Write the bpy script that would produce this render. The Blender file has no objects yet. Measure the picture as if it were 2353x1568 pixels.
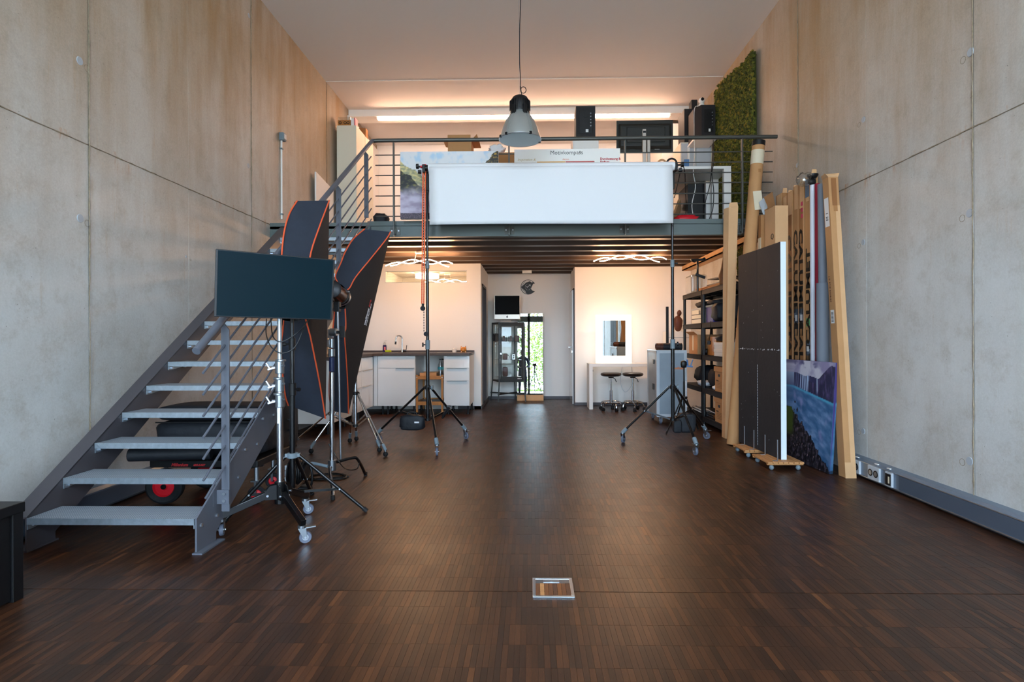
import bpy, math, random
import numpy as np
from mathutils import Vector, Matrix, noise
random.seed(7)
R = math.radians
scn = bpy.context.scene
COL = scn.collection

# ---------------------------------------------------------------- camera
F, CX, CY, H = 1290.0, 1195.0, 779.0, 1.15
cam = bpy.data.objects.new('camera', bpy.data.cameras.new('camera'))
COL.objects.link(cam); scn.camera = cam
cam.data.sensor_width = 36.0; cam.data.sensor_fit = 'HORIZONTAL'
cam.data.lens = F / 2353 * 36
cam.data.shift_x = -(CX - 1176.5) / 2353
cam.data.shift_y = (CY - 784) / 2353
cam.data.clip_start = 0.05; cam.data.clip_end = 400
CM = Matrix.Rotation(R(1.11), 3, 'Z') @ Matrix.Rotation(R(90), 3, 'X') @ Matrix.Rotation(R(-0.19), 3, 'Z')
cam.matrix_world = Matrix.Translation((0, 0, H)) @ CM.to_4x4()

# ---------------------------------------------------------------- world, sun, exposure
world = bpy.data.worlds.new('world'); scn.world = world; world.use_nodes = True
bg = world.node_tree.nodes['Background']
bg.inputs[0].default_value = (0.60, 0.78, 1.0, 1); bg.inputs[1].default_value = 3.2
sun = bpy.data.objects.new('sun', bpy.data.lights.new('sun', 'SUN')); COL.objects.link(sun)
sun.data.energy = 2.0; sun.data.angle = R(1); sun.data.color = (1, .93, .82)
sun.rotation_euler = (R(-52), 0, R(12))
por = bpy.data.objects.new('window_portal', bpy.data.lights.new('window_portal', 'AREA')); COL.objects.link(por)
por.data.shape = 'RECTANGLE'; por.data.size = 5.3; por.data.size_y = 4.3
por.location = (-0.1, -2.98, 2.3); por.rotation_euler = (R(90), 0, 0)
por.data.cycles.is_portal = True
scn.view_settings.view_transform = 'Standard'; scn.view_settings.look = 'None'
scn.view_settings.gamma = 1; scn.view_settings.use_curve_mapping = False
scn.view_settings.exposure = 2.70

# ---------------------------------------------------------------- pixel -> point on a plane
def W(px, py, Y=None, X=None, Z=None):
    d = CM @ Vector(((px - CX) / F, -(py - CY) / F, -1)); o = Vector((0, 0, H))
    if Y is not None: t = Y / d.y
    elif X is not None: t = X / d.x
    else: t = (Z - H) / d.z
    return o + d * t
def fl(px, py): return W(px, py, Z=0)

# ---------------------------------------------------------------- materials
def S(r, g, b):
    return tuple(((c / 255) / 12.92 if c / 255 <= .04045 else ((c / 255 + .055) / 1.055) ** 2.4) for c in (r, g, b)) + (1,)
def mat(name, col, rough=.5, metal=0.0, bump=0, bscale=60, var=0, vscale=4, coat=0, emit=0, trans=0, alpha=1, ior=1.45, stretch=None, ecol=None):
    m = bpy.data.materials.new(name); m.use_nodes = True
    nt = m.node_tree; b = nt.nodes['Principled BSDF']
    if len(col) == 3: col = S(*col)
    b.inputs['Base Color'].default_value = col
    b.inputs['Roughness'].default_value = rough; b.inputs['Metallic'].default_value = metal
    b.inputs['Coat Weight'].default_value = coat; b.inputs['IOR'].default_value = ior
    b.inputs['Transmission Weight'].default_value = trans; b.inputs['Alpha'].default_value = alpha
    if emit:
        b.inputs['Emission Color'].default_value = S(*ecol) if ecol else col
        b.inputs['Emission Strength'].default_value = emit
    if bump or var:
        tc = nt.nodes.new('ShaderNodeTexCoord'); mp = nt.nodes.new('ShaderNodeMapping')
        nt.links.new(tc.outputs['Object'], mp.inputs[0])
        if stretch: mp.inputs['Scale'].default_value = stretch
    if bump:
        n = nt.nodes.new('ShaderNodeTexNoise'); n.inputs['Scale'].default_value = bscale; n.inputs['Detail'].default_value = 4
        bp = nt.nodes.new('ShaderNodeBump'); bp.inputs['Strength'].default_value = bump; bp.inputs['Distance'].default_value = .01
        nt.links.new(mp.outputs[0], n.inputs[0]); nt.links.new(n.outputs[0], bp.inputs['Height']); nt.links.new(bp.outputs[0], b.inputs['Normal'])
    if var:
        n = nt.nodes.new('ShaderNodeTexNoise'); n.inputs['Scale'].default_value = vscale; n.inputs['Detail'].default_value = 6; n.inputs['Roughness'].default_value = .65
        cr = nt.nodes.new('ShaderNodeValToRGB')
        cr.color_ramp.elements[0].position = .3; cr.color_ramp.elements[1].position = .7
        cr.color_ramp.elements[0].color = tuple(c * (1 - var) for c in col[:3]) + (1,)
        cr.color_ramp.elements[1].color = tuple(min(1, c * (1 + var)) for c in col[:3]) + (1,)
        nt.links.new(mp.outputs[0], n.inputs[0]); nt.links.new(n.outputs[0], cr.inputs[0]); nt.links.new(cr.outputs[0], b.inputs['Base Color'])
    return m
def vcol(name, rough=.5, coat=0):
    m = bpy.data.materials.new(name); m.use_nodes = True; nt = m.node_tree; b = nt.nodes['Principled BSDF']
    a = nt.nodes.new('ShaderNodeAttribute'); a.attribute_name = 'Col'
    nt.links.new(a.outputs['Color'], b.inputs['Base Color']); b.inputs['Roughness'].default_value = rough
    b.inputs['Coat Weight'].default_value = coat
    return m

class NT:
    def __init__(s, name):
        s.m = bpy.data.materials.new(name); s.m.use_nodes = True; s.t = s.m.node_tree; s.b = s.t.nodes['Principled BSDF']
    def n(s, kind, **kw):
        o = s.t.nodes.new('ShaderNode' + kind)
        for k, v in kw.items(): setattr(o, k, v)
        return o
    def l(s, a, b): s.t.links.new(a, b)
    def math(s, op, a, b=None, c=None):
        o = s.n('Math', operation=op)
        for i, v in enumerate((a, b, c)):
            if v is None: continue
            if isinstance(v, (int, float)): o.inputs[i].default_value = v
            else: s.l(v, o.inputs[i])
        return o.outputs[0]
    def noise(s, vec, scale, detail=4, rough=.6, sc=None):
        if sc:
            mp = s.n('Mapping'); mp.inputs['Scale'].default_value = sc; s.l(vec, mp.inputs[0]); vec = mp.outputs[0]
        o = s.n('TexNoise'); o.inputs['Scale'].default_value = scale; o.inputs['Detail'].default_value = detail; o.inputs['Roughness'].default_value = rough
        s.l(vec, o.inputs[0]); return o.outputs[0]
    def ramp(s, fac, stops):
        o = s.n('ValToRGB'); e = o.color_ramp.elements
        while len(e) < len(stops): e.new(.5)
        for i, (p, c) in enumerate(stops): e[i].position = p; e[i].color = c if len(c) == 4 else tuple(c) + (1,)
        s.l(fac, o.inputs[0]); return o.outputs[0]
    def mix(s, fac, a, b, mode='MIX'):
        o = s.n('Mix', data_type='RGBA', blend_type=mode)
        for i, v in ((0, fac), (6, a), (7, b)):
            if isinstance(v, (int, float, tuple)): o.inputs[i].default_value = v
            else: s.l(v, o.inputs[i])
        return o.outputs[2]

def concrete():
    q = NT('cast_concrete'); g = q.n('NewGeometry').outputs['Position']
    sep = q.n('SeparateXYZ'); q.l(g, sep.inputs[0])
    big = q.noise(g, .9, 6, .6)
    base = q.ramp(big, [(.3, S(188, 187, 183)), (.5, S(204, 204, 201)), (.72, S(216, 217, 215))])
    st = q.noise(g, 1.0, 6, .65, sc=(1, 3.2, .45))         # vertical run-off streaks
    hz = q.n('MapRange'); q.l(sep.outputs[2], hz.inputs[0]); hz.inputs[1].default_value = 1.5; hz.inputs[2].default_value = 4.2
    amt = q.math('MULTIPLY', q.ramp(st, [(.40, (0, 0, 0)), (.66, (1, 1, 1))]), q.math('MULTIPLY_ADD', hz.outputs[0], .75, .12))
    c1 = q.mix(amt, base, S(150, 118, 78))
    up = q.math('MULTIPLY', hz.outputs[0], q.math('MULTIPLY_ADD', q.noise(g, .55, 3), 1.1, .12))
    c1 = q.mix(up, c1, S(166, 136, 96))  # brown staining plus warm strip-light glow put into the colour, stronger higher up
    bl = q.noise(g, 5.5, 8, .75)
    c2 = q.mix(q.math('MULTIPLY', q.ramp(bl, [(.50, (0, 0, 0)), (.72, (1, 1, 1))]), .42), c1, S(150, 136, 116))
    ru = q.noise(g, 2.2, 8, .7, sc=(1, 6, .7))
    c2 = q.mix(q.math('MULTIPLY', q.ramp(ru, [(.60, (0, 0, 0)), (.74, (1, 1, 1))]), .35), c2, S(176, 136, 82))
    bd = q.n('MapRange'); q.l(sep.outputs[2], bd.inputs[0]); bd.inputs[1].default_value = 2.28; bd.inputs[2].default_value = 2.45
    tp = q.math('LESS_THAN', sep.outputs[2], 2.49)
    rn = q.noise(g, 1.0, 5, .7, sc=(1, 9, 2.0))
    c2 = q.mix(q.math('MULTIPLY', q.math('MULTIPLY', q.math('POWER', bd.outputs[0], 2), tp), q.math('MULTIPLY', q.ramp(rn, [(.56, (0, 0, 0)), (.70, (1, 1, 1))]), .75)), c2, S(176, 116, 52))
    vo = q.n('TexVoronoi'); vo.inputs['Scale'].default_value = 26; q.l(g, vo.inputs[0])
    gate = q.noise(g, 12, 2)
    pore = q.math('MULTIPLY', q.ramp(vo.outputs['Distance'], [(.035, (1, 1, 1)), (.09, (0, 0, 0))]), q.ramp(gate, [(.55, (0, 0, 0)), (.6, (1, 1, 1))]))
    c3 = q.mix(q.math('MULTIPLY', pore, .8), c2, S(70, 62, 54))
    fine = q.noise(g, 90, 4, .7)
    c3 = q.mix(.22, c3, q.ramp(fine, [(.3, S(150, 149, 146)), (.7, S(226, 225, 222))]), 'OVERLAY')
    q.l(c3, q.b.inputs['Base Color']); q.b.inputs['Roughness'].default_value = .62
    bp = q.n('Bump'); bp.inputs['Strength'].default_value = .35; bp.inputs['Distance'].default_value = .006
    hgt = q.math('SUBTRACT', q.noise(g, 14, 8, .7), q.math('MULTIPLY', pore, .8))
    q.l(hgt, bp.inputs['Height']); q.l(bp.outputs[0], q.b.inputs['Normal'])
    return q.m

ROWP, STW, SEAM = .148, .022, 2.553
def parquet(name, lift=1.0):
    q = NT(name); g = q.n('NewGeometry').outputs['Position']
    sep = q.n('SeparateXYZ'); q.l(g, sep.inputs[0])
    cx = q.math('FLOOR', q.math('DIVIDE', sep.outputs[0], STW))
    ry = q.math('FLOOR', q.math('DIVIDE', q.math('SUBTRACT', sep.outputs[1], SEAM), ROWP))
    cv = q.n('CombineXYZ'); q.l(cx, cv.inputs[0]); q.l(ry, cv.inputs[1])
    wn = q.n('TexWhiteNoise', noise_dimensions='2D'); q.l(cv.outputs[0], wn.inputs['Vector'])
    off = q.n('CombineXYZ'); q.l(q.math('DIVIDE', q.math('ADD', cx, q.math('MULTIPLY', ry, 3.3)), 5), off.inputs[0]); q.l(ry, off.inputs[1])
    gn = q.noise(off.outputs[0], 1.0, 1)
    v = q.math('ADD', q.math('MULTIPLY', wn.outputs['Value'], .42), q.math('MULTIPLY', gn, .58))
    col = q.ramp(v, [(.22, S(38, 21, 12)), (.42, S(50, 28, 15)), (.58, S(62, 35, 19)), (.74, S(82, 47, 25)), (.82, S(106, 64, 33))])
    ad = q.n('VectorMath', operation='ADD'); q.l(g, ad.inputs[0]); q.l(wn.outputs['Color'], ad.inputs[1])
    gr = q.noise(ad.outputs[0], 1, 5, .7, sc=(260, 22, 1))
    col = q.mix(.5, col, q.ramp(gr, [(.3, (.16, .16, .16)), (.7, (.85, .85, .85))]), 'OVERLAY')
    fl_ = q.noise(ad.outputs[0], 1, 3, .8, sc=(150, 60, 1))
    col = q.mix(q.math('MULTIPLY', q.ramp(fl_, [(.66, (0, 0, 0)), (.72, (1, 1, 1))]), .45), col, S(150, 95, 55))
    q.l(col, q.b.inputs['Base Color'])
    rr = q.noise(g, 3, 4)
    q.l(q.math('ADD', q.math('MULTIPLY_ADD', rr, .14, .27), q.math('MULTIPLY', gn, .12)), q.b.inputs['Roughness'])
    q.b.inputs['IOR'].default_value = 1.45
    bp = q.n('Bump'); bp.inputs['Strength'].default_value = .12; bp.inputs['Distance'].default_value = .002
    q.l(gr, bp.inputs['Height']); q.l(bp.outputs[0], q.b.inputs['Normal'])
    return q.m

M = dict(
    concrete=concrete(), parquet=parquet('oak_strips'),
    mortar=mat('mortar_seam', (150, 134, 112), .9, bump=.6, bscale=90, var=.3, vscale=30),
    plug=mat('concrete_plug', (176, 182, 188), .6, bump=.2), rubber_gap=mat('dark_joint', (28, 20, 18), .6),
    white=mat('white_plaster', (243, 240, 236), .75, bump=.05, bscale=200),
    ceiling=mat('ceiling_paint', (236, 228, 222), .85), wbox=mat('white_paint', (240, 236, 230), .5),
    steel=mat('grey_painted_steel', (92, 96, 106), .42, .0, var=.06, coat=.15), steeld=mat('dark_painted_steel', (76, 72, 76), .45, coat=.1),
    galv=mat('galvanised_steel', (172, 184, 194), .38, .75, bump=.15, bscale=60, var=.15, vscale=24),
    beam=mat('green_grey_beam', (94, 104, 102), .42, .1), rail=mat('rail_steel', (86, 86, 82), .38, .5),
    deck=mat('brown_grey_deck', (78, 66, 62), .42, .2), deckw=mat('warm_deck', (96, 78, 66), .35, .4),
    black=mat('black_plastic', (18, 18, 20), .42), blackm=mat('black_metal', (16, 17, 19), .28, .3, coat=.4), blackr=mat('black_rubber', (14, 14, 15), .7),
    chrome=mat('chrome', (215, 218, 222), .12, 1), alu=mat('aluminium', (190, 196, 204), .3, .9), zinc=mat('zinc_casting', (150, 156, 162), .32, .95),
    grey=mat('grey_plastic', (120, 134, 142), .5), greyr=mat('grey_rubber', (98, 104, 120), .6), lgrey=mat('light_grey', (190, 196, 202), .5),
    fabric=mat('black_softbox_fabric', (40, 46, 58), .8, bump=.25, bscale=9, var=.15, vscale=6), fabricd=mat('dark_fabric', (34, 32, 34), .72, bump=.2, bscale=8),
    orange=mat('orange_piping', (226, 92, 52), .6), screen=mat('dark_screen', (8, 30, 38), .38, ior=1.15), screenb=mat('black_screen', (12, 9, 8), .2, ior=1.06), red=mat('red_plastic', (214, 24, 40), .4),
    paper=mat('white_paper', (240, 240, 242), .7), gloss=mat('gloss_white', (226, 230, 232), .14, coat=.6), panelw=mat('white_laminate', (232, 230, 226), .4),
    worktop=mat('dark_worktop', (76, 66, 64), .4, bump=.1, var=.2, vscale=30, stretch=(1, 8, 8)),
    wood=mat('oiled_wood', (176, 118, 58), .45, var=.18, vscale=8, stretch=(3, 3, .6)), woodl=mat('light_wood', (196, 140, 88), .55, var=.15, vscale=9, stretch=(1, 6, 6)),
    mirror=mat('mirror', (228, 232, 230), .01, 1), glass=None,
    card=mat('cardboard', (190, 140, 92), .78, var=.06, vscale=5), cardd=mat('brown_cardboard', (166, 116, 70), .8, var=.1, vscale=5), cardl=mat('pale_cardboard', (214, 168, 122), .78, var=.05, vscale=5),
    tape=mat('pale_tape', (222, 208, 180), .5), tapeb=mat('brown_tape', (150, 100, 60), .3), label=mat('paper_label', (232, 232, 230), .6), labelb=mat('blue_grey_label', (96, 116, 136), .5),
    ink=mat('black_ink', (20, 17, 16), .6), redink=mat('red_ink', (186, 40, 44), .6), whiteink=mat('white_ink', (232, 232, 236), .6), foam=mat('black_foam', (38, 38, 42), .75, bump=.15, bscale=30, var=.15, vscale=3),
    foamw=mat('white_foam', (226, 236, 244), .7, bump=.2, bscale=80), moss=None, crimson=mat('crimson_roll', (150, 20, 46), .7), greyroll=mat('grey_roll', (118, 124, 134), .6), whiteroll=mat('silver_white_roll', (222, 224, 232), .35),
    led=mat('led_tube', (255, 214, 180), .5, emit=9.5, ecol=(255, 208, 176)), wave=mat('wave_led', (255, 214, 178), .5, emit=45, ecol=(255, 198, 146)), drum=mat('drum_light', (255, 236, 215), .5, emit=6, ecol=(255, 226, 190)),
    frameglow=mat('lit_frame', (250, 246, 240), .4, emit=.42, ecol=(255, 240, 220)), leather=mat('black_leather', (34, 26, 24), .28, coat=.4), navy=mat('navy_tube', (32, 44, 84), .4),
    case=mat('grey_case_panel', (142, 154, 164), .45, bump=.25, bscale=14, var=.08), bronze=mat('bronze_housing', (120, 78, 48), .25, .8), bag=mat('black_nylon', (26, 29, 35), .62, bump=.4, bscale=22),
    duct=mat('blue_grey_duct', (92, 106, 124), .35, .4), dctop=mat('duct_top', (120, 134, 150), .35, .4), cable=mat('black_cable', (14, 14, 15), .45), wcable=mat('white_cable', (220, 218, 214), .5),
    purple=mat('purple_plastic', (74, 62, 130), .5), blue=mat('blue_fabric', (24, 84, 190), .7), clampblue=mat('blue_clamp', (84, 122, 168), .45), pink=mat('pink_card', (226, 120, 130), .6),
    piggy=mat('orange_ceramic', (206, 130, 50), .2, coat=.8), yellow=mat('yellow_green_sponge', (176, 190, 30), .8), soap=mat('dark_blue_soap', (26, 24, 90), .3), stone=mat('outdoor_gravel', (206, 200, 190), .9, var=.1),
    skin=mat('skin', (206, 160, 136), .5), cap=mat('white_cap', (225, 225, 225), .7), jacket=mat('navy_jacket', (44, 56, 84), .8), driftwood=mat('driftwood', (126, 82, 48), .6, bump=.6, bscale=12, var=.35, vscale=8),
    acrylic=mat('frosted_diffuser', (206, 224, 226), .35, trans=.35), bell=mat('satin_aluminium_bell', (186, 190, 188), .4, .7), imac=mat('silver_shell', (206, 196, 186), .35, .5), clear=None,
    cream=mat('cream_cabinet', (232, 226, 206), .45), cartw=mat('cream_fabric', (150, 140, 150), .8), dkgreen=mat('charcoal_monitor', (38, 38, 35), .5), brownleath=mat('brown_leather', (88, 48, 34), .5), tyre=mat('tyre_rubber', (22, 24, 28), .75, bump=.3, bscale=60),
)
def glassmat(name, col, rough=0.0, mixf=.12):
    q = NT(name); t = q.n('BsdfTransparent'); t.inputs[0].default_value = col
    g = q.n('BsdfGlossy'); g.inputs['Roughness'].default_value = rough
    lw = q.n('LayerWeight'); lw.inputs[0].default_value = .5; fr_ = q.math('MULTIPLY_ADD', q.math('POWER', lw.outputs['Facing'], 4.5), .7, .03)
    mx = q.n('MixShader'); q.l(q.math('ADD', fr_, mixf - .03), mx.inputs[0]); q.l(t.outputs[0], mx.inputs[1]); q.l(g.outputs[0], mx.inputs[2])
    q.l(mx.outputs[0], q.t.nodes['Material Output'].inputs[0]); return q.m
M['glass'] = glassmat('clear_glass', (.97, .98, .97, 1), 0, .03); M['clear'] = glassmat('clear_plastic', (.86, .88, .88, 1), .2, .2)
M['transom'] = glassmat('transom_glass', (.9, .86, .8, 1), .0, .22)
def mossm():
    q = NT('green_moss'); g = q.n('NewGeometry')
    c = q.ramp(g.outputs['Random Per Island'], [(.0, S(48, 56, 8)), (.5, S(78, 82, 14)), (.8, S(104, 104, 22)), (1, S(128, 106, 26))])
    q.l(c, q.b.inputs['Base Color']); q.b.inputs['Roughness'].default_value = .9
    return q.m
M['moss'] = mossm()
def leafm(name, c1, c2):
    q = NT(name); g = q.n('NewGeometry')
    c = q.ramp(g.outputs['Random Per Island'], [(0, S(*c1)), (1, S(*c2))]); q.l(c, q.b.inputs['Base Color']); q.b.inputs['Roughness'].default_value = .7
    return q.m
M['leaf'] = leafm('tree_leaves', (60, 92, 24), (128, 150, 56))

# ---------------------------------------------------------------- mesh builder
class MB:
    def __init__(s): s.v = []; s.f = []
    def add(s, vs, fs):
        k = len(s.v); s.v += [tuple(p) for p in vs]; s.f += [tuple(i + k for i in f) for f in fs]; return s
    def box(s, x0, x1, y0, y1, z0, z1):
        vs = [(x, y, z) for x in (x0, x1) for y in (y0, y1) for z in (z0, z1)]
        return s.add(vs, [(0, 1, 3, 2), (4, 6, 7, 5), (0, 4, 5, 1), (2, 3, 7, 6), (0, 2, 6, 4), (1, 5, 7, 3)])
    def hexa(s, bot, top):
        vs = list(bot) + list(top)
        return s.add(vs, [(3, 2, 1, 0), (4, 5, 6, 7), (0, 1, 5, 4), (1, 2, 6, 5), (2, 3, 7, 6), (3, 0, 4, 7)])
    def ob(s, c, sz, m=None):          # oriented box, m = 3x3
        m = m or Matrix.Identity(3); c = Vector(c)
        vs = [c + m @ Vector((x * sz[0] / 2, y * sz[1] / 2, z * sz[2] / 2)) for x in (-1, 1) for y in (-1, 1) for z in (-1, 1)]
        return s.add(vs, [(0, 1, 3, 2), (4, 6, 7, 5), (0, 4, 5, 1), (2, 3, 7, 6), (0, 2, 6, 4), (1, 5, 7, 3)])
    def bar(s, p0, p1, w, h, up=(0, 0, 1)):   # rectangular bar between points
        p0 = Vector(p0); p1 = Vector(p1); d = (p1 - p0); L = d.length; d.normalize()
        u = Vector(up); sx = d.cross(u)
        if sx.length < 1e-4: sx = d.cross(Vector((1, 0, 0)))
        sx.normalize(); u = sx.cross(d)
        m = Matrix((sx, d, u)).transposed()
        return s.ob((p0 + p1) / 2, (w, L, h), m)
    def tube(s, pts, r, n=8, cap=True):
        pts = [Vector(p) for p in pts]; k = len(s.v); rs = r if isinstance(r, (list, tuple)) else [r] * len(pts)
        ref = None; vs = []
        for i, p in enumerate(pts):
            d = (pts[min(i + 1, len(pts) - 1)] - pts[max(i - 1, 0)])
            if d.length < 1e-9: d = Vector((0, 0, 1))
            d.normalize()
            if ref is None:
                ref = Vector((0, 0, 1)) if abs(d.z) < .9 else Vector((1, 0, 0))
            a = (ref - d * ref.dot(d))
            if a.length < 1e-5: a = Vector((1, 0, 0)) if abs(d.x) < .9 else Vector((0, 1, 0)); a = a - d * a.dot(d)
            a.normalize(); b = d.cross(a); ref = a
            for j in range(n):
                t = 2 * math.pi * j / n; vs.append(p + (a * math.cos(t) + b * math.sin(t)) * rs[i])
        fs = [(i * n + j, i * n + (j + 1) % n, (i + 1) * n + (j + 1) % n, (i + 1) * n + j) for i in range(len(pts) - 1) for j in range(n)]
        if cap: fs += [tuple(range(n - 1, -1, -1)), tuple(range((len(pts) - 1) * n, len(pts) * n))]
        return s.add(vs, fs)
    def cyl(s, p0, p1, r, r1=None, n=16): return s.tube([p0, p1], [r, r if r1 is None else r1], n)
    def lathe(s, prof, c=(0, 0, 0), n=24, m=None, cap=True):   # prof: [(r, z)]
        c = Vector(c); m = m or Matrix.Identity(3)
        vs = [c + m @ Vector((r * math.cos(2 * math.pi * j / n), r * math.sin(2 * math.pi * j / n), z)) for r, z in prof for j in range(n)]
        fs = [(i * n + j, i * n + (j + 1) % n, (i + 1) * n + (j + 1) % n, (i + 1) * n + j) for i in range(len(prof) - 1) for j in range(n)]
        if cap: fs += [tuple(range(n - 1, -1, -1)), tuple(range((len(prof) - 1) * n, len(prof) * n))]
        return s.add(vs, fs)
    def torus(s, c, Rr, r, m=None, n=24, k=6, a0=0, a1=2 * math.pi):
        c = Vector(c); m = m or Matrix.Identity(3); full = abs(a1 - a0 - 2 * math.pi) < 1e-6
        pts = [c + m @ Vector((Rr * math.cos(a0 + (a1 - a0) * i / n), Rr * math.sin(a0 + (a1 - a0) * i / n), 0)) for i in range(n + 1)]
        return s.tube(pts, r, k, not full)
    def prism(s, poly, axis, a, b):    # polygon in the two other axes (in order), extruded along axis a..b
        def mk(p, t):
            q = list(p); q.insert(axis, t); return tuple(q)
        n = len(poly); vs = [mk(p, a) for p in poly] + [mk(p, b) for p in poly]
        fs = [tuple(range(n - 1, -1, -1)), tuple(range(n, 2 * n))] + [(i, (i + 1) % n, n + (i + 1) % n, n + i) for i in range(n)]
        return s.add(vs, fs)
    def sheet(s, g, th=None):          # grid of points [[...],[...]]; th: thickness vector
        r, c = len(g), len(g[0]); vs = [p for row in g for p in row]
        fs = [(i * c + j, i * c + j + 1, (i + 1) * c + j + 1, (i + 1) * c + j) for i in range(r - 1) for j in range(c - 1)]
        if th is not None:
            t = Vector(th); k = len(vs); vs = vs + [Vector(p) + t for p in vs]
            fs += [tuple(i + k for i in reversed(f)) for f in fs[:]]
            ed = [j for j in range(c)] + [i * c + c - 1 for i in range(1, r)] + [(r - 1) * c + j for j in range(c - 2, -1, -1)] + [i * c for i in range(r - 2, 0, -1)]
            for a, b in zip(ed, ed[1:] + ed[:1]): fs.append((b, a, a + k, b + k))
        return s.add(vs, fs)
    def blob(s, c, sz, seed=0, amp=.15, n=10, e=.6, fr=2.2, rot=0):  # soft superellipsoid lump
        c = Vector(c); vs = []; rows = n; cols = 2 * n
        def sp(v): return math.copysign(abs(v) ** e, v)
        mr = Matrix.Rotation(rot, 3, 'Z')
        for i in range(rows + 1):
            th = -math.pi / 2 + math.pi * i / rows
            for j in range(cols):
                ph = 2 * math.pi * j / cols
                d = Vector((sp(math.cos(th)) * sp(math.cos(ph)), sp(math.cos(th)) * sp(math.sin(ph)), sp(math.sin(th))))
                k = 1 + amp * noise.noise(d * fr + Vector((seed * 3.1, seed, 0)))
                p = mr @ Vector((d.x * sz[0] / 2 * k, d.y * sz[1] / 2 * k, d.z * sz[2] / 2 * (k if d.z > 0 else 1)))
                vs.append(c + p)
        fs = [(i * cols + j, i * cols + (j + 1) % cols, (i + 1) * cols + (j + 1) % cols, (i + 1) * cols + j) for i in range(rows) for j in range(cols)]
        return s.add(vs, fs)

WL = {}
def link(name, mb, m, origin, parent=None, smooth=None, bevel=0):
    me = bpy.data.meshes.new(name); o3 = Vector(origin)
    me.from_pydata([(v[0] - o3.x, v[1] - o3.y, v[2] - o3.z) for v in mb.v], [], mb.f); me.update()
    if smooth:
        me.shade_smooth()
        if smooth != 2: me.set_sharp_from_angle(angle=R(38))
    me.materials.append(M[m] if isinstance(m, str) else m)
    o = bpy.data.objects.new(name, me); COL.objects.link(o)
    if bevel:
        b = o.modifiers.new('bevel', 'BEVEL'); b.width = bevel; b.segments = 2; b.limit_method = 'ANGLE'
    if parent is None: o.location = o3
    else: o.parent = parent
    WL[o.name] = o3
    return o
def thing(name, label, cat, loc, group=None):
    o = bpy.data.objects.new(name, None); COL.objects.link(o); o.location = loc; o.empty_display_size = .1
    o['label'] = label; o['category'] = cat
    if group: o['group'] = group
    WL[o.name] = Vector(loc); return o
def part(name, mb, m, parent, smooth=None, bevel=0, label=None, stuff=False):
    o = link(name, mb, m, WL[parent.name], parent, smooth, bevel)
    if label: o['label'] = label
    if stuff: o['kind'] = 'stuff'
    return o
def single(name, mb, m, label, cat, group=None, smooth=None, bevel=0):
    a = np.array(mb.v); lo = a.min(0); hi = a.max(0)
    o = link(name, mb, m, ((lo[0] + hi[0]) / 2, (lo[1] + hi[1]) / 2, lo[2]), None, smooth, bevel)
    o['label'] = label; o['category'] = cat
    if group: o['group'] = group
    return o
def struct(name, mb, m, bevel=0, smooth=None):
    o = link(name, mb, m, (0, 0, 0), None, smooth, bevel); o['kind'] = 'structure'; return o
def dup(root, loc, rotz=0, label=None, group=None):
    def cp(o, par):
        c = o.copy(); COL.objects.link(c)
        if par is not None: c.parent = par
        for ch in [k for k in o.children]: cp(ch, c)
        return c
    r = cp(root, None); r.location = loc; r.rotation_euler = (0, 0, rotz)
    if label: r['label'] = label
    if group: r['group'] = group
    WL[r.name] = Vector(loc); return r
def text(name, body, size, m, parent, loc, right, up, shear=0, align='LEFT', bold=0, sx=1, label=None):
    cu = bpy.data.curves.new('tmp', 'FONT'); cu.body = body; cu.size = size; cu.align_x = align; cu.extrude = .0008; cu.shear = shear; cu.resolution_u = 2
    cu.offset = bold
    to = bpy.data.objects.new('tmp', cu); COL.objects.link(to)
    me = bpy.data.meshes.new_from_object(to.evaluated_get(bpy.context.evaluated_depsgraph_get()))
    bpy.data.objects.remove(to); bpy.data.curves.remove(cu)
    right = Vector(right).normalized(); up = Vector(up).normalized(); nn = right.cross(up)
    mm = Matrix((right * sx, up, nn)).transposed()
    mb = MB(); mb.v = [tuple(Vector(loc) + mm @ v.co) for v in me.vertices]; mb.f = [tuple(p.vertices) for p in me.polygons]
    bpy.data.meshes.remove(me)
    return part(name, mb, m, parent, label=label)
def ellipse(c, a, b, n=16): return [(c[0] + a * math.cos(2 * math.pi * i / n), c[1] + b * math.sin(2 * math.pi * i / n)) for i in range(n)]
def curvept(pts, k=6):   # catmull-rom through points
    P = [Vector(p) for p in pts]; P = [P[0] * 2 - P[1]] + P + [P[-1] * 2 - P[-2]]; out = []
    for i in range(1, len(P) - 2):
        for j in range(k):
            t = j / k; a, b, c, d = P[i - 1:i + 3]
            out.append(.5 * ((2 * b) + (c - a) * t + (2 * a - 5 * b + 4 * c - d) * t * t + (3 * b - a - 3 * c + d) * t ** 3))
    out.append(P[-2]); return out
def cablething(name, pts, label, m='cable', r=.004, cat='cable', k=6):
    return single(name, MB().tube(curvept(pts, k), r, 6), m, label, cat, smooth=1)
def inst(name, src, parent, off, rot=None):    # another copy of a part, sharing its mesh
    o = bpy.data.objects.new(name, src.data); COL.objects.link(o); o.parent = parent; o.location = off
    if rot: o.rotation_euler = rot
    return o

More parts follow.
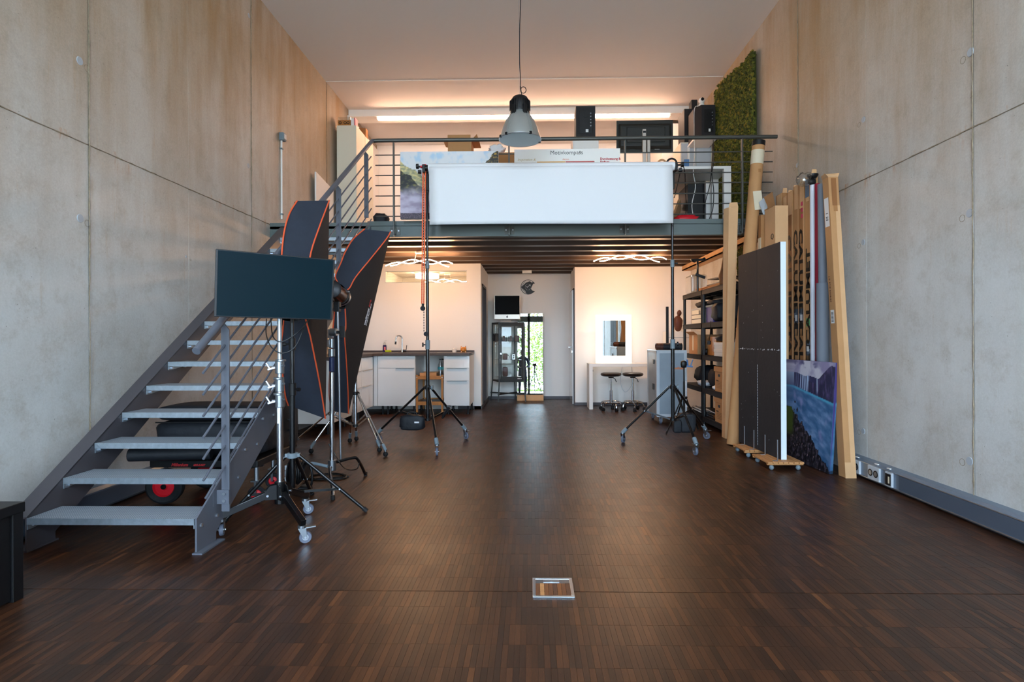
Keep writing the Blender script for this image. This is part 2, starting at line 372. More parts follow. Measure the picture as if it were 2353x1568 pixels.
# ================================================================ SETTING
XL, XR, ZC, YB = -2.95, 2.75, 4.88, 10.75
def concrete_wall(name, x, sgn, ys, strong):
    zs = [0, 2.455, ZC]
    w = struct(name, MB().box(min(x + sgn * .02, x + sgn * .25), max(x + sgn * .02, x + sgn * .25), ys[0], ys[-1], 0, ZC), 'mortar')
    for i in range(len(ys) - 1):
        for j in range(2):
            g0 = .0035 if ys[i] in strong else .0012; g1 = .0035 if ys[i + 1] in strong else .0012
            mb = MB().box(min(x, x + sgn * .02), max(x, x + sgn * .02), ys[i] + g0, ys[i + 1] - g1, zs[j] + (.0025 if j else 0), zs[j + 1] - (.0025 if not j else 0))
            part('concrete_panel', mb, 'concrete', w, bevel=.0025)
    k = 0
    for y in strong:                                   # rough mortar bead squeezed out of the open joints
        pts = [(x - sgn * (.002 + .003 * random.random()) , y + random.uniform(-.0015, .0015), z) for z in np.arange(.01, ZC, .06)]
        part('mortar_bead', MB().tube(pts, [random.uniform(.002, .0055) for _ in pts], 5), 'mortar', w, stuff=True)
    pts = [(x - sgn * .001, y, 2.455 + random.uniform(-.003, .003)) for y in np.arange(ys[1], ys[-1], .05)]
    part('mortar_bead', MB().tube(pts, [random.uniform(.0015, .006) for _ in pts], 5), 'mortar', w, stuff=True)
    return w
ysl = [-3, -.8, .41, 1.5, 2.6, 3.695, 4.787, 5.88, 6.98, 8.07, 9.17, 10.75]
wl = concrete_wall('wall_left', XL, -1, ysl, [1.5, 3.695, 5.88, 8.07])
ysr = [-3, -.8, .25, 1.35, 2.44, 3.54, 4.65, 5.816, 6.92, 8.02, 9.12, 10.75]
wr = concrete_wall('wall_right', XR, 1, ysr, [1.35, 3.54, 5.816, 8.02])
def plugs(w, x, sgn, lst):
    for px_, py_, s in lst:
        c = W(px_, py_, X=x); mb = MB().cyl((x - sgn * .004, c.y, c.z), (x + sgn * .004, c.y, c.z), .026 * s, .028 * s, 20)
        part('tie_plug', mb, 'plug', w, bevel=.002)
        part('tie_hole', MB().torus((x - sgn * .0005, c.y + sgn * .0 + .06, c.z - .02), .022 * s, .0014, Matrix.Rotation(R(90), 3, 'Y'), 14, 5), 'mortar', w)
plugs(wl, XL, -1, [(183, 140, 1), (184, 502, 1), (571, 381, .9), (572, 36, .9), (428, 590, .4)])
plugs(wr, XR, 1, [(2230, 120, 1), (2228, 490, 1), (2228, 1060, 1), (1984, 275, .9), (1984, 557, .9), (1984, 991, .9), (1832, 380, .9)])

# floor: every oak strip is geometry; the 300 largest in view are parts
floor = struct('floor', MB().box(-3.2, 3.0, -3.0, 11.2, -.25, -.004), 'rubber_gap')
def strip(mb, i, r, dz=0):
    x0 = i * STW; y0 = SEAM + r * ROWP; g = .0003; s0 = .003 if r == 0 else g; s1 = .003 if r == -1 else g
    return mb.box(max(XL, x0 + g), min(XR, x0 + STW - g), y0 + s0, y0 + ROWP - s1, -.006, dz)
near = []
for r in (-4, -5):
    y = SEAM + r * ROWP
    for i in range(int(-2.0 * y / 2 / STW) - 2, int(1.9 * y / 2 / STW) + 2): near.append((abs(i), i, r))
near = set((i, r) for _, i, r in sorted(near)[:300])
for i, r in sorted(near): part('floor_strip', strip(MB(), i, r, random.uniform(-.0003, .0002)), 'parquet', floor)
mb = MB(); i0 = math.floor(XL / STW); i1 = math.ceil(XR / STW)
for r in range(-8, 56):
    for i in range(i0, i1):
        if (i, r) in near: continue
        y = SEAM + r * ROWP
        if r == 0 or r == -1 or r == 1:
            if .02 < i * STW + .011 < .245 and 2.45 < y + .074 < 2.73 and False: continue
        strip(mb, i, r, random.uniform(-.0003, .0002))
part('strip_field', mb, 'parquet', floor, stuff=True)
part('strip_field', MB().box(XL, XR, -3, SEAM - 8 * ROWP, -.006, 0), 'parquet', floor, stuff=True)

# ceiling, back walls, loft
ceil = struct('ceiling', MB().box(-3.3, 3.1, -3.2, 8.05, ZC, ZC + .3).box(-3.3, 3.1, 8.062, 11.2, ZC, ZC + .3), 'ceiling')
part('ceiling_joint', MB().box(XL, XR, 8.045, 8.068, ZC - .006, ZC + .05), 'wbox', ceil)
struct('wall_back', MB().box(-3.2, 3.0, YB, 11.0, 0, ZC), 'white')
bulk = struct('trim_1', MB().box(XL, XR, 9.06, 9.35, 4.77, ZC), 'wbox')
t = thing('strip_light', 'long glowing warm white strip light along the ceiling step above the loft', 'light', (0, 9.03, 4.74))
a = W(866, 263, Y=9.04); b = W(1540, 257, Y=9.04)
part('diffuser', MB().box(a.x, b.x, 9.085, 9.13, 4.730, 4.768), 'led', t)
part('end_cap', MB().box(a.x - .02, a.x, 9.08, 9.135, 4.728, 4.77).box(b.x, b.x + .02, 9.08, 9.135, 4.728, 4.77), 'wbox', t)
struct('wall_side', MB().box(XL, XL + .03, 9.0, YB, 2.47, 4.77), 'white')
struct('trim_2', MB().box(2.22, XR, 9.5, YB, 2.47, 4.77), 'white')
# walls under the loft: kitchen wall, recess sides, vanity wall
KY, VY = 9.2, 9.70
kt = struct('wall_kitchen', MB().box(XL, -2.39, KY, KY + .12, 0, 2.39).box(-2.39, -1.055, KY, KY + .12, 0, 2.084).box(-2.39, -1.055, KY, KY + .12, 2.27, 2.39)
     .box(-1.055, -.82, KY, KY + .12, 0, 2.39).box(-.92, -.82, KY + .12, 9.42, 0, 2.39).box(-.92, -.82, 10.16, YB, 0, 2.39).box(-.92, -.82, 9.42, 10.16, 2.08, 2.39), 'white')
part('window_reveal', MB().box(-2.41, -1.04, KY + .12, KY + 1.3, 2.30, 2.33).box(-2.41, -1.04, KY + 1.3, KY + 1.32, 1.7, 2.33).box(-2.43, -2.41, KY + .12, KY + 1.3, 1.7, 2.33).box(-1.04, -1.02, KY + .12, KY + 1.3, 1.7, 2.33), 'white', kt)
wv = struct('wall_vanity', MB().box(.76, XR, VY, VY + .12, 0, 2.40).box(.76, .86, VY + .12, 9.8, 0, 2.4).box(.76, .86, 10.62, YB, 0, 2.4).box(.76, .86, 9.8, 10.62, 2.03, 2.4), 'white')
win = struct('window_1', MB().box(-2.39, -1.055, KY + .05, KY + .056, 2.084, 2.27), 'transom')
part('window_frame', MB().box(-2.40, -1.045, KY - .003, KY + .1, 2.078, 2.086).box(-2.40, -1.045, KY - .003, KY + .1, 2.268, 2.275), 'lgrey', win)
t = thing('ceiling_light', 'round glowing drum light seen through the narrow window high on the kitchen wall', 'light', (-1.78, 9.75, 2.2))
part('shade', MB().lathe([(.2, 2.2), (.2, 2.26), (.19, 2.27)], (-1.78, 9.62, 0), 32), 'drum', t, smooth=1)
part('base', MB().lathe([(.21, 2.27), (.21, 2.3)], (-1.78, 9.62, 0), 32), 'wbox', t)
for o_ in [struct('baseboard_kitchen', MB().box(-.93, -.815, KY - .012, KY, 0, .05).box(-1.2, -.82, KY - .012, KY, 0, .05), 'steeld'),
           struct('baseboard_recess', MB().box(-.82, .76, YB - .012, YB, 0, .05).box(.748, .76, VY, YB, 0, .05).box(-.82, -.808, KY, YB, 0, .05), 'steeld'),
           struct('baseboard_vanity', MB().box(.75, XR, VY - .012, VY, 0, .05), 'steeld')]: pass
# doors in the recess
d1 = struct('door_1', MB().box(-.88, -.86, 9.46, 10.12, 0, 2.04), 'steeld')
part('door_frame', MB().box(-.90, -.805, 9.42, 9.46, 0, 2.08).box(-.90, -.805, 10.12, 10.16, 0, 2.08).box(-.90, -.805, 9.42, 10.16, 2.04, 2.08), 'steeld', d1)
part('light_switch', MB().box(-.935, -.92 + .12, KY - .012, KY, 1.05, 1.13), 'wbox', d1) if False else None
d2 = struct('door_2', MB().box(.725, .765, 9.86, 10.6, .005, 2.0), 'gloss')
part('door_frame', MB().box(.742, .80, 9.80, 9.86, 0, 2.03).box(.742, .80, 10.6, 10.64, 0, 2.03).box(.742, .80, 9.80, 10.64, 2.0, 2.03), 'steeld', d2)
part('door_handle', MB().cyl((.725, 9.94, 1.0), (.675, 9.94, 1.0), .009).cyl((.675, 9.94, 1.0), (.675, 10.07, 1.0), .009).box(.718, .726, 9.93, 9.95, .9, .94), 'chrome', d2, smooth=1)
# loft platform
lf = struct('loft_floor', MB().box(XL, XR, 6.33, YB, 2.45, 2.47), 'deck')
DKZ = 2.385
y = 6.50
while y < YB - .1:
    part('deck_rib', MB().prism([(y, DKZ), (y + .11, DKZ), (y + .14, 2.45), (y - .03, 2.45)], 0, XL, XR), 'deckw', lf)
    y += .455
part('toe_board', MB().box(-1.84, XR, 6.30, 6.312, 2.425, 2.482), 'beam', lf)
part('edge_beam', MB().prism([(6.30, 2.43), (6.38, 2.43), (6.38, 2.418), (6.312, 2.41), (6.312, 2.325), (6.38, 2.318), (6.38, 2.305), (6.30, 2.305)], 0, XL, XR), 'beam', lf)
part('edge_beam', MB().box(XL, -1.84, 6.30, 6.33, 2.40, 2.47), 'beam', lf)
struct('trim_3', MB().box(2.60, 2.62, 6.6, 9.7, 2.31, 2.385).box(2.60, XR, 6.6, 9.7, 2.31, 2.325), 'cardl')
# front wall behind the camera with its glazing frames
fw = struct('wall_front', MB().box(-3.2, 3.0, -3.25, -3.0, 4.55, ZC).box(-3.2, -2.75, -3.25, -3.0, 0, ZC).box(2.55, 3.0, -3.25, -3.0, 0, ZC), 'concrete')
wf = MB()
for x in (-2.75, -1.45, -.32, .75, 1.65, 2.49): wf.box(x, x + .10, -3.18, -3.08, 0, 4.55)
for z in (0, 3.15, 4.47): wf.box(-2.75, 2.55, -3.18, -3.08, z, z + (.25 if z == 3.15 else .08))
struct('window_2', wf, mat('green_grey_frame', (44, 52, 46), .5))
struct('outdoor_ground', MB().box(-40, 40, -60, -3.25, -.3, -.05), 'stone')
tr = thing('tree', 'leafy green tree outdoors seen only in the leaning mirror', 'tree', (.9, -8, -.05))
part('trunk', MB().tube([(.9, -8, -.05), (.8, -8, 1.5), (1.1, -8.1, 3.4)], [.12, .09, .05], 8), 'driftwood', tr)
mb = MB(); rr = random.Random(3)
for k in range(7000):
    c = Vector((.5 + rr.gauss(0, 1.1), -8 + rr.gauss(0, .9), max(.2, 2.2 + rr.gauss(0, 1.3))))
    u = Vector((rr.gauss(0, 1), rr.gauss(0, 1), rr.gauss(0, 1))).normalized(); v = u.orthogonal().normalized(); s = rr.uniform(.05, .1)
    mb.add([c - u * s, c + v * s * .5, c + u * s, c - v * s * .5], [(0, 1, 2, 3)])
part('foliage', mb, 'leaf', tr, stuff=True)
# ================================================================ STAIRCASE
def grip():
    q = NT('grip_tread'); g = q.n('NewGeometry').outputs['Position']
    sep = q.n('SeparateXYZ'); q.l(g, sep.inputs[0])
    def cell(o, sc): return q.math('ABSOLUTE', q.math('SUBTRACT', q.math('FRACT', q.math('MULTIPLY', o, sc)), .5))
    r = q.math('SQRT', q.math('ADD', q.math('POWER', cell(sep.outputs[0], 80), 2), q.math('POWER', cell(sep.outputs[1], 80), 2)))
    c = q.ramp(r, [(.14, S(244, 248, 252)), (.30, S(160, 172, 184)), (.55, S(120, 132, 146))])
    q.l(c, q.b.inputs['Base Color']); q.b.inputs['Metallic'].default_value = .25; q.b.inputs['Roughness'].default_value = .4
    bp = q.n('Bump'); bp.invert = True; bp.inputs['Strength'].default_value = .8; bp.inputs['Distance'].default_value = .004
    q.l(r, bp.inputs['Height']); q.l(bp.outputs[0], q.b.inputs['Normal']); return q.m
M['grip'] = grip()
SY, SZ, SD, SR = 2.985, .187, .2369, .1595
SLP = SR / SD
XA, XB = -2.73, -1.81
st = thing('staircase', 'grey steel staircase with open galvanised treads rising along the left wall', 'staircase', (-2.3, 2.985, 0))
def stringer(x0, x1):
    zt = lambda y: SZ + SLP * (y - SY)
    return MB().prism([(SY, .0), (SY, zt(SY)), (6.30, zt(6.30)), (6.30, zt(6.30) - .26), (3.17, .055), (3.17, .0)], 0, x0, x1)
sl_ = part('stringer', stringer(XA - .010, XA - .002), 'steeld', st)
zt = lambda y: SZ + SLP * (y - SY)
part('flange', MB().hexa([(XA - .10, SY, zt(SY) - .004), (XA - .002, SY, zt(SY) - .004), (XA - .002, 6.30, zt(6.3) - .004), (XA - .10, 6.30, zt(6.3) - .004)],
                         [(XA - .10, SY, zt(SY) + .006), (XA - .002, SY, zt(SY) + .006), (XA - .002, 6.30, zt(6.3) + .006), (XA - .10, 6.30, zt(6.3) + .006)]), 'steeld', sl_)
part('foot', MB().box(XA - .10, XA, SY, 3.19, 0, .01), 'steeld', sl_)
sr_ = part('stringer', stringer(XB, XB + .010), 'steel', st)
part('foot', MB().box(XB - .004, XB + .05, SY - .02, 3.19, 0, .008), 'steel', sr_)
def tread_mesh():
    m = MB().box(XA + .002, XB - .003, 0, .225, -.012, -.002)
    return m
t0 = None
for n in range(14):
    y, z = SY + n * SD, SZ + n * SR
    tp = MB().box(XA + .002, XB - .003, y, y + .225, z - .012, z)
    if t0 is None: t0 = part('tread', tp, 'grip', st); tr_ = t0
    else: tr_ = inst('tread', t0, st, (0, n * SD, n * SR))
    if n == 0:
        lip = part('front_lip', MB().box(XA + .002, XB - .003, y - .004, y + .002, z - .034, z + .001).box(XA + .002, XB - .003, y + .223, y + .228, z - .034, z), 'galv', tr_)
        brk = part('bracket', MB().prism([(y, z - .012), (y, z - .062), (y + .03, z - .062), (y + .225, z - .035), (y + .225, z - .012)], 0, XA, XA + .005)
                   .prism([(y, z - .012), (y, z - .055), (y + .225, z - .035), (y + .225, z - .012)], 0, XB - .008, XB - .003), 'galv', tr_)
        blt = [part('bolt', MB().cyl(a_, b_, .010, n=6), 'alu', tr_) for a_, b_ in (((XA + .004, y + .035, z - .045), (XA + .018, y + .035, z - .045)), ((XA + .004, y + .19, z - .04), (XA + .018, y + .19, z - .04)),
               ((XB + .009, y + .035, z - .045), (XB + .020, y + .035, z - .045)), ((XB + .009, y + .19, z - .04), (XB + .020, y + .19, z - .04)))]
    else:
        for o_, nm in [(lip, 'front_lip'), (brk, 'bracket')] + [(b_, 'bolt') for b_ in blt]: inst(nm, o_, tr_, (0, 0, 0))
# stair balustrade
RX = -1.755
hy0, hz0 = 2.91, 1.09
hy1 = 6.20; hz1 = 3.355
hs = (hz1 - hz0) / (hy1 - hy0)
hz = lambda y: hz0 + hs * (y - hy0)
part('handrail', MB().tube([(RX, hy0, hz0), (RX, hy1 - .03, hz1 - .02), (RX + .004, hy1, hz1 + .0)], .0215, 16), 'steel', st, smooth=1)
for y in (3.19, 4.15, 5.10, 5.97):
    zb = zt(y) - .16 if y < 5.9 else 2.45
    p = part('post', MB().hexa([(RX - .022, y - .006, zb), (RX + .024, y - .006, zb), (RX + .024, y + .006, zb), (RX - .022, y + .006, zb)],
                               [(RX - .022, y - .006, hz(y) - .015), (RX + .024, y - .006, hz(y) - .075), (RX + .024, y + .006, hz(y) - .075), (RX - .022, y + .006, hz(y) - .015)]), 'steel', st, bevel=.002)
    if y < 5.9:
        part('fixing_plate', MB().box(RX - .048, RX + .026, y - .014, y - .007, zb + .045, zb + .125).box(RX - .052, RX - .044, y - .05, y - .007, zb + .04, zb + .13), 'steel', p, bevel=.001)
        part('bolt', MB().cyl((RX, y - .014, zb + .105), (RX, y - .024, zb + .105), .010, n=6).cyl((RX, y - .014, zb + .065), (RX, y - .024, zb + .065), .010, n=6), 'alu', p)
for k in range(7):
    off = .115 * (k + 1) + .045
    y0 = 2.97; y1 = 6.16
    if k == 6: y0 = 2.99
    part('rod', MB().cyl((RX + .0, y0, hz(y0) - off), (RX + .0, y1, hz(y1) - off), .0065, n=8), 'steel', st, smooth=1)

# loft balustrade
lb = thing('balustrade', 'grey steel balustrade with horizontal rods along the loft edge', 'railing', (.4, 6.22, 2.31))
part('handrail', MB().tube([(RX + .01, 6.205, 3.355), (RX + .06, 6.21, 3.36), (2.60, 6.22, 3.362)], .0215, 16), 'rail', lb, smooth=1)
part('handrail_end', MB().cyl((2.60, 6.22, 3.362), (2.71, 6.22, 3.362), .021), 'rail', lb, smooth=1)
for px_ in (905, 1170, 1437, 1706):
    x = W(px_, 500, Y=6.22).x
    p = part('post', MB().box(x - .008, x + .008, 6.205, 6.245, 2.30, 3.34), 'rail', lb, bevel=.002)
    part('bracket', MB().box(x - .055, x + .055, 6.288, 6.300, 2.325, 2.41).box(x - .012, x + .012, 6.245, 6.29, 2.33, 2.40), 'rail', p)
    part('bolt', MB().cyl((x - .038, 6.29, 2.37), (x - .038, 6.278, 2.37), .009, n=6).cyl((x + .038, 6.29, 2.37), (x + .038, 6.278, 2.37), .009, n=6), 'alu', p)
for k, py in enumerate((353.4, 376.9, 400.4, 423.6, 447.8, 471.3, 495)):
    z = W(1220, py, Y=6.22).z
    part('rod', MB().cyl((RX + .03, 6.22, z), (2.66, 6.22, z), .0065, n=8), 'rail', lb, smooth=1)

# ================================================================ WALL SERVICES
t = thing('cable_trunking', 'blue-grey cable trunking with socket outlets along the right wall', 'trunking', (2.7, 2.5, 0))
z0, z1 = .03, .155
part('channel', MB().prism([(XR, z1 + .015), (XR - .045, z1 + .008), (XR - .06, z1 - .01), (XR - .062, z0), (XR - .045, .012), (XR, .012)], 1, -2.9, 4.85), 'dctop', t)
cov = part('cover', MB().box(XR - .070, XR - .060, -2.9, 2.95, z0 + .006, z1 - .016).box(XR - .070, XR - .060, 2.954, 4.15, z0 + .006, z1 - .016), 'duct', t)
part('edge_trim', MB().box(XR - .074, XR - .060, -2.9, 4.85, z0, z0 + .006).box(XR - .068, XR - .060, -2.9, 4.85, z1 - .014, z1 - .009), 'alu', t)
for y0, n in ((4.63, 2), (4.37, 2), (4.22, 1)):
    s_ = part('socket_outlet', MB().box(XR - .078, XR - .060, y0, y0 + .068 * n + .01, z0 + .004, z1 - .014), 'lgrey', t, bevel=.003)
    for k in range(n):
        yc = y0 + .039 + .068 * k; c = (XR - .079, yc, (z0 + z1) / 2 - .004)
        if n == 2:
            part('socket_hole', MB().lathe([(.027, 0), (.027, .003), (.021, .003), (.019, -.008)], c, 20, Matrix.Rotation(R(-90), 3, 'Y')), 'black', s_)
            part('socket_face', MB().cyl((XR - .077, yc, c[2]), (XR - .0815, yc, c[2]), .019, n=20), 'alu', s_)
        else:
            part('socket_hole', MB().box(XR - .081, XR - .077, yc - .03, yc + .03, z0 + .014, z1 - .026), 'black', s_)
            part('data_port', MB().box(XR - .083, XR - .08, yc - .018, yc - .004, z0 + .03, z1 - .045), 'tape', s_)
    part('label_tag', MB().box(XR - .06, XR - .045, y0 + .05, y0 + .085, z1 + .003, z1 + .0095), 'wbox', s_)
t = thing('cable_trunking', 'blue-grey cable trunking on the left wall under the stairs', 'trunking', (-2.9, 3.5, 0))
part('channel', MB().prism([(XL + .002, z1 + .02), (XL + .045, z1 + .012), (XL + .06, z1 - .01), (XL + .062, z0), (XL + .045, .012), (XL + .002, .012)], 1, -2.9, 4.4), 'dctop', t)
part('cover', MB().box(XL + .060, XL + .070, -2.9, 3.3, z0 + .006, z1 - .016).box(XL + .060, XL + .070, 3.304, 4.4, z0 + .006, z1 - .016), 'duct', t)
t = thing('light_switch', 'grey surface switch box on a thin white conduit above the staircase, left wall', 'switch', (XL + .02, 6.6, 2.5))
c = W(648, 315, X=XL + .02); b_ = W(646, 503, X=XL + .02)
part('switch_box', MB().box(XL + .001, XL + .055, c.y - .04, c.y + .04, c.z - .045, c.z + .045), 'grey', t, bevel=.006)
part('switch_face', MB().box(XL + .055, XL + .062, c.y - .028, c.y + .028, c.z - .03, c.z + .03), 'lgrey', t, bevel=.002)
part('conduit', MB().cyl((XL + .014, c.y, c.z - .045), (XL + .014, c.y, b_.z), .011, n=12), 'wbox', t, smooth=1)
for z in (c.z - .14, b_.z + .06): part('clip', MB().box(XL + .001, XL + .03, c.y - .018, c.y + .018, z - .008, z + .008), 'grey', t)

# floor box
t = thing('floor_box', 'flush metal framed floor socket box with a parquet lid in the foreground', 'floor box', (.15, 2.6, 0))
a, b = fl(1224, 1375), fl(1329, 1330)
x0, x1, y0, y1 = a.x, a.x + .187, a.y, a.y + .2
f_ = .014
fr = part('frame', MB().box(x0, x1, y0, y0 + f_, .0005, .006).box(x0, x1, y1 - f_, y1, .0005, .006).box(x0, x0 + f_, y0 + f_, y1 - f_, .0005, .006).box(x1 - f_, x1, y0 + f_, y1 - f_, .0005, .006), 'alu', t, bevel=.001)
part('cable_flap', MB().box(x0 + f_, x1 - f_, y1 - .055, y1 - f_, .0005, .0035), 'zinc', t)
part('flap_handle', MB().box(x0 + .05, x0 + .125, y1 - .05, y1 - .02, .0035, .0048).lathe([(.012, .0048), (.012, .006)], ((x0 + x1) / 2 - .005, y1 - .035, 0), 14), 'alu', t)
n = 8; w = (x1 - x0 - 2 * f_) / n
for k in range(n): part('lid_strip', MB().box(x0 + f_ + k * w + .0006, x0 + f_ + (k + 1) * w - .0006, y0 + f_ + .001, y1 - .056, .0005, .0030 + .0003 * (k % 2)), 'woodl' if k in (1,) else M.setdefault('lid%d' % (k % 3), mat('lid_oak', [(112, 66, 36), (90, 54, 34), (130, 78, 40)][k % 3], .4, var=.25, vscale=12, stretch=(10, 1, 1))), t)

# ================================================================ STAND BUILDERS
def caster(root, p, r, tyre='greyr', ang=0, w=.022, drop=None, brake=True):
    """swivel caster: p = floor contact point"""
    p = Vector(p); a = Vector((math.cos(ang), math.sin(ang), 0)); b = Vector((-a.y, a.x, 0)); h = p + Vector((0, 0, r)); top = 2 * r + .034
    off = -a * .018
    mb = MB()
    for s in (-1, 1): mb.hexa([h + b * s * (w / 2 + .003) - a * .010 + Vector((0, 0, -.008)), h + b * s * (w / 2 + .003) + a * .010 + Vector((0, 0, -.008)), h + b * s * (w / 2 + .006) + a * .010 + Vector((0, 0, -.008)), h + b * s * (w / 2 + .006) - a * .010 + Vector((0, 0, -.008))],
                              [p + off + b * s * (w / 2 + .003) - a * .022 + Vector((0, 0, top - .014)), p + off + b * s * (w / 2 + .003) + a * .022 + Vector((0, 0, top - .014)), p + off + b * s * (w / 2 + .006) + a * .022 + Vector((0, 0, top - .014)), p + off + b * s * (w / 2 + .006) - a * .022 + Vector((0, 0, top - .014))])
    mb.cyl(p + off + Vector((0, 0, top - .014)), p + off + Vector((0, 0, top)), .024, n=16)
    if brake: mb.bar(p + off + a * .01 + Vector((0, 0, top - .016)), p + a * .055 + Vector((0, 0, top - .012)), .026, .006)
    c = part('caster', mb, 'zinc', root, bevel=.001)
    part('wheel', MB().lathe([(r * .55, -w / 2 * .8), (r * .93, -w / 2), (r, -w / 2 * .6), (r, w / 2 * .6), (r * .93, w / 2), (r * .55, w / 2 * .8)], h, 24, Matrix((a, Vector((0, 0, 1)), b)).transposed()), tyre, c, smooth=1)
    part('wheel_hub', MB().cyl(h - b * (w / 2 + .001), h + b * (w / 2 + .001), r * .5, n=18).cyl(h - b * (w / 2 + .01), h + b * (w / 2 + .01), .006, n=8), 'alu', c, smooth=1)
    return p + off + Vector((0, 0, top))
def ballcaster(root, p, r=.026, m='blackr'):
    p = Vector(p); c = part('caster', MB().lathe([(r * .3, r * .2), (r * .75, r * .4), (r, r), (r * .75, r * 1.6), (r * .3, r * 1.8)], p + Vector((.0, 0, 0)), 14, Matrix((Vector((0, 1, 0)), Vector((0, 0, 1)), Vector((1, 0, 0)))).transposed()), m, root, smooth=1) if False else \
        part('caster', MB().blob(p + Vector((0, 0, r)), (2 * r, 1.7 * r, 2 * r), n=6, amp=0, e=1), m, root, smooth=2)
    part('caster_stem', MB().cyl(p + Vector((0, 0, 1.8 * r)), p + Vector((0, 0, 2.6 * r)), .01, n=10), 'zinc', c, smooth=1)
    return p + Vector((0, 0, 2.6 * r))
def tripod(t, c, tips, hub, low, sects, legm, jm, casters=None, lr=.0105, brace=.45, cr=.045, sock='grey', double=False, dia=None):
    """c=(x,y); tips floor points; hub/low collar heights; sects=[(z0,z1,r,mat)...]"""
    c = Vector((c[0], c[1], 0)); Z = Vector((0, 0, 1))
    for z0, z1, r, m in sects: part('pole', MB().cyl(c + Z * z0, c + Z * z1, r, n=14), m, t, smooth=1)
    part('hub', MB().cyl(c + Z * (hub - .018), c + Z * (hub + .014), .034, n=14), jm, t, smooth=1, bevel=.002)
    part('hub', MB().cyl(c + Z * (low - .014), c + Z * (low + .012), .030, n=14), jm, t, smooth=1, bevel=.002)
    for k, tip in enumerate(tips):
        tip = Vector(tip); d = (tip - c); d.z = 0; d.normalize(); e = tip + Z * .006; s = d.cross(Z)
        if casters == 'wheel': e = caster(t, tip, cr, ang=(1.0 + 2.2 * k) if k != 1 else 1.75) + Z * .0
        if casters == 'ball': e = ballcaster(t, tip)
        a = c + d * .036 + Z * hub
        if double:
            lg = part('leg', MB().cyl(a + s * .02, e + s * .008, lr, n=10), legm, t, smooth=1); part('leg_tube', MB().cyl(a - s * .02, e - s * .008, lr, n=10), legm, lg, smooth=1)
        else: lg = part('leg', MB().cyl(a, e, lr, n=10), legm, t, smooth=1)
        if casters: part('socket', MB().cyl(e + (a - e).normalized() * .065, e - Z * .002 + (a - e).normalized() * -.004, lr * 1.75, n=10), sock, lg, smooth=1)
        else: part('foot_cap', MB().cyl(e, e + (a - e).normalized() * .03, lr * 1.25, n=10), 'blackr', lg, smooth=1)
        part('hub_lug', MB().bar(c + d * .02 + Z * hub, a + d * .01, .03, .022), jm, lg)
        m = a.lerp(e, brace); part('brace', MB().bar(c + d * .03 + Z * low, m, .006, .016), legm, t)
        part('rivet', MB().cyl(m - s * .014, m + s * .014, .006, n=8), 'alu', lg)
def collar(t, c, z, m='black', r=.026, h=.06, knob='black', kd=(1, 0), kr=.022):
    c = Vector((c[0], c[1], z)); k = Vector((kd[0], kd[1], 0)).normalized()
    p = part('collar', MB().cyl(c - Vector((0, 0, h / 2)), c + Vector((0, 0, h / 2)), r, n=14), m, t, smooth=1, bevel=.002)
    if knob: part('knob', MB().cyl(c + k * r * .8, c + k * (r + .02), .007, n=8).cyl(c + k * (r + .018), c + k * (r + .034), kr, n=10), knob, p, smooth=1)

# ================================================================ MONITOR ON ROLLING STAND
Cm = (-1.535, 3.40)
t = thing('rolling_stand', 'silver column stand on a black three-armed base with grey casters', 'stand', (Cm[0], Cm[1], 0))
cm = Vector((Cm[0], Cm[1], 0)); zA = .215
for tip, ang in ((fl(510, 1231), 1.9), (fl(702, 1248), .4), (fl(709, 1181), .3)):
    e = caster(t, tip, .034, ang=ang)
    d = (Vector((e.x, e.y, 0)) - cm).normalized(); zz = e.z + .014
    a_ = part('base_arm', MB().bar(cm + d * .06 + Vector((0, 0, zA)), Vector((e.x, e.y, zz)) + d * .02, .030, .040), 'blackm', t, bevel=.002)
    part('arm_hinge', MB().prism([(0, -.02), (.07, -.02), (.07, .03), (.04, .06), (0, .06)], 1, -.022, .022), 'blackm', a_) if False else None
    s_ = d.cross(Vector((0, 0, 1)))
    hm = MB()
    for sg in (-1, 1):
        q = [cm + s_ * sg * .018 + d * u + Vector((0, 0, zA + v)) for u, v in ((.0, -.035), (.085, -.03), (.09, .01), (.06, .05), (.0, .06))]
        r_ = [p_ + s_ * sg * .005 for p_ in q]; k_ = len(hm.v)
        hm.add(q + r_, [(0, 1, 2, 3, 4), (9, 8, 7, 6, 5)] + [(i, (i + 1) % 5, 5 + (i + 1) % 5, 5 + i) for i in range(5)])
    part('hinge_plate', hm, 'blackm', a_)
    part('bolt', MB().cyl(cm + d * .072 - s_ * .03 + Vector((0, 0, zA - .006)), cm + d * .072 + s_ * .03 + Vector((0, 0, zA - .006)), .007, n=8), 'alu', a_)
part('base_hub', MB().cyl(cm + Vector((0, 0, .15)), cm + Vector((0, 0, .285)), .032, n=16), 'blackm', t, smooth=1, bevel=.003)
part('pole', MB().cyl(cm + Vector((0, 0, .2)), cm + Vector((0, 0, .90)), .0185, n=18), 'chrome', t, smooth=1)
part('pole_label', MB().box(cm.x - .007, cm.x + .007, cm.y - .0192, cm.y - .018, .64, .74), 'whiteink', t)
part('pole', MB().cyl(cm + Vector((0, 0, .90)), cm + Vector((0, 0, 1.55)), .0135, n=18), 'alu', t, smooth=1)
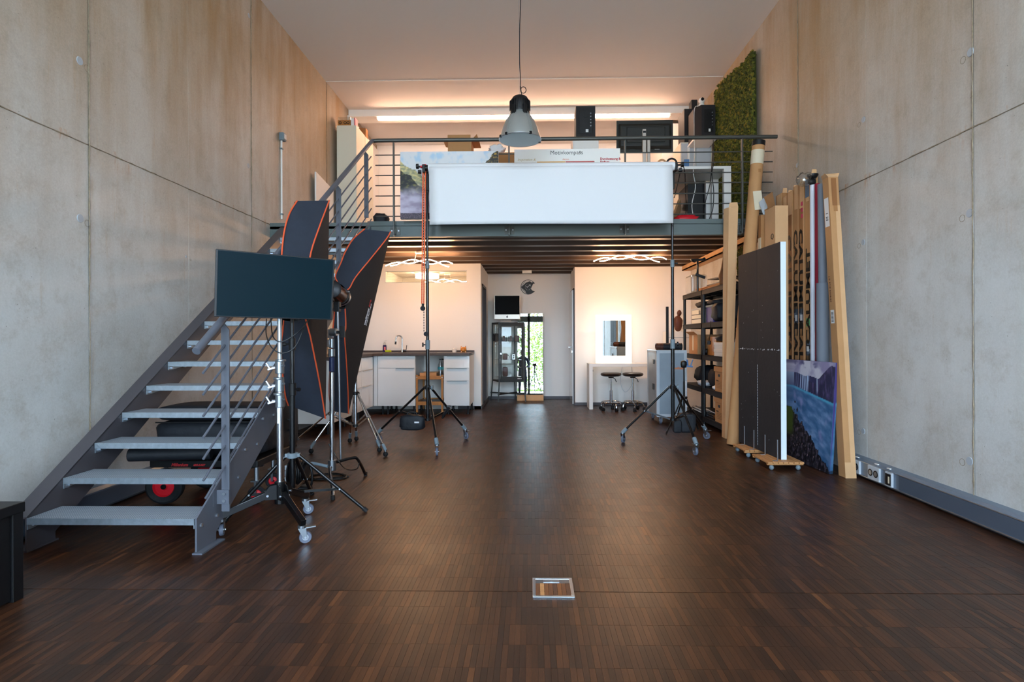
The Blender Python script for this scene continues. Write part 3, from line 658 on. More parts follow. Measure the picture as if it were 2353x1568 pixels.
for z, s_ in ((.735 + .04, -1), (.87, -1), (.98 + .0, 1)):
    p = part('clamp_collar', MB().cyl(cm + Vector((0, 0, z - .038)), cm + Vector((0, 0, z + .038)), .026, n=14).cyl(cm + Vector((.006 * s_, 0, z + .036)), cm + Vector((.006 * s_, 0, z + .05)), .031, n=14), 'zinc', t, smooth=1, bevel=.003)
    part('wing_handle', MB().bar(cm + Vector((-.024, -.01, z)), cm + Vector((-.062, -.03, z - .012)), .022, .012).cyl(cm + Vector((-.02, 0, z)), cm + Vector((-.045, -.01, z)), .010, n=8).bar(cm + Vector((-.05, -.02, z - .01)), cm + Vector((-.07, -.03, z + .03)), .014, .010), 'alu', p, bevel=.002)
    part('clamp_bolt', MB().cyl(cm + Vector((.02, -.012, z + .012)), cm + Vector((.036, -.02, z + .012)), .008, n=6), 'zinc', p)
ml = [W(496, 572, Y=3.02), W(770, 597, Y=3.36), W(763, 736, Y=3.36), W(492, 728, Y=3.02)]
cen = sum(ml, Vector()) / 4; ux = ((ml[1] - ml[0]) + (ml[2] - ml[3])).normalized(); uz = ((ml[0] - ml[3]) + (ml[1] - ml[2])); uz = (uz - ux * uz.dot(ux)).normalized(); uy = ux.cross(uz) * 1.0
if uy.y < 0: uy = -uy
wd = ((ml[1] - ml[0]).length + (ml[2] - ml[3]).length) / 2; hd = ((ml[0] - ml[3]).length + (ml[1] - ml[2]).length) / 2
mm = Matrix((ux, uy, uz)).transposed()
t = thing('monitor', 'large flat black screen tilted on the silver rolling stand beside the stairs', 'monitor', cen)
def quad4(pts, off): return [Vector(p) + Vector(off) for p in pts]
nb = uy
def shrink(k): return [cen + (p - cen) * k for p in ml]
bd = MB(); fr_ = [ml[3], ml[2], ml[1], ml[0]]
bd.hexa(fr_, [p + nb * .03 for p in fr_]); part('housing', bd, 'black', t, bevel=.003)
fr2 = [p + (cen - p).normalized() * .012 - nb * .0012 for p in fr_]
part('screen', MB().hexa(fr2, [p + nb * .002 for p in fr2]), 'screen', t)
part('rear_mount', MB().ob(cen + nb * .05, (.22, .05, .2), mm).bar(cen + nb * .06, Vector((cm.x, cm.y, cen.z)), .05, .05), 'black', t)
# loose cables below the monitor
for pts, lab in (([(612, 733, 3.42), (612, 770, 3.4), (625, 800, 3.38), (650, 812, 3.38), (680, 795, 3.4), (703, 740, 3.45)], 'black cable looping below the monitor, left of the chrome collars'),
                 ([(622, 733, 3.42), (628, 775, 3.36), (650, 785, 3.36), (690, 760, 3.4), (708, 735, 3.5)], 'thin black cable sagging under the middle of the monitor')):
    cablething('cable', [W(x, y, Y=d) for x, y, d in pts], lab, r=.0035)

# ================================================================ SOFTBOXES
def softbox(name, label, ribs, side_txt=None, rim_back=.05):
    P = [[W(x, y, Y=d) for x, y, d in rb] for rb in ribs]
    c = sum((p[0] for p in P), Vector()) / 4
    t = thing(name, label, 'softbox', c)
    rc = sum((p[-1] for p in P), Vector()) / 4
    for k in range(4):
        A, B = P[k], P[(k + 1) % 4]; g = []
        for i in range(len(A)):
            row = []
            for j in range(7):
                u = j / 6; p = A[i].lerp(B[i], u); out = (p - rc); out = out - (c - rc).normalized() * out.dot((c - rc).normalized())
                w_ = math.sin(math.pi * u) * .012 * (1 - .5 * i / len(A))
                row.append(p + (p - (A[i] + B[i]) / 2).cross(Vector()) + out.normalized() * w_ * (1 if i < len(A) - 1 else 0))
            g.append(row)
        part('fabric_panel', MB().sheet(g), 'fabric' if k % 2 == 0 else 'fabricd', t, smooth=2)
    for k in range(4): part('piping', MB().tube([p - (rc - c).normalized() * .003 for p in curvept(P[k], 4)], .0055, 6), 'orange', t, smooth=1)
    nn = (P[1][-1] - P[0][-1]).cross(P[3][-1] - P[0][-1]).normalized()
    if nn.dot(rc - c) < 0: nn = -nn
    E = [p[-1] for p in P]
    part('rim', MB().sheet([[e for e in E + [E[0]]], [e + nn * rim_back for e in E + [E[0]]]]), 'fabricd', t)
    part('diffuser', MB().add([e.lerp(rc, .02) + nn * .012 for e in E], [(0, 1, 2, 3)]), 'paper', t)
    ax = (rc - c).normalized()
    p0 = [p[0] for p in P]
    part('speed_ring', MB().cyl(c - ax * .012, c + ax * .02, .075, n=20), 'alu', t, smooth=1)
    return t, c, rc, P
lsb = softbox('softbox', 'tall black strip softbox with orange piping, left one behind the monitor', [
    [(652, 668, 3.74), (649, 640, 3.72), (648, 585, 3.72), (654, 530, 3.78), (666, 490, 3.88), (683, 462, 3.98)],
    [(700, 680, 3.78), (706, 640, 3.80), (715, 580, 3.86), (733, 525, 3.95), (746, 490, 4.05), (757, 461, 4.15)],
    [(702, 732, 3.78), (712, 768, 3.80), (716, 786, 3.82), (729, 850, 3.92), (740, 910, 4.05), (748, 962, 4.15)],
    [(652, 737, 3.74), (650, 760, 3.72), (646, 800, 3.72), (650, 860, 3.80), (656, 910, 3.9), (663, 932, 3.98)]])
rsb = softbox('softbox', 'slanted black strip softbox with white lettering, in front of the kitchen', [
    [(776, 650, 4.40), (771, 634, 4.40), (784, 604, 4.46), (794, 579, 4.53), (812, 550, 4.62), (838, 527, 4.72)],
    [(796, 668, 4.44), (804, 662, 4.47), (818, 637, 4.53), (853, 594, 4.66), (888, 550, 4.80), (898, 533, 4.86)],
    [(793, 706, 4.44), (795, 752, 4.46), (792, 770, 4.46), (796, 830, 4.56), (800, 900, 4.72), (801, 951, 4.86)],
    [(770, 706, 4.40), (766, 750, 4.40), (762, 800, 4.42), (758, 860, 4.50), (757, 910, 4.62), (762, 945, 4.72)]])
o_ = W(839, 748, Y=4.62); rt = W(851, 700, Y=4.62) - o_; upv = W(828, 745, Y=4.52) - o_
text('lettering', 'walimex', .042, 'whiteink', rsb[0], o_, rt, upv, shear=.2, bold=.0012)
text('lettering', 'pro', .042, 'redink', rsb[0], o_ + rt.normalized() * .155, rt, upv, shear=.2, bold=.0012)
text('lettering', 'STUDIO EQUIPMENT', .020, 'whiteink', rsb[0], o_ - upv.normalized() * .028, rt, upv, shear=.2)
# studio flash in the right softbox
c = rsb[1]; t = thing('studio_flash', 'bronze-black cylindrical studio flash head behind the monitor edge', 'flash head', c)
ax = (W(758, 660, Y=4.12) - c).normalized(); mm = Matrix((ax.orthogonal().normalized(), ax.cross(ax.orthogonal().normalized()), ax)).transposed()
part('housing', MB().lathe([(.05, .03), (.062, .035), (.064, .23), (.06, .235)], c, 24, mm), 'bronze', t, smooth=1)
part('mount_ring', MB().lathe([(.072, .0), (.074, .02), (.07, .035)], c, 24, mm), 'black', t, smooth=1)
part('rear_panel', MB().lathe([(.066, .235), (.068, .25), (.05, .262)], c, 24, mm), 'black', t, smooth=1)
q = c + ax * .26; part('dial', MB().cyl(q, q + ax * .012, .014, n=12), 'whiteink', t)
part('lock_lever', MB().bar(c + Vector((.05, -.05, .03)), c + Vector((.085, -.07, .035)), .018, .008), 'alu', t)
part('tilt_bracket', MB().bar(c + ax * .1 - Vector((0, 0, .06)), c + ax * .1 - Vector((0, 0, .14)), .04, .05, up=(0, 1, 0)).cyl(c + ax * .1 + Vector((.0, 0, -.11)), c + ax * .1 + Vector((.07, -.03, -.11)), .008, n=8), 'black', t, bevel=.004)
FB = c + ax * .1 - Vector((0, 0, .13))

# black tripod carrying the left softbox
Ct = (-1.552, 3.62)
t = thing('light_stand', 'black tripod light stand with bare rubber feet in front of the left softbox', 'light stand', (Ct[0], Ct[1], 0))
hubz = W(668, 1046, Y=3.62).z; lowz = W(668, 1131, Y=3.62).z
tripod(t, Ct, [fl(843, 1177), fl(513, 1203), Vector((-1.62, 4.12, 0))], hubz, lowz,
       [(lowz - .01, W(668, 905, Y=3.62).z, .0175, 'blackm'), (W(668, 905, Y=3.62).z, 1.17, .0135, 'blackm'), (1.17, 1.40, .011, 'blackm')], 'blackm', 'grey', lr=.0125, brace=.60)
collar(t, Ct, W(668, 895, Y=3.62).z, 'black', .024, .08, 'black', (1, -.3), .012)
collar(t, Ct, 1.12, 'black', .021, .08, 'black', (-1, -.3), .012)

# C-stand carrying the right softbox
Cc = W(763, 1090, Y=4.30); Cc = (Cc.x, Cc.y)
t = thing('c_stand', 'chrome stand with turtle legs and dark blue sleeve right of the black tripod', 'light stand', (Cc[0], Cc[1], 0))
cv = Vector((Cc[0], Cc[1], 0)); zz = lambda py: W(763, py, Y=4.30).z
part('pole', MB().cyl(cv + Vector((0, 0, zz(1075))), cv + Vector((0, 0, zz(856))), .0175, n=16), 'chrome', t, smooth=1)
part('sleeve', MB().cyl(cv + Vector((0, 0, zz(854))), cv + Vector((0, 0, zz(821))), .020, n=16), 'navy', t, smooth=1)
part('collar', MB().cyl(cv + Vector((0, 0, zz(820))), cv + Vector((0, 0, zz(802))), .025, n=16), 'zinc', t, smooth=1, bevel=.003)
part('collar', MB().cyl(cv + Vector((0, 0, zz(800))), cv + Vector((0, 0, zz(778))), .020, n=16).box(cv.x - .035, cv.x - .01, cv.y - .02, cv.y + .01, zz(798), zz(781)), 'zinc', t, smooth=1, bevel=.003)
g = part('grip_head', MB().box(cv.x - .022, cv.x + .012, cv.y - .03, cv.y + .02, zz(777), zz(757)).cyl(cv + Vector((.0, -.03, zz(764))), cv + Vector((.055, -.035, zz(764))), .030, n=18), 'zinc', t, smooth=1, bevel=.003)
part('grip_handle', MB().cyl(cv + Vector((.05, -.035, zz(764))), cv + Vector((.085, -.035, zz(764))), .012, n=10).box(cv.x + .08, cv.x + .115, cv.y - .045, cv.y - .025, zz(776), zz(750)), 'black', g)
part('boom_arm', MB().cyl(FB, W(783, 1060, Y=4.42), .0085, n=12), 'alu', t, smooth=1)
hb = Vector((cv.x, cv.y, .17))
part('hub', MB().cyl(hb + Vector((0, 0, -.03)), hb + Vector((0, 0, .05)), .030, n=14), 'zinc', t, smooth=1, bevel=.003)
legs = [[hb + Vector((.03, .02, .03)), W(808, 1053, Y=4.42), W(822, 1056, Y=4.47), fl(840, 1094) + Vector((0, 0, .012))],
        [hb + Vector((0, -.03, .0)), hb + Vector((.004, -.06, -.01)), W(764, 1128, Y=4.07) + Vector((0, 0, .02)), fl(765, 1149) + Vector((0, 0, .012))],
        [hb + Vector((-.03, .0, .0)), hb + Vector((-.16, .05, .012)), hb + Vector((-.20, .07, -.01)), Vector((cv.x - .30, cv.y + .12, .012))]]
for lg, mt in zip(legs, ('blackm', 'chrome', 'grey')):
    l_ = part('leg', MB().tube(curvept(lg, 5), .0125, 10), mt, t, smooth=1)
    e = Vector(lg[-1]); part('foot_cap', MB().cyl(e - Vector((0, 0, .011)), e + Vector((0, 0, .02)), .015, n=10), 'blackr', l_)

# chrome wheeled stands behind
def chrome_stand(label, c, tips, hub, low, top):
    t = thing('light_stand', label, 'light stand', (c[0], c[1], 0))
    tripod(t, c, tips, hub, low, [(low - .02, hub + .4, .0165, 'chrome'), (hub + .4, top, .0125, 'chrome')], 'chrome', 'black', 'ball', lr=.009, brace=.42)
    collar(t, c, hub + .42, 'black', .022, .06)
chrome_stand('chrome tripod stand on small black ball casters behind the slanted softbox', (-1.80, 5.72), [fl(804, 1018), fl(886, 1050), fl(676, 1030)], .60, .27, 1.25)
chrome_stand('second chrome tripod stand, its right foot just inside the other one', (-1.86, 5.86), [fl(872, 1040), Vector((-2.22, 5.62, 0)), Vector((-1.98, 6.32, 0))], .60, .27, 1.2)

# ================================================================ UNDER THE STAIRS
t = thing('equipment_cart', 'black hand cart with red-hubbed wheels under the stairs', 'cart', (-2.3, 3.95, 0))
def wheel(root, c, r, w, hub, ang=0, name='wheel'):
    a = Vector((math.cos(ang), math.sin(ang), 0)); b = Vector((-a.y, a.x, 0)); m = Matrix((a, Vector((0, 0, 1)), b)).transposed()
    p = part(name, MB().lathe([(r * .55, -w * .35), (r * .85, -w / 2), (r * .97, -w * .35), (r, 0), (r * .97, w * .35), (r * .85, w / 2), (r * .55, w * .35)], c, 32, m, cap=False), 'tyre', root, smooth=1)
    part('rim', MB().lathe([(r * .15, -w * .3), (r * .2, -w * .22), (r * .5, -w * .2), (r * .57, -w * .42), (r * .57, w * .42), (r * .5, w * .2)], c, 28, m), hub, p, smooth=1)
    part('axle_cap', MB().cyl(Vector(c) - b * w * .45, Vector(c) + b * w * .45, r * .14, n=14), 'blackm', p, smooth=1)
    return p
wheel(t, fl(380, 1158) + Vector((0, 0, .125)), .125, .07, 'red', R(8))
wheel(t, fl(380, 1158) + Vector((.06, .42, .125)), .125, .07, 'red', R(8))
cz = .26
part('deck', MB().box(-2.66, -1.90, 3.86, 4.40, cz, cz + .05), 'black', t, bevel=.006)
part('frame', MB().bar((-2.5, 4.0, .14), (-1.95, 4.05, .24), .02, .02).bar((-2.5, 4.3, .14), (-1.95, 4.3, .24), .02, .02).bar((-2.55, 3.9, .13), (-2.55, 4.35, .13), .02, .02), 'blackm', t)
for (px_, py_, r) in ((590, 1157, .062), (628, 1122, .058)):
    p = fl(px_, py_); wheel(t, p + Vector((0, 0, r)), r, .03, 'red', R(15))
    part('caster_fork', MB().box(p.x - .008, p.x + .008, p.y - .025, p.y - .02, r, r * 2 + .03).box(p.x - .008, p.x + .008, p.y + .02, p.y + .025, r, r * 2 + .03).box(p.x - .03, p.x + .03, p.y - .03, p.y + .03, r * 2 + .03, r * 2 + .04).cyl(p + Vector((0, 0, r * 2 + .04)), Vector((p.x, p.y, cz + .02)), .016), 'zinc', t)
q = W(393, 1078, Y=3.855); text('lettering', 'Millenium', .030, 'redink', t, (q.x, 3.857, cz + .012), (1, 0, 0), (0, 0, 1), shear=.3, bold=.0008)
text('lettering', 'GIG-KART', .018, 'redink', t, (q.x + .155, 3.857, cz + .014), (1, 0, 0), (0, 0, 1), shear=.3, bold=.0008)
zb_ = cz + .055
t = thing('equipment_bag', 'long black padded equipment bag lying on the cart under the stairs', 'bag', (-2.3, 4.1, zb_))
part('body', MB().blob((-2.30, 4.12, zb_ + .13), (.80, .40, .26), 3, .05, 14, .35), 'bag', t, smooth=2)
part('lid', MB().blob((-2.30, 4.12, zb_ + .31), (.78, .38, .11), 5, .05, 12, .35), 'bag', t, smooth=2)
part('zip', MB().bar((-2.66, 3.925, zb_ + .25), (-1.97, 3.925, zb_ + .255), .006, .008), 'black', t)
single('tube_bag', MB().cyl(W(297, 1046, Y=3.70), W(297, 1046, Y=3.70) + Vector((.5, .10, -.005)), .045, n=16), 'bag', 'slim black roll bag poking out below the equipment bag', 'bag', smooth=1, bevel=.006)
t = thing('trolley_suitcase', 'black ribbed hard suitcase with zip and side handle behind the stair stringer', 'suitcase', (-1.98, 4.42, .3))
sx, sy = W(652, 1000, Y=4.35).x, 4.35
part('shell', MB().blob((sx - .09, sy + .1, .475), (.20, .36, .40), 0, 0, 14, .25), 'black', t, smooth=2, bevel=0)
for k in range(11): part('rib', MB().box(sx - .188, sx - .03, sy - .088, sy - .075, .335 + k * .026, .348 + k * .026), 'black', t, bevel=.004)
part('zip', MB().tube([(sx + .0, sy - .07, .30), (sx + .006, sy - .07, .64)], .005, 6), 'bronze', t)
part('side_handle', MB().tube(curvept([(sx + .012, sy + .05, .52), (sx + .04, sy + .05, .50), (sx + .04, sy + .05, .45), (sx + .012, sy + .05, .43)], 4), .008, 8), 'black', t, smooth=1)
part('wheel_foot', MB().cyl((sx - .16, sy - .04, .245), (sx - .13, sy - .04, .245), .03).cyl((sx - .03, sy - .04, .245), (sx, sy - .04, .245), .03).box(sx - .17, sx + .01, sy - .06, sy + .2, .262, .285), 'blackr', t)
# cable reel
c = fl(676, 1128) + Vector((0, 0, .14)); t = thing('cable_reel', 'black cable reel with white sockets standing behind the black tripod', 'cable reel', (c.x, c.y, 0))
for k in range(6): part('cable_winding', MB().torus(c + Vector((.01 + k * .014, 0, .0)), .085 - .003 * (k % 2), .008, Matrix.Rotation(R(90), 3, 'Y'), 28, 6), 'cable', t, smooth=1)
part('drum', MB().cyl(c + Vector((-.02, 0, 0)), c + Vector((-.01, 0, 0)), .105, n=28).cyl(c + Vector((-.01, 0, 0)), c + Vector((.1, 0, 0)), .06, n=24), 'black', t, smooth=1)
part('carry_frame', MB().tube(curvept([c + Vector((-.05, -.02, -.10)), c + Vector((.12, -.03, -.115)), c + Vector((.15, -.03, -.02)), c + Vector((.13, -.03, .08))], 5), .009, 8).tube([c + Vector((-.05, .05, -.13)), c + Vector((.12, .05, -.13))], .009, 8), 'blackm', t, smooth=1)
for k in range(3): part('socket_outlet', MB().box(c.x - .052, c.x - .02, c.y - .05, c.y - .0, c.z - .06 + k * .042, c.z - .022 + k * .042), 'lgrey', t, bevel=.004)
# cable loops on the floor
def floorloop(c, r, lab, n=20, seed=1):
    rr = random.Random(seed); pts = []
    for k in range(n * 2): a = k / n * 2 * math.pi; pts.append((c.x + (r + rr.uniform(-.02, .02)) * math.cos(a) * 1.2, c.y + (r * .8 + rr.uniform(-.02, .02)) * math.sin(a), .006 + .004 * (k >= n)))
    pts = [(c.x - .45, c.y - .02, .006), (c.x - .25, c.y - .1, .006)] + pts
    cablething('power_cable', pts, lab, r=.0055, cat='cable', k=3)
floorloop(fl(752, 1098), .13, 'black power cable coiled on the floor by the chrome turtle legs', seed=4)
cablething('power_cable', [W(755, 1020, Y=4.28), W(770, 1045, Y=4.3), W(785, 1070, Y=4.32), fl(800, 1082) + Vector((0, 0, .008)), W(820, 1078, Y=4.5), W(826, 1062, Y=4.5)], 'thin black cable hanging from the chrome pole in a loop', r=.004)
# black low table at the left edge
t = thing('side_table', 'black square low table cut off by the left edge of the picture', 'table', (-2.5, 2.2, 0))
part('table_top', MB().box(-2.83, -2.265, 1.90, 2.47, .385, .43), 'black', t, bevel=.003)
for x in (-2.825, -2.32):
    for y in (1.905, 2.415): part('leg', MB().box(x, x + .05, y, y + .05, 0, .385), 'black', t, bevel=.002)
part('side_panel', MB().box(-2.292, -2.28, 1.96, 2.41, .01, .385).box(-2.77, -2.32, 2.44, 2.452, .01, .385), 'black', t)
# ================================================================ BACKDROP SYSTEM
def bstand(label, c, tips, top, kcol):
    t = thing('backdrop_stand', label, 'light stand', (c[0], c[1], 0))
    tripod(t, c, tips, .63, .285, [(.27, 1.08, .0195, 'blackm'), (1.08, 1.98, .0165, 'blackm'), (1.98, top, .0135, 'blackm')], 'blackm', 'black', 'wheel', lr=.0125, cr=.042, brace=.52)
    collar(t, c, 1.09, 'grey', .025, .10, 'black', kcol, .024); collar(t, c, 1.95, 'grey', .022, .08, 'black', kcol, .012)
    collar(t, c, .63, 'black', .026, .05, 'grey', (1, -.2), .026)
    return t
BL, BR_ = (W(983, 900, Y=6.03).x, 6.03), (W(1546, 900, Y=6.03).x, 6.03)
sL = bstand('black wheeled stand holding the left end of the white backdrop roll', BL, [fl(871, 1018), fl(1004, 1048), fl(1071, 1010)], 3.0, (-1, -.2))
sR = bstand('black wheeled stand holding the right end of the white backdrop roll', BR_, [fl(1432, 1018), fl(1598, 1047), fl(1624, 1010)], 3.0, (1, -.2))
zr = W(1260, 385, Y=6.03).z; rr_ = .046
RY = 5.94
t = thing('backdrop_roll', 'wide roll of white backdrop paper hanging partly unrolled below the loft rail', 'backdrop', (.2, RY, 2.4))
xa, xb = W(985, 385, Y=RY).x, W(1549, 382, Y=RY).x
zl, zr2 = W(985, 386, Y=RY).z, W(1549, 382, Y=RY).z
part('roll', MB().tube([(xa, RY, zl), (xb, RY, zr2)], rr_, 28), 'paper', t, smooth=1)
g = []
xr1 = W(1543, 400, Y=RY).x
for i in range(15):
    v = i / 14; row = []
    for j in range(25):
        u = j / 24; x = xa + .012 + (xr1 - xa - .012) * u - .0 * v + (.012 * v if u > .96 else 0); ztop = zl + (zr2 - zl) * u
        zb = W(1220, 515.5, Y=RY).z
        y = RY - rr_ - .001 + .03 * v * v + .004 * math.sin(u * 9 + v * 3) * v
        row.append((x, y, ztop + (zb - ztop) * v + (.0 if v < 1 else .004 * math.sin(u * 5))))
    g.append(row)
part('hanging_paper', MB().sheet(g, (0, .0012, 0)), 'paper', t, smooth=2)
for (x, y), lab in ((BL, 'left'), (BR_, 'right')):
    s = -1 if lab == 'left' else 1
    xe = xa if s < 0 else xb; z = zl if s < 0 else zr2
    root = sL if s < 0 else sR
    part('roll_bracket', MB().box(min(x, x + .03 * s), max(x, x + .03 * s), RY - .03, y + .02, z - .05, z + .03).cyl((xe - s * .01, RY, z), (xe + s * .035, RY, z), .03), 'black', root, bevel=.004)
    part('bracket_knob', MB().cyl((x + s * .03, RY + .02, z + .015), (x + s * .085, RY + .01, z + .02), .010).cyl((x + s * .075, RY + .01, z + .02), (x + s * .10, RY + .01, z + .02), .028, n=12).cyl((x + s * .04, RY - .02, z - .05), (x + s * .075, RY - .03, z - .05), .02, n=12), 'black', root, smooth=1)
    part('head_clamp', MB().box(x - .02, x + .02, y - .03, y + .03, z - .22, z - .04), 'black', root, bevel=.004)
# orange bead chain and its weight, dark chain beside the pole
t = thing('bead_chain', 'bright orange bead chain hanging beside the left backdrop stand', 'chain', (W(974, 700, Y=5.95).x, 5.95, 1.47))
zt_, zb_ = W(974, 386, Y=5.95).z, W(972, 700, Y=5.95).z
for k, dx in enumerate((-.013, .013)):
    xt, xb_ = W(975, 386, Y=5.95).x, W(971.5, 700, Y=5.95).x; mb = MB(); nn_ = 110
    for i in range(nn_):
        v = i / nn_; x = xt + (xb_ - xt) * v + dx * (1 - .2 * v); z = zt_ + (zb_ - zt_) * v
        a = R(45) if i % 2 else R(-45)
        mb.ob((x, 5.95, z), (.0135, .006, .0125), Matrix.Rotation(a * .4, 3, 'Z'))
    part('chain_strand', mb, mat('orange_chain', (250, 110, 60), .45) if k == 0 else bpy.data.materials['orange_chain'], t, stuff=True)
q = W(971.5, 709, Y=5.95); part('chain_weight', MB().cyl((q.x, q.y - .012, q.z), (q.x, q.y + .012, q.z), .026, n=20).cyl((q.x, q.y, q.z + .02), (q.x, q.y, zb_ + .01), .012), 'foam', t, smooth=1, bevel=.004)
part('chain_wheel', MB().cyl((xt - .02, 5.95, zt_ + .01), (xt + .02, 5.95, zt_ + .01), .03, n=16).box(xt - .04, xt + .06, 5.93, 5.97, zt_ + .0, zt_ + .02), 'red', t, bevel=.003)
t = thing('bead_chain', 'thin dark bead chain running down close to the left backdrop pole', 'chain', (BL[0] - .03, 5.98, 1.2))
mb = MB(); z = W(980, 405, Y=5.98).z
while z > W(980, 765, Y=5.98).z: mb.ob((BL[0] - .032, 5.99, z), (.008, .006, .014)); z -= .028
part('chain_strand', mb, 'black', t, stuff=True); mb = MB(); z = W(980, 405, Y=5.98).z - .014
while z > W(980, 765, Y=5.98).z: mb.ob((BL[0] - .032, 5.99, z), (.006, .005, .012)); z -= .028
part('chain_strand', mb, 'lgrey', t, stuff=True)
q = W(979, 768, Y=5.95); part('chain_weight', MB().cyl((q.x, q.y - .01, q.z), (q.x, q.y + .01, q.z), .024, n=20), 'foam', t, smooth=1)
# sandbags
t = thing('sandbag', 'black sandbag with a white tag hanging from the left backdrop stand', 'sandbag', W(947, 988, Y=6.0))
a, b = W(922, 955, Y=6.0), W(972, 988, Y=6.0)
part('bag_body', MB().blob(((a.x + b.x) / 2, 6.0, (a.z + b.z) / 2), (b.x - a.x + .03, .09, a.z - b.z + .01), 4, .22, 12, .5, 5), 'bag', t, smooth=2)
part('handle', MB().tube(curvept([W(936, 956, Y=5.99), W(938, 948, Y=5.99), W(955, 948, Y=5.99), W(958, 958, Y=5.99)], 4), .007, 6), 'bag', t, smooth=1)
q = W(952, 972, Y=5.945); part('tag', MB().box(q.x, q.x + .05, 5.945, 5.949, q.z - .004, q.z + .012), 'whiteink', t)
t = thing('sandbag', 'black saddle sandbag hanging in two lobes from the right backdrop stand', 'sandbag', W(1572, 992, Y=6.1))
part('bag_body', MB().blob(W(1577, 972, Y=6.14), (.19, .09, .21), 6, .15, 12, .4, 4), 'bag', t, smooth=2)
part('bag_lobe', MB().blob(W(1556, 980, Y=6.10), (.09, .08, .14), 9, .15, 10, .4, 4), 'bag', t, smooth=2)
single('clamp', MB().tube(curvept([W(1016, 962, Y=6.12), W(1024, 945, Y=6.12), W(1032, 938, Y=6.12)], 4), .012, 8).bar(W(1032, 937, Y=6.12), W(1018, 958, Y=6.14), .02, .03).box(*(lambda p: (p.x - .02, p.x + .02, p.y - .01, p.y + .01, p.z - .01, p.z + .01))(W(1031, 934, Y=6.1))), 'black', 'black spring clamp hooked on the right leg of the left backdrop stand', 'clamp', smooth=1)

# ================================================================ KITCHEN
FY, FX = 8.50, -2.40     # door faces
CZ0, CZ1, CT = .135, .90, .938
def feet(t, xs, ys):
    for x in xs:
        for y in ys: part('cabinet_foot', MB().cyl((x, y, .012), (x, y, CZ0), .016, n=12).cyl((x, y, 0), (x, y, .012), .028, n=12), 'black', t, smooth=1)
kx = lambda px_: W(px_, 850, Y=FY).x
x0, x1 = kx(867.5), kx(954)
t = thing('base_cabinet', 'wide white gloss sink cabinet with flap front below the tap', 'cabinet', ((x0 + x1) / 2, 8.8, 0))
part('body', MB().box(x0, x1, FY + .02, KY - .01, CZ0, CZ1 - .005), 'panelw', t)
zs = W(900, 846.5, Y=FY).z
part('flap', MB().box(x0 + .003, x1 - .003, FY, FY + .018, zs + .003, CZ1 - .012), 'gloss', t, bevel=.0015)
d_ = part('door', MB().box(x0 + .003, x1 - .003, FY, FY + .018, CZ0, zs - .003), 'gloss', t, bevel=.0015)
part('handle', MB().box(x0 + .28, x1 - .02, FY - .014, FY, zs - .008, zs - .002), 'grey', d_)
feet(t, (x0 + .06, x1 - .03, (x0 + x1) / 2 - .15), (FY + .08, KY - .08))
single('filler_panel', MB().box(FX + .0, x0 - .004, FY + .004, FY + .02, CZ0, CZ1 - .005), 'gloss', 'narrow white filler panel in the kitchen corner', 'panel')
x2, x3 = kx(1019.5), kx(1078.5)
t = thing('base_cabinet', 'white gloss drawer cabinet at the right end of the kitchen', 'cabinet', ((x2 + x3) / 2, 8.8, 0))
part('body', MB().box(x2, x3, FY + .02, KY - .01, CZ0, CZ1 - .005), 'panelw', t)
z_ = [CZ1 - .012, W(1050, 846.5, Y=FY).z, W(1050, 875.5, Y=FY).z, CZ0]
for k in range(3):
    d_ = part('drawer', MB().box(x2 + .003, x3 - .003, FY, FY + .018, z_[k + 1] + .003, z_[k] - .003), 'gloss', t, bevel=.0015)
    part('handle', MB().box(x2 + .05, x3 - .04, FY - .014, FY, z_[k] - .009, z_[k] - .003), 'grey', d_)
feet(t, (x2 + .06, x3 - .03), (FY + .08, KY - .08))
# left run along the wall
for k, (ya, yb) in enumerate(((6.70, 7.30), (7.30, 7.90), (7.90, 8.48))):
    t = thing('base_cabinet', ['white cabinet at the near end of the left kitchen run', 'white cabinet in the middle of the left kitchen run', 'white cabinet of the left run next to the kitchen corner'][k], 'cabinet', (-2.65, ya + .3, 0))
    part('body', MB().box(XL + .07, FX - .02, ya, yb, CZ0, CZ1 - .005), 'panelw', t)
    for zz0, zz1 in ((CZ0, .47), (.474, .70), (.704, CZ1 - .012)):
        d_ = part('drawer', MB().box(FX - .018, FX, ya + .003, yb - .003, zz0, zz1), 'gloss', t, bevel=.0015)
        part('handle', MB().box(FX, FX + .014, ya + .05, yb - .05, zz1 - .010, zz1 - .003), 'lgrey', d_)
    feet(t, (FX - .07, -2.85), (ya + .08,))
single('end_panel', MB().box(XL + .07, FX, 6.682, 6.698, CZ0, CZ1 - .005), 'panelw', 'white end panel of the left kitchen run behind the tripods', 'panel', bevel=.002)
t = thing('worktop', 'dark L-shaped worktop with upstand over the white kitchen cabinets', 'worktop', (-1.8, 8.8, CZ1))
xe = W(1079, 815, Y=FY - .02).x
part('slab', MB().prism([(XL + .01, KY - .005), (XL + .01, 6.68), (FX + .03, 6.68), (FX + .03, FY - .12), (FX + .15, FY - .025), (xe, FY - .025), (xe + .0, KY - .005)], 2, CZ1, CT), 'worktop', t, bevel=.002)
part('upstand', MB().box(-2.9, xe, KY - .02, KY - .002, CT, CT + .028), 'worktop', t)
snk = part('sink', MB().box(-2.06, -1.45, 8.66, 9.06, CT, CT + .004), 'blackm', t, bevel=.002)
part('basin', MB().box(-2.02, -1.72, 8.70, 9.02, CT + .004, CT + .006), 'black', snk)
q = W(924, 806, Y=9.0)
t = thing('tap', 'chrome kitchen tap with a high curved spout over the sink', 'tap', (q.x, 9.0, CT))
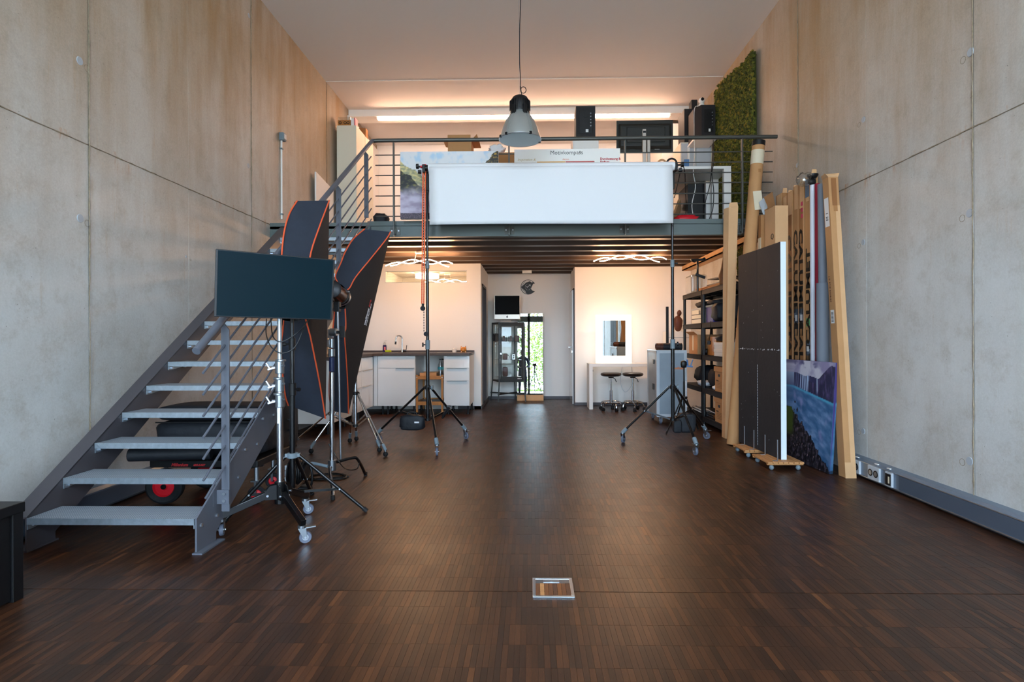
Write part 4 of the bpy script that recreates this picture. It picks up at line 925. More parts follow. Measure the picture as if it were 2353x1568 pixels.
part('spout', MB().tube([(q.x, 9.0, CT + .004), (q.x, 9.0, CT + .22)] + [(q.x - .045 + .045 * math.cos(a), 9.0 - .02 * (1 - math.cos(a)), CT + .22 + .05 * math.sin(a)) for a in np.linspace(0.1, math.pi, 9)] + [(q.x - .092, 8.96, CT + .17)], .011, 10), 'chrome', t, smooth=1)
part('nozzle', MB().cyl((q.x - .092, 8.96, CT + .175), (q.x - .097, 8.957, CT + .13), .014, n=12), 'black', t, smooth=1)
part('body', MB().cyl((q.x, 9, CT + .004), (q.x, 9, CT + .05), .02).cyl((q.x, 9, CT + .03), (q.x + .07, 9, CT + .03), .018), 'chrome', t, smooth=1)
part('lever', MB().cyl((q.x + .065, 9, CT + .04), (q.x + .08, 8.98, CT + .115), .006), 'chrome', t)
q = W(884, 806, Y=8.92)
t = thing('soap_bottle', 'dark blue dish soap bottle with clear neck beside the sink', 'bottle', (q.x, 8.92, CT + .006))
part('bottle', MB().lathe([(.024, CT + .010), (.030, CT + .02), (.029, CT + .11), (.024, CT + .12)], (q.x, 8.92, 0), 20), 'soap', t, smooth=1)
part('neck', MB().lathe([(.024, CT + .12), (.02, CT + .15), (.01, CT + .165), (.01, CT + .185)], (q.x, 8.92, 0), 16), 'clear', t, smooth=1)
part('pump', MB().cyl((q.x, 8.92, CT + .17), (q.x, 8.92, CT + .195), .009).cyl((q.x, 8.92, CT + .192), (q.x + .04, 8.91, CT + .188), .005), 'wbox', t)
part('sticker', MB().box(q.x - .002, q.x + .022, 8.888, 8.891, CT + .04, CT + .09), 'pink', t)
single('saucer', MB().lathe([(.03, CT + .0005), (.07, CT + .007), (.072, CT + .009), (.0, CT + .006)], (q.x + .015, 8.92, 0), 24), 'wbox', 'white saucer under the soap bottle and sponge', 'saucer', smooth=1)
single('sponge', MB().blob((q.x + .06, 8.90, CT + .024), (.10, .055, .032), 2, .15, 8, .4), 'yellow', 'yellow-green sponge on the saucer by the sink', 'sponge', smooth=2)
q = W(1044, 806, Y=8.85)
single('jar', MB().lathe([(.030, CT), (.034, CT + .02), (.034, CT + .055), (.014, CT + .066), (.008, CT + .078)], (q.x, 8.85, 0), 8), 'wbox', 'small white lidded jar on the right end of the worktop', 'jar', smooth=1)
q = W(1065, 806, Y=8.85)
t = thing('piggy_bank', 'orange ceramic pig figurine at the right end of the worktop', 'figurine', (q.x, 8.85, CT))
part('body', MB().blob((q.x, 8.85, CT + .045), (.10, .10, .082), 1, .02, 12, .9), 'piggy', t, smooth=2)
part('ear', MB().cyl((q.x - .03, 8.84, CT + .07), (q.x - .036, 8.83, CT + .105), .016, .002), 'piggy', t); part('ear', MB().cyl((q.x + .03, 8.84, CT + .07), (q.x + .038, 8.83, CT + .105), .016, .002), 'piggy', t)
part('snout', MB().cyl((q.x, 8.81, CT + .045), (q.x, 8.79, CT + .045), .016, n=14), 'piggy', t)
part('foot', MB().cyl((q.x - .03, 8.83, CT), (q.x - .03, 8.83, CT + .02), .012).cyl((q.x + .03, 8.83, CT), (q.x + .03, 8.83, CT + .02), .012).cyl((q.x + .03, 8.88, CT), (q.x + .03, 8.88, CT + .02), .012).cyl((q.x - .03, 8.88, CT), (q.x - .03, 8.88, CT + .02), .012), 'piggy', t)
# wooden trolley in the gap
xa_, xb_ = kx(955.5), kx(1018)
t = thing('wooden_trolley', 'brown wooden two-tier trolley parked in the gap between the white cabinets', 'trolley', ((xa_ + xb_) / 2, 8.8, 0))
ya_, yb_ = 8.50, 9.05; zt2 = W(985, 862, Y=FY).z
for x in (xa_ + .015, xb_ - .015):
    for y in (ya_ + .015, yb_): part('leg', MB().box(x - .015, x + .015, y - .015, y + .015, .02, zt2), 'wood', t, bevel=.002)
for z in (zt2 - .045, W(985, 928, Y=FY).z - .0):
    part('rail', MB().box(xa_ + .03, xb_ - .03, ya_, ya_ + .018, z - .025, z + .03).box(xa_ + .03, xb_ - .03, yb_ - .0, yb_ + .015, z - .025, z + .03).box(xa_ + .005, xa_ + .02, ya_ + .03, yb_, z - .025, z + .03).box(xb_ - .02, xb_ - .005, ya_ + .03, yb_, z - .025, z + .03), 'wood', t, bevel=.002)
    part('shelf', MB().box(xa_ + .02, xb_ - .02, ya_ + .01, yb_, z - .0, z + .012), 'steeld', t)
part('roller', MB().cyl((xa_ + .015, yb_ - .012, .02), (xa_ + .015, yb_ + .012, .02), .02).cyl((xb_ - .015, yb_ - .012, .02), (xb_ - .015, yb_ + .012, .02), .02).cyl((xa_ + .015, ya_ + .0, .02), (xa_ + .015, ya_ + .02, .02), .02).cyl((xb_ - .015, ya_, .02), (xb_ - .015, ya_ + .02, .02), .02), 'blackr', t)
part('rivet', MB().cyl((xa_ + .015, ya_ + .001, zt2 - .04), (xa_ + .015, ya_ - .003, zt2 - .04), .007, n=8).cyl((xb_ - .015, ya_ + .001, zt2 - .04), (xb_ - .015, ya_ - .003, zt2 - .04), .007, n=8), 'alu', t)
single('tray', MB().box(xa_ + .06, xb_ - .12, 8.56, 8.86, zt2 - .032, zt2 + .01).box(xa_ + .05, xb_ - .11, 8.55, 8.565, zt2 - .032, zt2 + .03).box(xa_ + .05, xb_ - .11, 8.855, 8.87, zt2 - .032, zt2 + .03), 'woodl', 'shallow wooden tray on top of the wooden trolley', 'tray')
for k, (dx, dy) in enumerate(((.0, 0), (.055, .01), (.025, .07))):
    cx_ = xb_ - .075 + dx - .0; cy_ = 8.72 + dy; zb = zt2 - .032
    t = thing('water_bottle', ['clear plastic water bottle on the trolley, left of the three', 'clear plastic water bottle on the trolley, against the drawer cabinet', 'clear plastic water bottle at the back of the trolley'][k], 'bottle', (cx_, cy_, zb), 'water bottles on the trolley')
    part('bottle', MB().lathe([(.036, zb), (.04, zb + .02), (.038, zb + .09), (.041, zb + .13), (.038, zb + .17), (.014, zb + .235), (.013, zb + .25)], (cx_, cy_, 0), 16), 'clear', t, smooth=1)
    part('bottle_label', MB().lathe([(.0415, zb + .10), (.0415, zb + .145)], (cx_, cy_, 0), 16, cap=False), mat('teal_label', (70, 160, 166), .5) if k == 0 else bpy.data.materials['teal_label'], t, smooth=1)
    part('cap', MB().cyl((cx_, cy_, zb + .25), (cx_, cy_, zb + .268), .016, n=12), 'black', t)
part('wall_switch', MB().box(-.845, -.82 + .012, 9.27, 9.35, 1.02, 1.16), 'wbox', kt) if False else None

# ================================================================ RECESS
P4 = [Vector((-.577, 10.18, 0)), Vector((-.130, 10.27, 0)), Vector((-.31, 10.60, 0)), Vector((-.725, 10.55, 0))]
t = thing('glass_cabinet', 'dark steel display cabinet with glass door on splayed legs in the recess', 'cabinet', (-.42, 10.4, 0))
zb, zt3 = .375, 1.455
def post(p, z0, z1, s=.026): return MB().box(p.x - s / 2, p.x + s / 2, p.y - s / 2, p.y + s / 2, z0, z1)
for p in P4:
    part('corner_post', post(p, zb, zt3), 'dkgreen', t)
    e = p + (p - Vector((-.42, 10.42, 0))) * .10
    part('leg', MB().bar(Vector((p.x, p.y, zb + .01)), Vector((e.x, e.y, 0.0)), .022, .022, up=(0, 1, 0)), 'dkgreen', t)
def prismz(pts, z0, z1): return MB().hexa([(p.x, p.y, z0) for p in pts], [(p.x, p.y, z1) for p in pts])
G4 = [p + (p - Vector((-.42, 10.42, 0))) * .02 for p in P4]
part('top_plate', prismz(G4, zt3 - .035, zt3), 'dkgreen', t, bevel=.006)
part('bottom_plate', prismz(G4, zb - .012, zb + .015), 'dkgreen', t, bevel=.003)
for a_, b_ in ((1, 2), (2, 3), (3, 0)):
    A, B = P4[a_], P4[b_]
    part('side_glass', MB().bar(Vector((A.x, A.y, (zb + zt3) / 2)), Vector((B.x, B.y, (zb + zt3) / 2)), .004, zt3 - zb - .05), 'glass', t)
dr = Vector(P4[1] - P4[0]).normalized(); o = P4[0] - Vector((0, .012, 0)); L = (P4[1] - P4[0]).length
D = part('door', MB().bar(o + dr * .02 + Vector((0, 0, (zb + zt3) / 2)), o + dr * .045 + Vector((0, 0, (zb + zt3) / 2)), .016, zt3 - zb - .05).bar(o + dr * (L - .045) + Vector((0, 0, (zb + zt3) / 2)), o + dr * (L - .02) + Vector((0, 0, (zb + zt3) / 2)), .016, zt3 - zb - .05)
         .bar(o + dr * .02 + Vector((0, 0, zt3 - .055)), o + dr * (L - .02) + Vector((0, 0, zt3 - .055)), .016, .04).bar(o + dr * .02 + Vector((0, 0, zb + .05)), o + dr * (L - .02) + Vector((0, 0, zb + .05)), .016, .07), 'dkgreen', t)
part('door_glass', MB().bar(o + dr * .045 + Vector((0, 0, (zb + zt3) / 2 + .01)), o + dr * (L - .045) + Vector((0, 0, (zb + zt3) / 2 + .01)), .004, zt3 - zb - .14), 'glass', D)
part('key', MB().ob(o + dr * .035 + Vector((0, -.02, .88)), (.03, .02, .035)), 'alu', D, bevel=.004)
text('lettering', 'Nikon', .03, 'whiteink', D, o + dr * (L - .12) + Vector((0, -.0095, zb + .04)), dr, (0, 0, 1), shear=.2, bold=.001)
shz = [W(1170, 785, Y=10.3).z, W(1170, 827, Y=10.3).z, W(1170, 866, Y=10.3).z]
I4 = [p + (Vector((-.42, 10.42, 0)) - p) * .06 for p in P4]
for z in shz: part('glass_shelf', prismz(I4, z - .006, z), 'glass', t)
a, b = P4[0] * .5 + P4[1] * .5, P4[3]
part('lower_rail', MB().bar(Vector((-.60, 10.17, .14)), Vector((-.22, 10.68, .14)), .015, .022).bar(Vector((-.11, 10.26, .14)), Vector((-.76, 10.57, .14)), .015, .022), 'dkgreen', t)
def vcamera(x, z, kind, lab, nm='vintage_camera'):
    y = 10.38
    t = thing(nm, lab, 'camera', (x, y, z))
    if kind == 0:
        part('body', MB().box(x - .055, x + .055, y - .02, y + .03, z, z + .075), 'black', t, bevel=.006); part('lens', MB().cyl((x, y - .02, z + .035), (x, y - .06, z + .035), .026, n=18), 'brownleath', t, smooth=1); part('prism', MB().prism([(x - .02, z + .075), (x + .02, z + .075), (x + .012, z + .1), (x - .012, z + .1)], 1, y - .02, y + .02), 'brownleath', t)
    if kind == 1:
        part('body', MB().box(x - .028, x + .028, y - .02, y + .03, z, z + .10), 'alu', t, bevel=.004); part('lens', MB().cyl((x, y - .02, z + .07), (x, y - .03, z + .07), .015, n=14).cyl((x, y - .02, z + .033), (x, y - .03, z + .033), .015, n=14), 'black', t, smooth=1); part('hood', MB().box(x - .02, x + .02, y - .01, y + .02, z + .1, z + .115), 'black', t)
    if kind == 2:
        part('body', MB().box(x - .045, x + .035, y - .02, y + .04, z, z + .11), 'brownleath', t, bevel=.01); part('strap', MB().tube(curvept([(x + .035, y, z + .09), (x + .065, y, z + .06), (x + .06, y, z + .01)], 4), .005, 6), 'black', t)
vcamera(-.50, shz[0], 0, 'brown and black old camera on the upper shelf, left, in the display cabinet'); vcamera(-.37, shz[0], 0, 'old camera in the middle of the upper shelf in the display cabinet'); vcamera(-.255, shz[0], 2, 'brown leather camera case on the upper shelf, right, in the display cabinet')
vcamera(-.47, shz[1], 2, 'brown camera case with strap on the middle shelf of the display cabinet'); vcamera(-.32, shz[1], 1, 'silver twin-lens camera on the middle shelf of the display cabinet')
single('camera_bag', MB().blob((-.66, 10.50, shz[0] + .075), (.12, .12, .15), 1, .05, 8, .5), 'fabricd', 'dark grey pouch on the upper shelf, far left, in the display cabinet', 'bag', smooth=2)
single('leather_case', MB().blob((-.48, 10.40, shz[2] + .09), (.10, .08, .17), 1, .02, 8, .3), 'brownleath', 'upright brown leather case at the bottom left of the display cabinet', 'case', smooth=2)
single('white_box', MB().box(-.50, -.20, 10.34, 10.50, zb + .016, zb + .075), 'wbox', 'flat white box at the bottom of the display cabinet', 'box', bevel=.002)
t = thing('desktop_computer', 'silver all-in-one computer with dark screen standing on the display cabinet', 'computer', (-.43, 10.36, zt3))
A, B = W(1135.5, 679, Y=10.36), W(1195, 734, Y=10.36)
part('shell', MB().box(A.x, B.x, 10.36, 10.385, B.z, A.z), 'imac', t, bevel=.006)
part('screen', MB().box(A.x + .012, B.x - .008, 10.357, 10.36, W(1160, 723, Y=10.36).z, A.z - .01), 'screenb', t)
part('stand', MB().bar(Vector(((A.x + B.x) / 2 - .03, 10.44, zt3 + .004)), Vector(((A.x + B.x) / 2 - .03, 10.39, B.z + .1)), .2, .01, up=(0, 1, 0)).box((A.x + B.x) / 2 - .13, (A.x + B.x) / 2 + .13, 10.3, 10.46, zt3, zt3 + .006), 'imac', t)
lg = (A.x + B.x) / 2; lz = B.z + .045
part('logo', MB().blob((lg, 10.358, lz), (.030, .004, .034), 0, .0, 8, .9).cyl((lg + .002, 10.358, lz + .018), (lg + .008, 10.358, lz + .028), .004, n=6), 'black', t)
# wall clock: ring with a silhouette disc, right side cut away
cc = W(1213.5, 660, Y=YB - .012); r = .138
t = thing('wall_clock', 'black round cut-out wall clock with its right side missing', 'clock', (cc.x, YB, cc.z))
mX = Matrix.Rotation(R(90), 3, 'X')
part('ring', MB().torus(cc, r, .0045, mX, 36, 6, R(40), R(325)), 'black', t)
pl = [(cc.x + u * r, cc.z + v * r) for u, v in ((-.3, .62), (.25, .8), (.5, .62), (.75, .72), (.95, .5), (.7, .45), (.55, .1), (.4, -.25), (.62, -.5), (.95, -.6), (.6, -.86), (.05, -1.0), (-.25, -.9), (-.4, -.55), (-.95, -.02))]
part('silhouette', MB().prism(pl, 1, cc.y - .003, cc.y + .003), 'black', t)
part('spoke', MB().bar((cc.x - .95 * r, cc.y, cc.z), (cc.x - .35 * r, cc.y, cc.z + .93 * r), .004, .005).bar((cc.x - .95 * r, cc.y, cc.z - .0), (cc.x - .3 * r, cc.y, cc.z - .9 * r), .004, .005), 'black', t)
part('hand', MB().bar((cc.x - .02, cc.y - .006, cc.z - .01), (cc.x + .045, cc.y - .006, cc.z + .05), .002, .007).bar((cc.x + .0, cc.y - .006, cc.z + .0), (cc.x - .045, cc.y - .006, cc.z + .005), .002, .008), 'whiteink', t)
for k in range(12):
    a = k * math.pi / 6; part('hour_mark', MB().ob((cc.x + .055 * math.cos(a), cc.y - .004, cc.z + .055 * math.sin(a)), (.012, .002, .005), Matrix.Rotation(-a, 3, 'Y')), 'whiteink', t)
part('wall_hook', MB().cyl((cc.x, cc.y, cc.z), (cc.x, YB, cc.z), .02), 'black', t)
q = W(1211, 625, Y=10.2); single('ceiling_sensor', MB().box(q.x - .085, q.x + .085, 10.12, 10.22, DKZ - .05, DKZ + .0), 'wbox', 'small white box on the ribbed ceiling of the recess', 'sensor', bevel=.004)
# leaning mirror on a wooden plinth
bw0, bw1 = W(1188, 910, Y=10.42).x, W(1249, 910, Y=10.42).x
single('plinth_board', MB().box(bw0, bw1, 10.42, 10.55, 0, .105), 'cardl', 'light wooden block under the leaning mirror', 'board', bevel=.003)
t = thing('leaning_mirror', 'tall frameless mirror reflecting bright greenery, leaning in the recess', 'mirror', (0, 10.46, .105))
tl = math.tan(R(2.66)); zT = W(1220, 721, Y=10.5).z; yw = .0065
def mp(x, z, off=0): return (x, 10.47 + (z - .105) * tl - yw * (x - bw0) + off, z)
m0, m1 = bw0 + .01, bw1 - .008
part('mirror_glass', MB().hexa([mp(m0, .105), mp(m1, .105), mp(m1, zT), mp(m0, zT)], [mp(m0, .105, .006), mp(m1, .105, .006), mp(m1, zT, .006), mp(m0, zT, .006)]), 'mirror', t)
part('backing', MB().hexa([mp(m0, .105, .007), mp(m1, .105, .007), mp(m1, zT, .007), mp(m0, zT, .007)], [mp(m0, .105, .016), mp(m1, .105, .016), mp(m1, zT, .016), mp(m0, zT, .016)]), 'steeld', t)

# ================================================================ VANITY
tx0, tx1, ty0, ty1, tz = W(1354, 900, Y=9.12).x, 2.03, 9.12, 9.50, .742
t = thing('dressing_table', 'white slab-sided dressing table under the lit mirror', 'table', ((tx0 + tx1) / 2, 9.3, 0))
part('table_top', MB().box(tx0, tx1, ty0, ty1, tz - .05, tz), 'panelw', t, bevel=.002)
part('leg', MB().box(tx0, tx0 + .06, ty0, ty1, 0, tz - .05), 'panelw', t, bevel=.002); part('leg', MB().box(tx1 - .06, tx1, ty0, ty1, 0, tz - .05), 'panelw', t, bevel=.002)
part('bracket', MB().box(tx0 + .06, tx0 + .07, ty0 + .04, ty0 + .06, tz - .13, tz - .1).box(tx1 - .1, tx1 - .06, ty0 + .05, ty0 + .07, tz - .1, tz - .06), 'black', t)
A, B = W(1369, 724, Y=9.34), W(1451, 832, Y=9.34); C_, D_ = W(1383.5, 737, Y=9.34), W(1438, 818, Y=9.34)
t = thing('vanity_mirror', 'square mirror in a broad glowing white frame on the dressing table', 'mirror', ((A.x + B.x) / 2, 9.36, tz))
part('frame', MB().box(A.x, C_.x, 9.33, 9.37, tz, A.z).box(D_.x, B.x, 9.33, 9.37, tz, A.z).box(C_.x, D_.x, 9.33, 9.37, C_.z, A.z).box(C_.x, D_.x, 9.33, 9.37, tz, D_.z), 'frameglow', t)
part('mirror_glass', MB().box(C_.x, D_.x, 9.345, 9.35, D_.z, C_.z), 'mirror', t)
part('foot', MB().box(A.x, B.x + .02, 9.28, 9.42, tz, tz + .006), 'wbox', t); t.rotation_euler = (0, 0, R(1.7))
cablething('mirror_cable', [(1.55, 9.52, .74), (1.52, 9.56, .4), (1.6, 9.56, .24), (1.72, 9.56, .4), (1.70, 9.54, .7)], 'thin grey cable looping on the wall under the dressing table', 'lgrey', .003)
def stool(px_, lab, rot):
    c = W(px_, 862, Y=9.02); c = Vector((c.x, 9.02, 0)); zs = W(1220, 857, Y=9.02).z
    t = thing('rolling_stool', lab, 'stool', c, 'rolling stools under the dressing table')
    part('seat', MB().lathe([(.02, zs - .065), (.12, zs - .062), (.155, zs - .05), (.168, zs - .03), (.16, zs - .01), (.13, zs), (.01, zs + .002)], c, 32), 'leather', t, smooth=1)
    part('seat_ring', MB().lathe([(.04, zs - .085), (.05, zs - .065)], c, 16), 'black', t)
    part('column', MB().cyl(c + Vector((0, 0, .30)), c + Vector((0, 0, zs - .07)), .014, n=14), 'chrome', t, smooth=1)
    part('column', MB().cyl(c + Vector((0, 0, .12)), c + Vector((0, 0, .32)), .023, n=14), 'chrome', t, smooth=1)
    part('lever', MB().tube([c + Vector((.02, -.02, zs - .075)), c + Vector((.06, -.03, zs - .10)), c + Vector((.08, -.04, zs - .15))], .006, 6), 'black', t)
    part('foot_ring', MB().torus(c + Vector((0, 0, .135)), .155, .009, None, 32, 8), 'chrome', t, smooth=1)
    part('ring_spoke', MB().cyl(c + Vector((-.155, 0, .13)), c + Vector((.155, 0, .13)), .007).cyl(c + Vector((0, -.155, .13)), c + Vector((0, .155, .13)), .007), 'chrome', t)
    for k in range(5):
        a = rot + k * 2 * math.pi / 5; d = Vector((math.cos(a), math.sin(a), 0))
        part('base_leg', MB().tube(curvept([c + Vector((0, 0, .115)), c + d * .09 + Vector((0, 0, .12)), c + d * .16 + Vector((0, 0, .10)), c + d * .175 + Vector((0, 0, .05))], 3), .010, 8), 'chrome', t, smooth=1)
        p = c + d * .18; s = d.cross(Vector((0, 0, 1)))
        w_ = part('caster', MB().cyl(p - s * .022 + Vector((0, 0, .026)), p - s * .004 + Vector((0, 0, .026)), .026, n=14).cyl(p + s * .004 + Vector((0, 0, .026)), p + s * .022 + Vector((0, 0, .026)), .026, n=14).box(p.x - .014, p.x + .014, p.y - .014, p.y + .014, .036, .056), 'blackr', t, smooth=1)
stool(1404, 'black round stool on chrome casters, the left of the two', R(-70)); stool(1454, 'black round stool on chrome casters, the right of the two', R(-90))
# wavy LED ceiling lamps
def wave(lab, L, zc, Yc, tip=()):
    xs0, xs1 = L; t = thing('wave_lamp', lab, 'ceiling lamp', ((xs0 + xs1) / 2, Yc, zc), 'wavy strip lamps under the loft')
    for ph, am, sgn, s0, s1 in ((0, .026, 1, 0, .93), (3.0, .030, -1, .08, 1)):
        pts = []
        for i in range(41):
            v = i / 40; u = s0 + (s1 - s0) * v; x = xs0 + (xs1 - xs0) * u
            arch = -.06 * (2 * u - 1) ** 2
            pts.append((x, Yc + .06 * math.sin(u * 9 + ph), zc + arch + am * math.sin(u * 12 + ph)))
        part('light_band', MB().tube(pts, .0055, 6), 'wave', t, smooth=1)
    part('canopy', MB().lathe([(.06, DKZ - .02), (.06, DKZ)], ((xs0 + xs1) / 2, Yc, 0), 20), 'wbox', t)
    for dx in (-.04, .04): part('support_arm', MB().tube([((xs0 + xs1) / 2 + dx, Yc, DKZ - .01), ((xs0 + xs1) / 2 + dx * 1.8, Yc, zc - .0)], .006, 6), 'alu', t)
wave('wavy glowing strip lamp hanging under the loft on the kitchen side', (W(886, 608, Y=7.92).x, W(1041, 606, Y=7.92).x), W(963, 601, Y=7.92).z, 7.92)
wave('wavy glowing strip lamp hanging under the loft above the lit mirror', (W(1364, 600, Y=8.375).x, W(1530, 602, Y=8.375).x), W(1446, 591, Y=8.375).z, 8.375)

# ================================================================ FLIGHT CASE, POLE, RACK
cx0, cx1 = W(1509.5, 900, Y=7.55).x, W(1578, 900, Y=7.55).x; cy0, cy1 = 7.55, 8.15
zc0, zc1 = W(1545, 958, Y=7.55).z, W(1545, 806, Y=7.55).z
t = thing('flight_case', 'tall grey flight case with silver edges on casters beside the shelving', 'case', ((cx0 + cx1) / 2, 7.8, 0))
part('shell', MB().box(cx0, cx1, cy0, cy1, zc0, zc1), 'case', t, bevel=.004)
e_ = .035
part('edge_profile', MB().box(cx0 - .003, cx0 + e_, cy0 - .004, cy0, zc0, zc1).box(cx1 - e_, cx1 + .003, cy0 - .004, cy0, zc0, zc1).box(cx0, cx1, cy0 - .0045, cy0, zc1 - e_, zc1 + .003).box(cx0, cx1, cy0 - .0045, cy0, zc0 - .003, zc0 + e_)
     .box(cx0 - .004, cx0, cy0, cy0 + e_, zc0, zc1).box(cx0 - .004, cx0, cy1 - e_, cy1, zc0, zc1).box(cx0 - .004, cx0, cy0, cy1, zc1 - e_, zc1), 'lgrey', t)
part('lid_edge', MB().box(cx0, cx1, cy0, cy1, zc1, zc1 + .006), 'alu', t)
part('latch', MB().box(cx0 - .012, cx0 - .003, 7.7, 7.78, .45, .53).box(cx0 - .014, cx0 - .003, 7.7, 7.78, .8, .86), 'black', t)
q = W(1550, 849, Y=cy0 - .005); text('lettering', 'wilhelm', .045, mat('orange_ink', (232, 130, 50), .6), t, (q.x, cy0 - .006, q.z), (1, 0, 0), (0, 0, 1), bold=.001)
for x, y in ((cx0 + .06, cy0 + .06), (cx1 - .06, cy0 + .06), (cx0 + .06, cy1 - .06), (cx1 - .06, cy1 - .06)):
    part('caster', MB().cyl((x - .014, y, .04), (x + .014, y, .04), .04, n=18), 'greyr', t, smooth=1); part('caster_fork', MB().box(x - .022, x - .016, y - .02, y + .02, .03, zc0).box(x + .016, x + .022, y - .02, y + .02, .03, zc0).box(x - .03, x + .03, y - .03, y + .03, zc0 - .012, zc0), 'zinc', t)
t = thing('bundle', 'rolled brown and black fringed bundle lying on top of the flight case', 'roll', ((cx0 + cx1) / 2, 7.7, zc1 + .006))
for k in range(26):
    x = cx0 + .03 + k * (cx1 - cx0 - .04) / 26
    part('fringe_fold', MB().torus((x, 7.72, zc1 + .052), .038, .009, Matrix.Rotation(R(90), 3, 'Y'), 12, 5), 'brownleath' if k < 7 else 'bag', t, smooth=1)
part('core', MB().cyl((cx0 + .03, 7.72, zc1 + .05), (cx1 - .02, 7.72, zc1 + .05), .036), 'brownleath', t, smooth=1)
a = W(1533, 705, Y=8.3); single('dark_pole', MB().box(a.x - .018, a.x + .018, 8.28, 8.315, 0, a.z), 'fabricd', 'dark upright square pole standing behind the flight case', 'pole', bevel=.004)
# picture of statue / parcel behind
q = W(1552, 762, Y=9.1)
t = thing('white_shelf', 'small white shelf cabinet behind the flight case holding a brown bust', 'shelf', (q.x, 9.3, 0))
part('body', MB().box(q.x - .12, q.x + .55, 9.1, 9.45, 0, q.z), 'wbox', t)
part('door_gap', MB().box(q.x - .12, q.x + .55, 9.097, 9.10, q.z - .10, q.z - .095), 'grey', t)
t = thing('bust', 'brown seated figurine on the white shelf cabinet behind the pole', 'figurine', (W(1558, 760, Y=9.2).x, 9.2, q.z))
bx = W(1558, 740, Y=9.2).x
part('body', MB().blob((bx, 9.2, q.z + .13), (.14, .12, .26), 3, .25, 10, .9), 'brownleath', t, smooth=2); part('head', MB().blob((bx + .02, 9.2, q.z + .30), (.075, .08, .10), 2, .1, 8, 1), 'brownleath', t, smooth=2)

RXa = 2.255; ry = [6.62, 7.455, 7.475, 8.38]; rz = [.124, .498, .93, 1.35, 1.786]
for k in range(2):
    y0, y1 = (ry[0], ry[1]) if k == 0 else (ry[2], ry[3])
    t = thing('shelving_unit', ['black plastic shelving unit nearer the camera along the right wall', 'black plastic shelving unit farther back along the right wall'][k], 'shelving', (2.45, (y0 + y1) / 2, 0))
    for x in (RXa + .022, XR - .08):
        for y in (y0 + .022, y1 - .022):
            part('post', MB().tube([(x, y, 0), (x, y, 1.786)], .021, 10), 'black', t, smooth=1)
    for i, z in enumerate(rz):
        s = part('shelf', MB().box(RXa, XR - .055, y0, y1, z - .012, z - .004).box(RXa, RXa + .012, y0, y1, z - .065, z).box(RXa, XR - .055, y0, y0 + .012, z - .065, z).box(XR - .067, XR - .055, y0, y1, z - .065, z).box(RXa, XR - .055, y1 - .012, y1, z - .065, z), 'steeld' if False else 'fabricd', t, bevel=.002)
        part('rib_grid', MB().add([], []).box(RXa + .13, RXa + .137, y0 + .012, y1 - .012, z - .05, z - .012).box(RXa + .27, RXa + .277, y0 + .012, y1 - .012, z - .05, z - .012).box(RXa + .012, XR - .067, (y0 + y1) / 2, (y0 + y1) / 2 + .007, z - .05, z - .012), 'black', s)
SX = RXa + .02
def abox(y0, y1, x0, x1, z, h, lab, name='archive_box', dark=0):
    t = thing(name, lab, 'box', ((x0 + x1) / 2, (y0 + y1) / 2, z))
    part('body', MB().box(x0, x1, y0, y1, z, z + h), 'card', t, bevel=.002)
    part('lid', MB().box(x0 - .012, x1 + .012, y0 - .012, y1 + .012, z + h - .055, z + h + .004), 'card', t, bevel=.003)
    part('hand_hole', MB().box(x0 - .013, x0 - .0, (y0 + y1) / 2 - .035, (y0 + y1) / 2 + .035, z + h - .115, z + h - .085), 'black', t, bevel=.004) if False else part('hand_hole', MB().box(x0 - .003, x0 + .002, (y0 + y1) / 2 - .03, (y0 + y1) / 2 + .03, z + h - .115, z + h - .085), 'black', t)
    text('lettering', 'Box-Line', .022, 'ink', t, (x0 - .002, y1 - .05, z + h - .17), (0, -1, 0), (0, 0, 1))
    for k in range(5): part('printed_line', MB().box(x0 - .0015, x0, y0 + .05, y1 - .05, z + .05 + k * .018, z + .052 + k * .018), 'ink', t)
    return t
b1 = abox(6.69, 6.99, SX, SX + .30, rz[1], .30, 'cardboard archive box with a round black emblem on the second shelf from the floor')
q = Vector((SX + .19, 6.689, rz[1] + .13)); part('emblem', MB().cyl(q, q + Vector((0, -.003, 0)), .075, n=24), 'ink', b1)
text('lettering', 'Ro', .085, 'whiteink', b1, (SX + .135, 6.685, rz[1] + .105), (1, 0, 0), (0, 0, 1), shear=.2, bold=.002)
b2 = abox(6.69, 6.99, SX, SX + .30, rz[0], .30, 'cardboard archive box with a hand hole on the bottom shelf of the nearer unit')
q = Vector((SX + .19, 6.689, rz[0] + .13)); part('emblem', MB().cyl(q, q + Vector((0, -.003, 0)), .075, n=24), 'ink', b2)
def pile(name, c, sz, m, lab, cat, seed=1, amp=.25, e=.7, fr=2.5, n=12): return single(name, MB().blob((c[0], c[1], c[2] + sz[2] / 2 * (1 + amp * .4)), sz, seed, amp, n, e, fr), m, lab, cat, smooth=2)
pile('folded_fabric', (2.45, 7.22, rz[1]), (.34, .36, .26), 'fabricd', 'dark crumpled fabric heap beside the archive box with the emblem', 'fabric', 3)
pile('white_cloth', (2.42, 7.20, rz[1] + .0), (.38, .30, .08), 'paper', 'white folded cloth poking out under the dark fabric heap', 'cloth', 5, .2) if False else None
pile('white_cloth', (2.36, 7.06, rz[1]), (.18, .14, .06), 'paper', 'white folded cloth at the front edge beside the emblem box', 'cloth', 5, .2)
pile('white_cloth', (2.36, 7.66, rz[1]), (.18, .26, .08), 'paper', 'white folded cloth on the farther unit above the floor tripods', 'cloth', 8, .2)
pile('dark_cushion', (2.50, 7.95, rz[1]), (.34, .4, .26), 'foam', 'dark padded bundle on the farther unit behind the white cloth', 'bundle', 11)
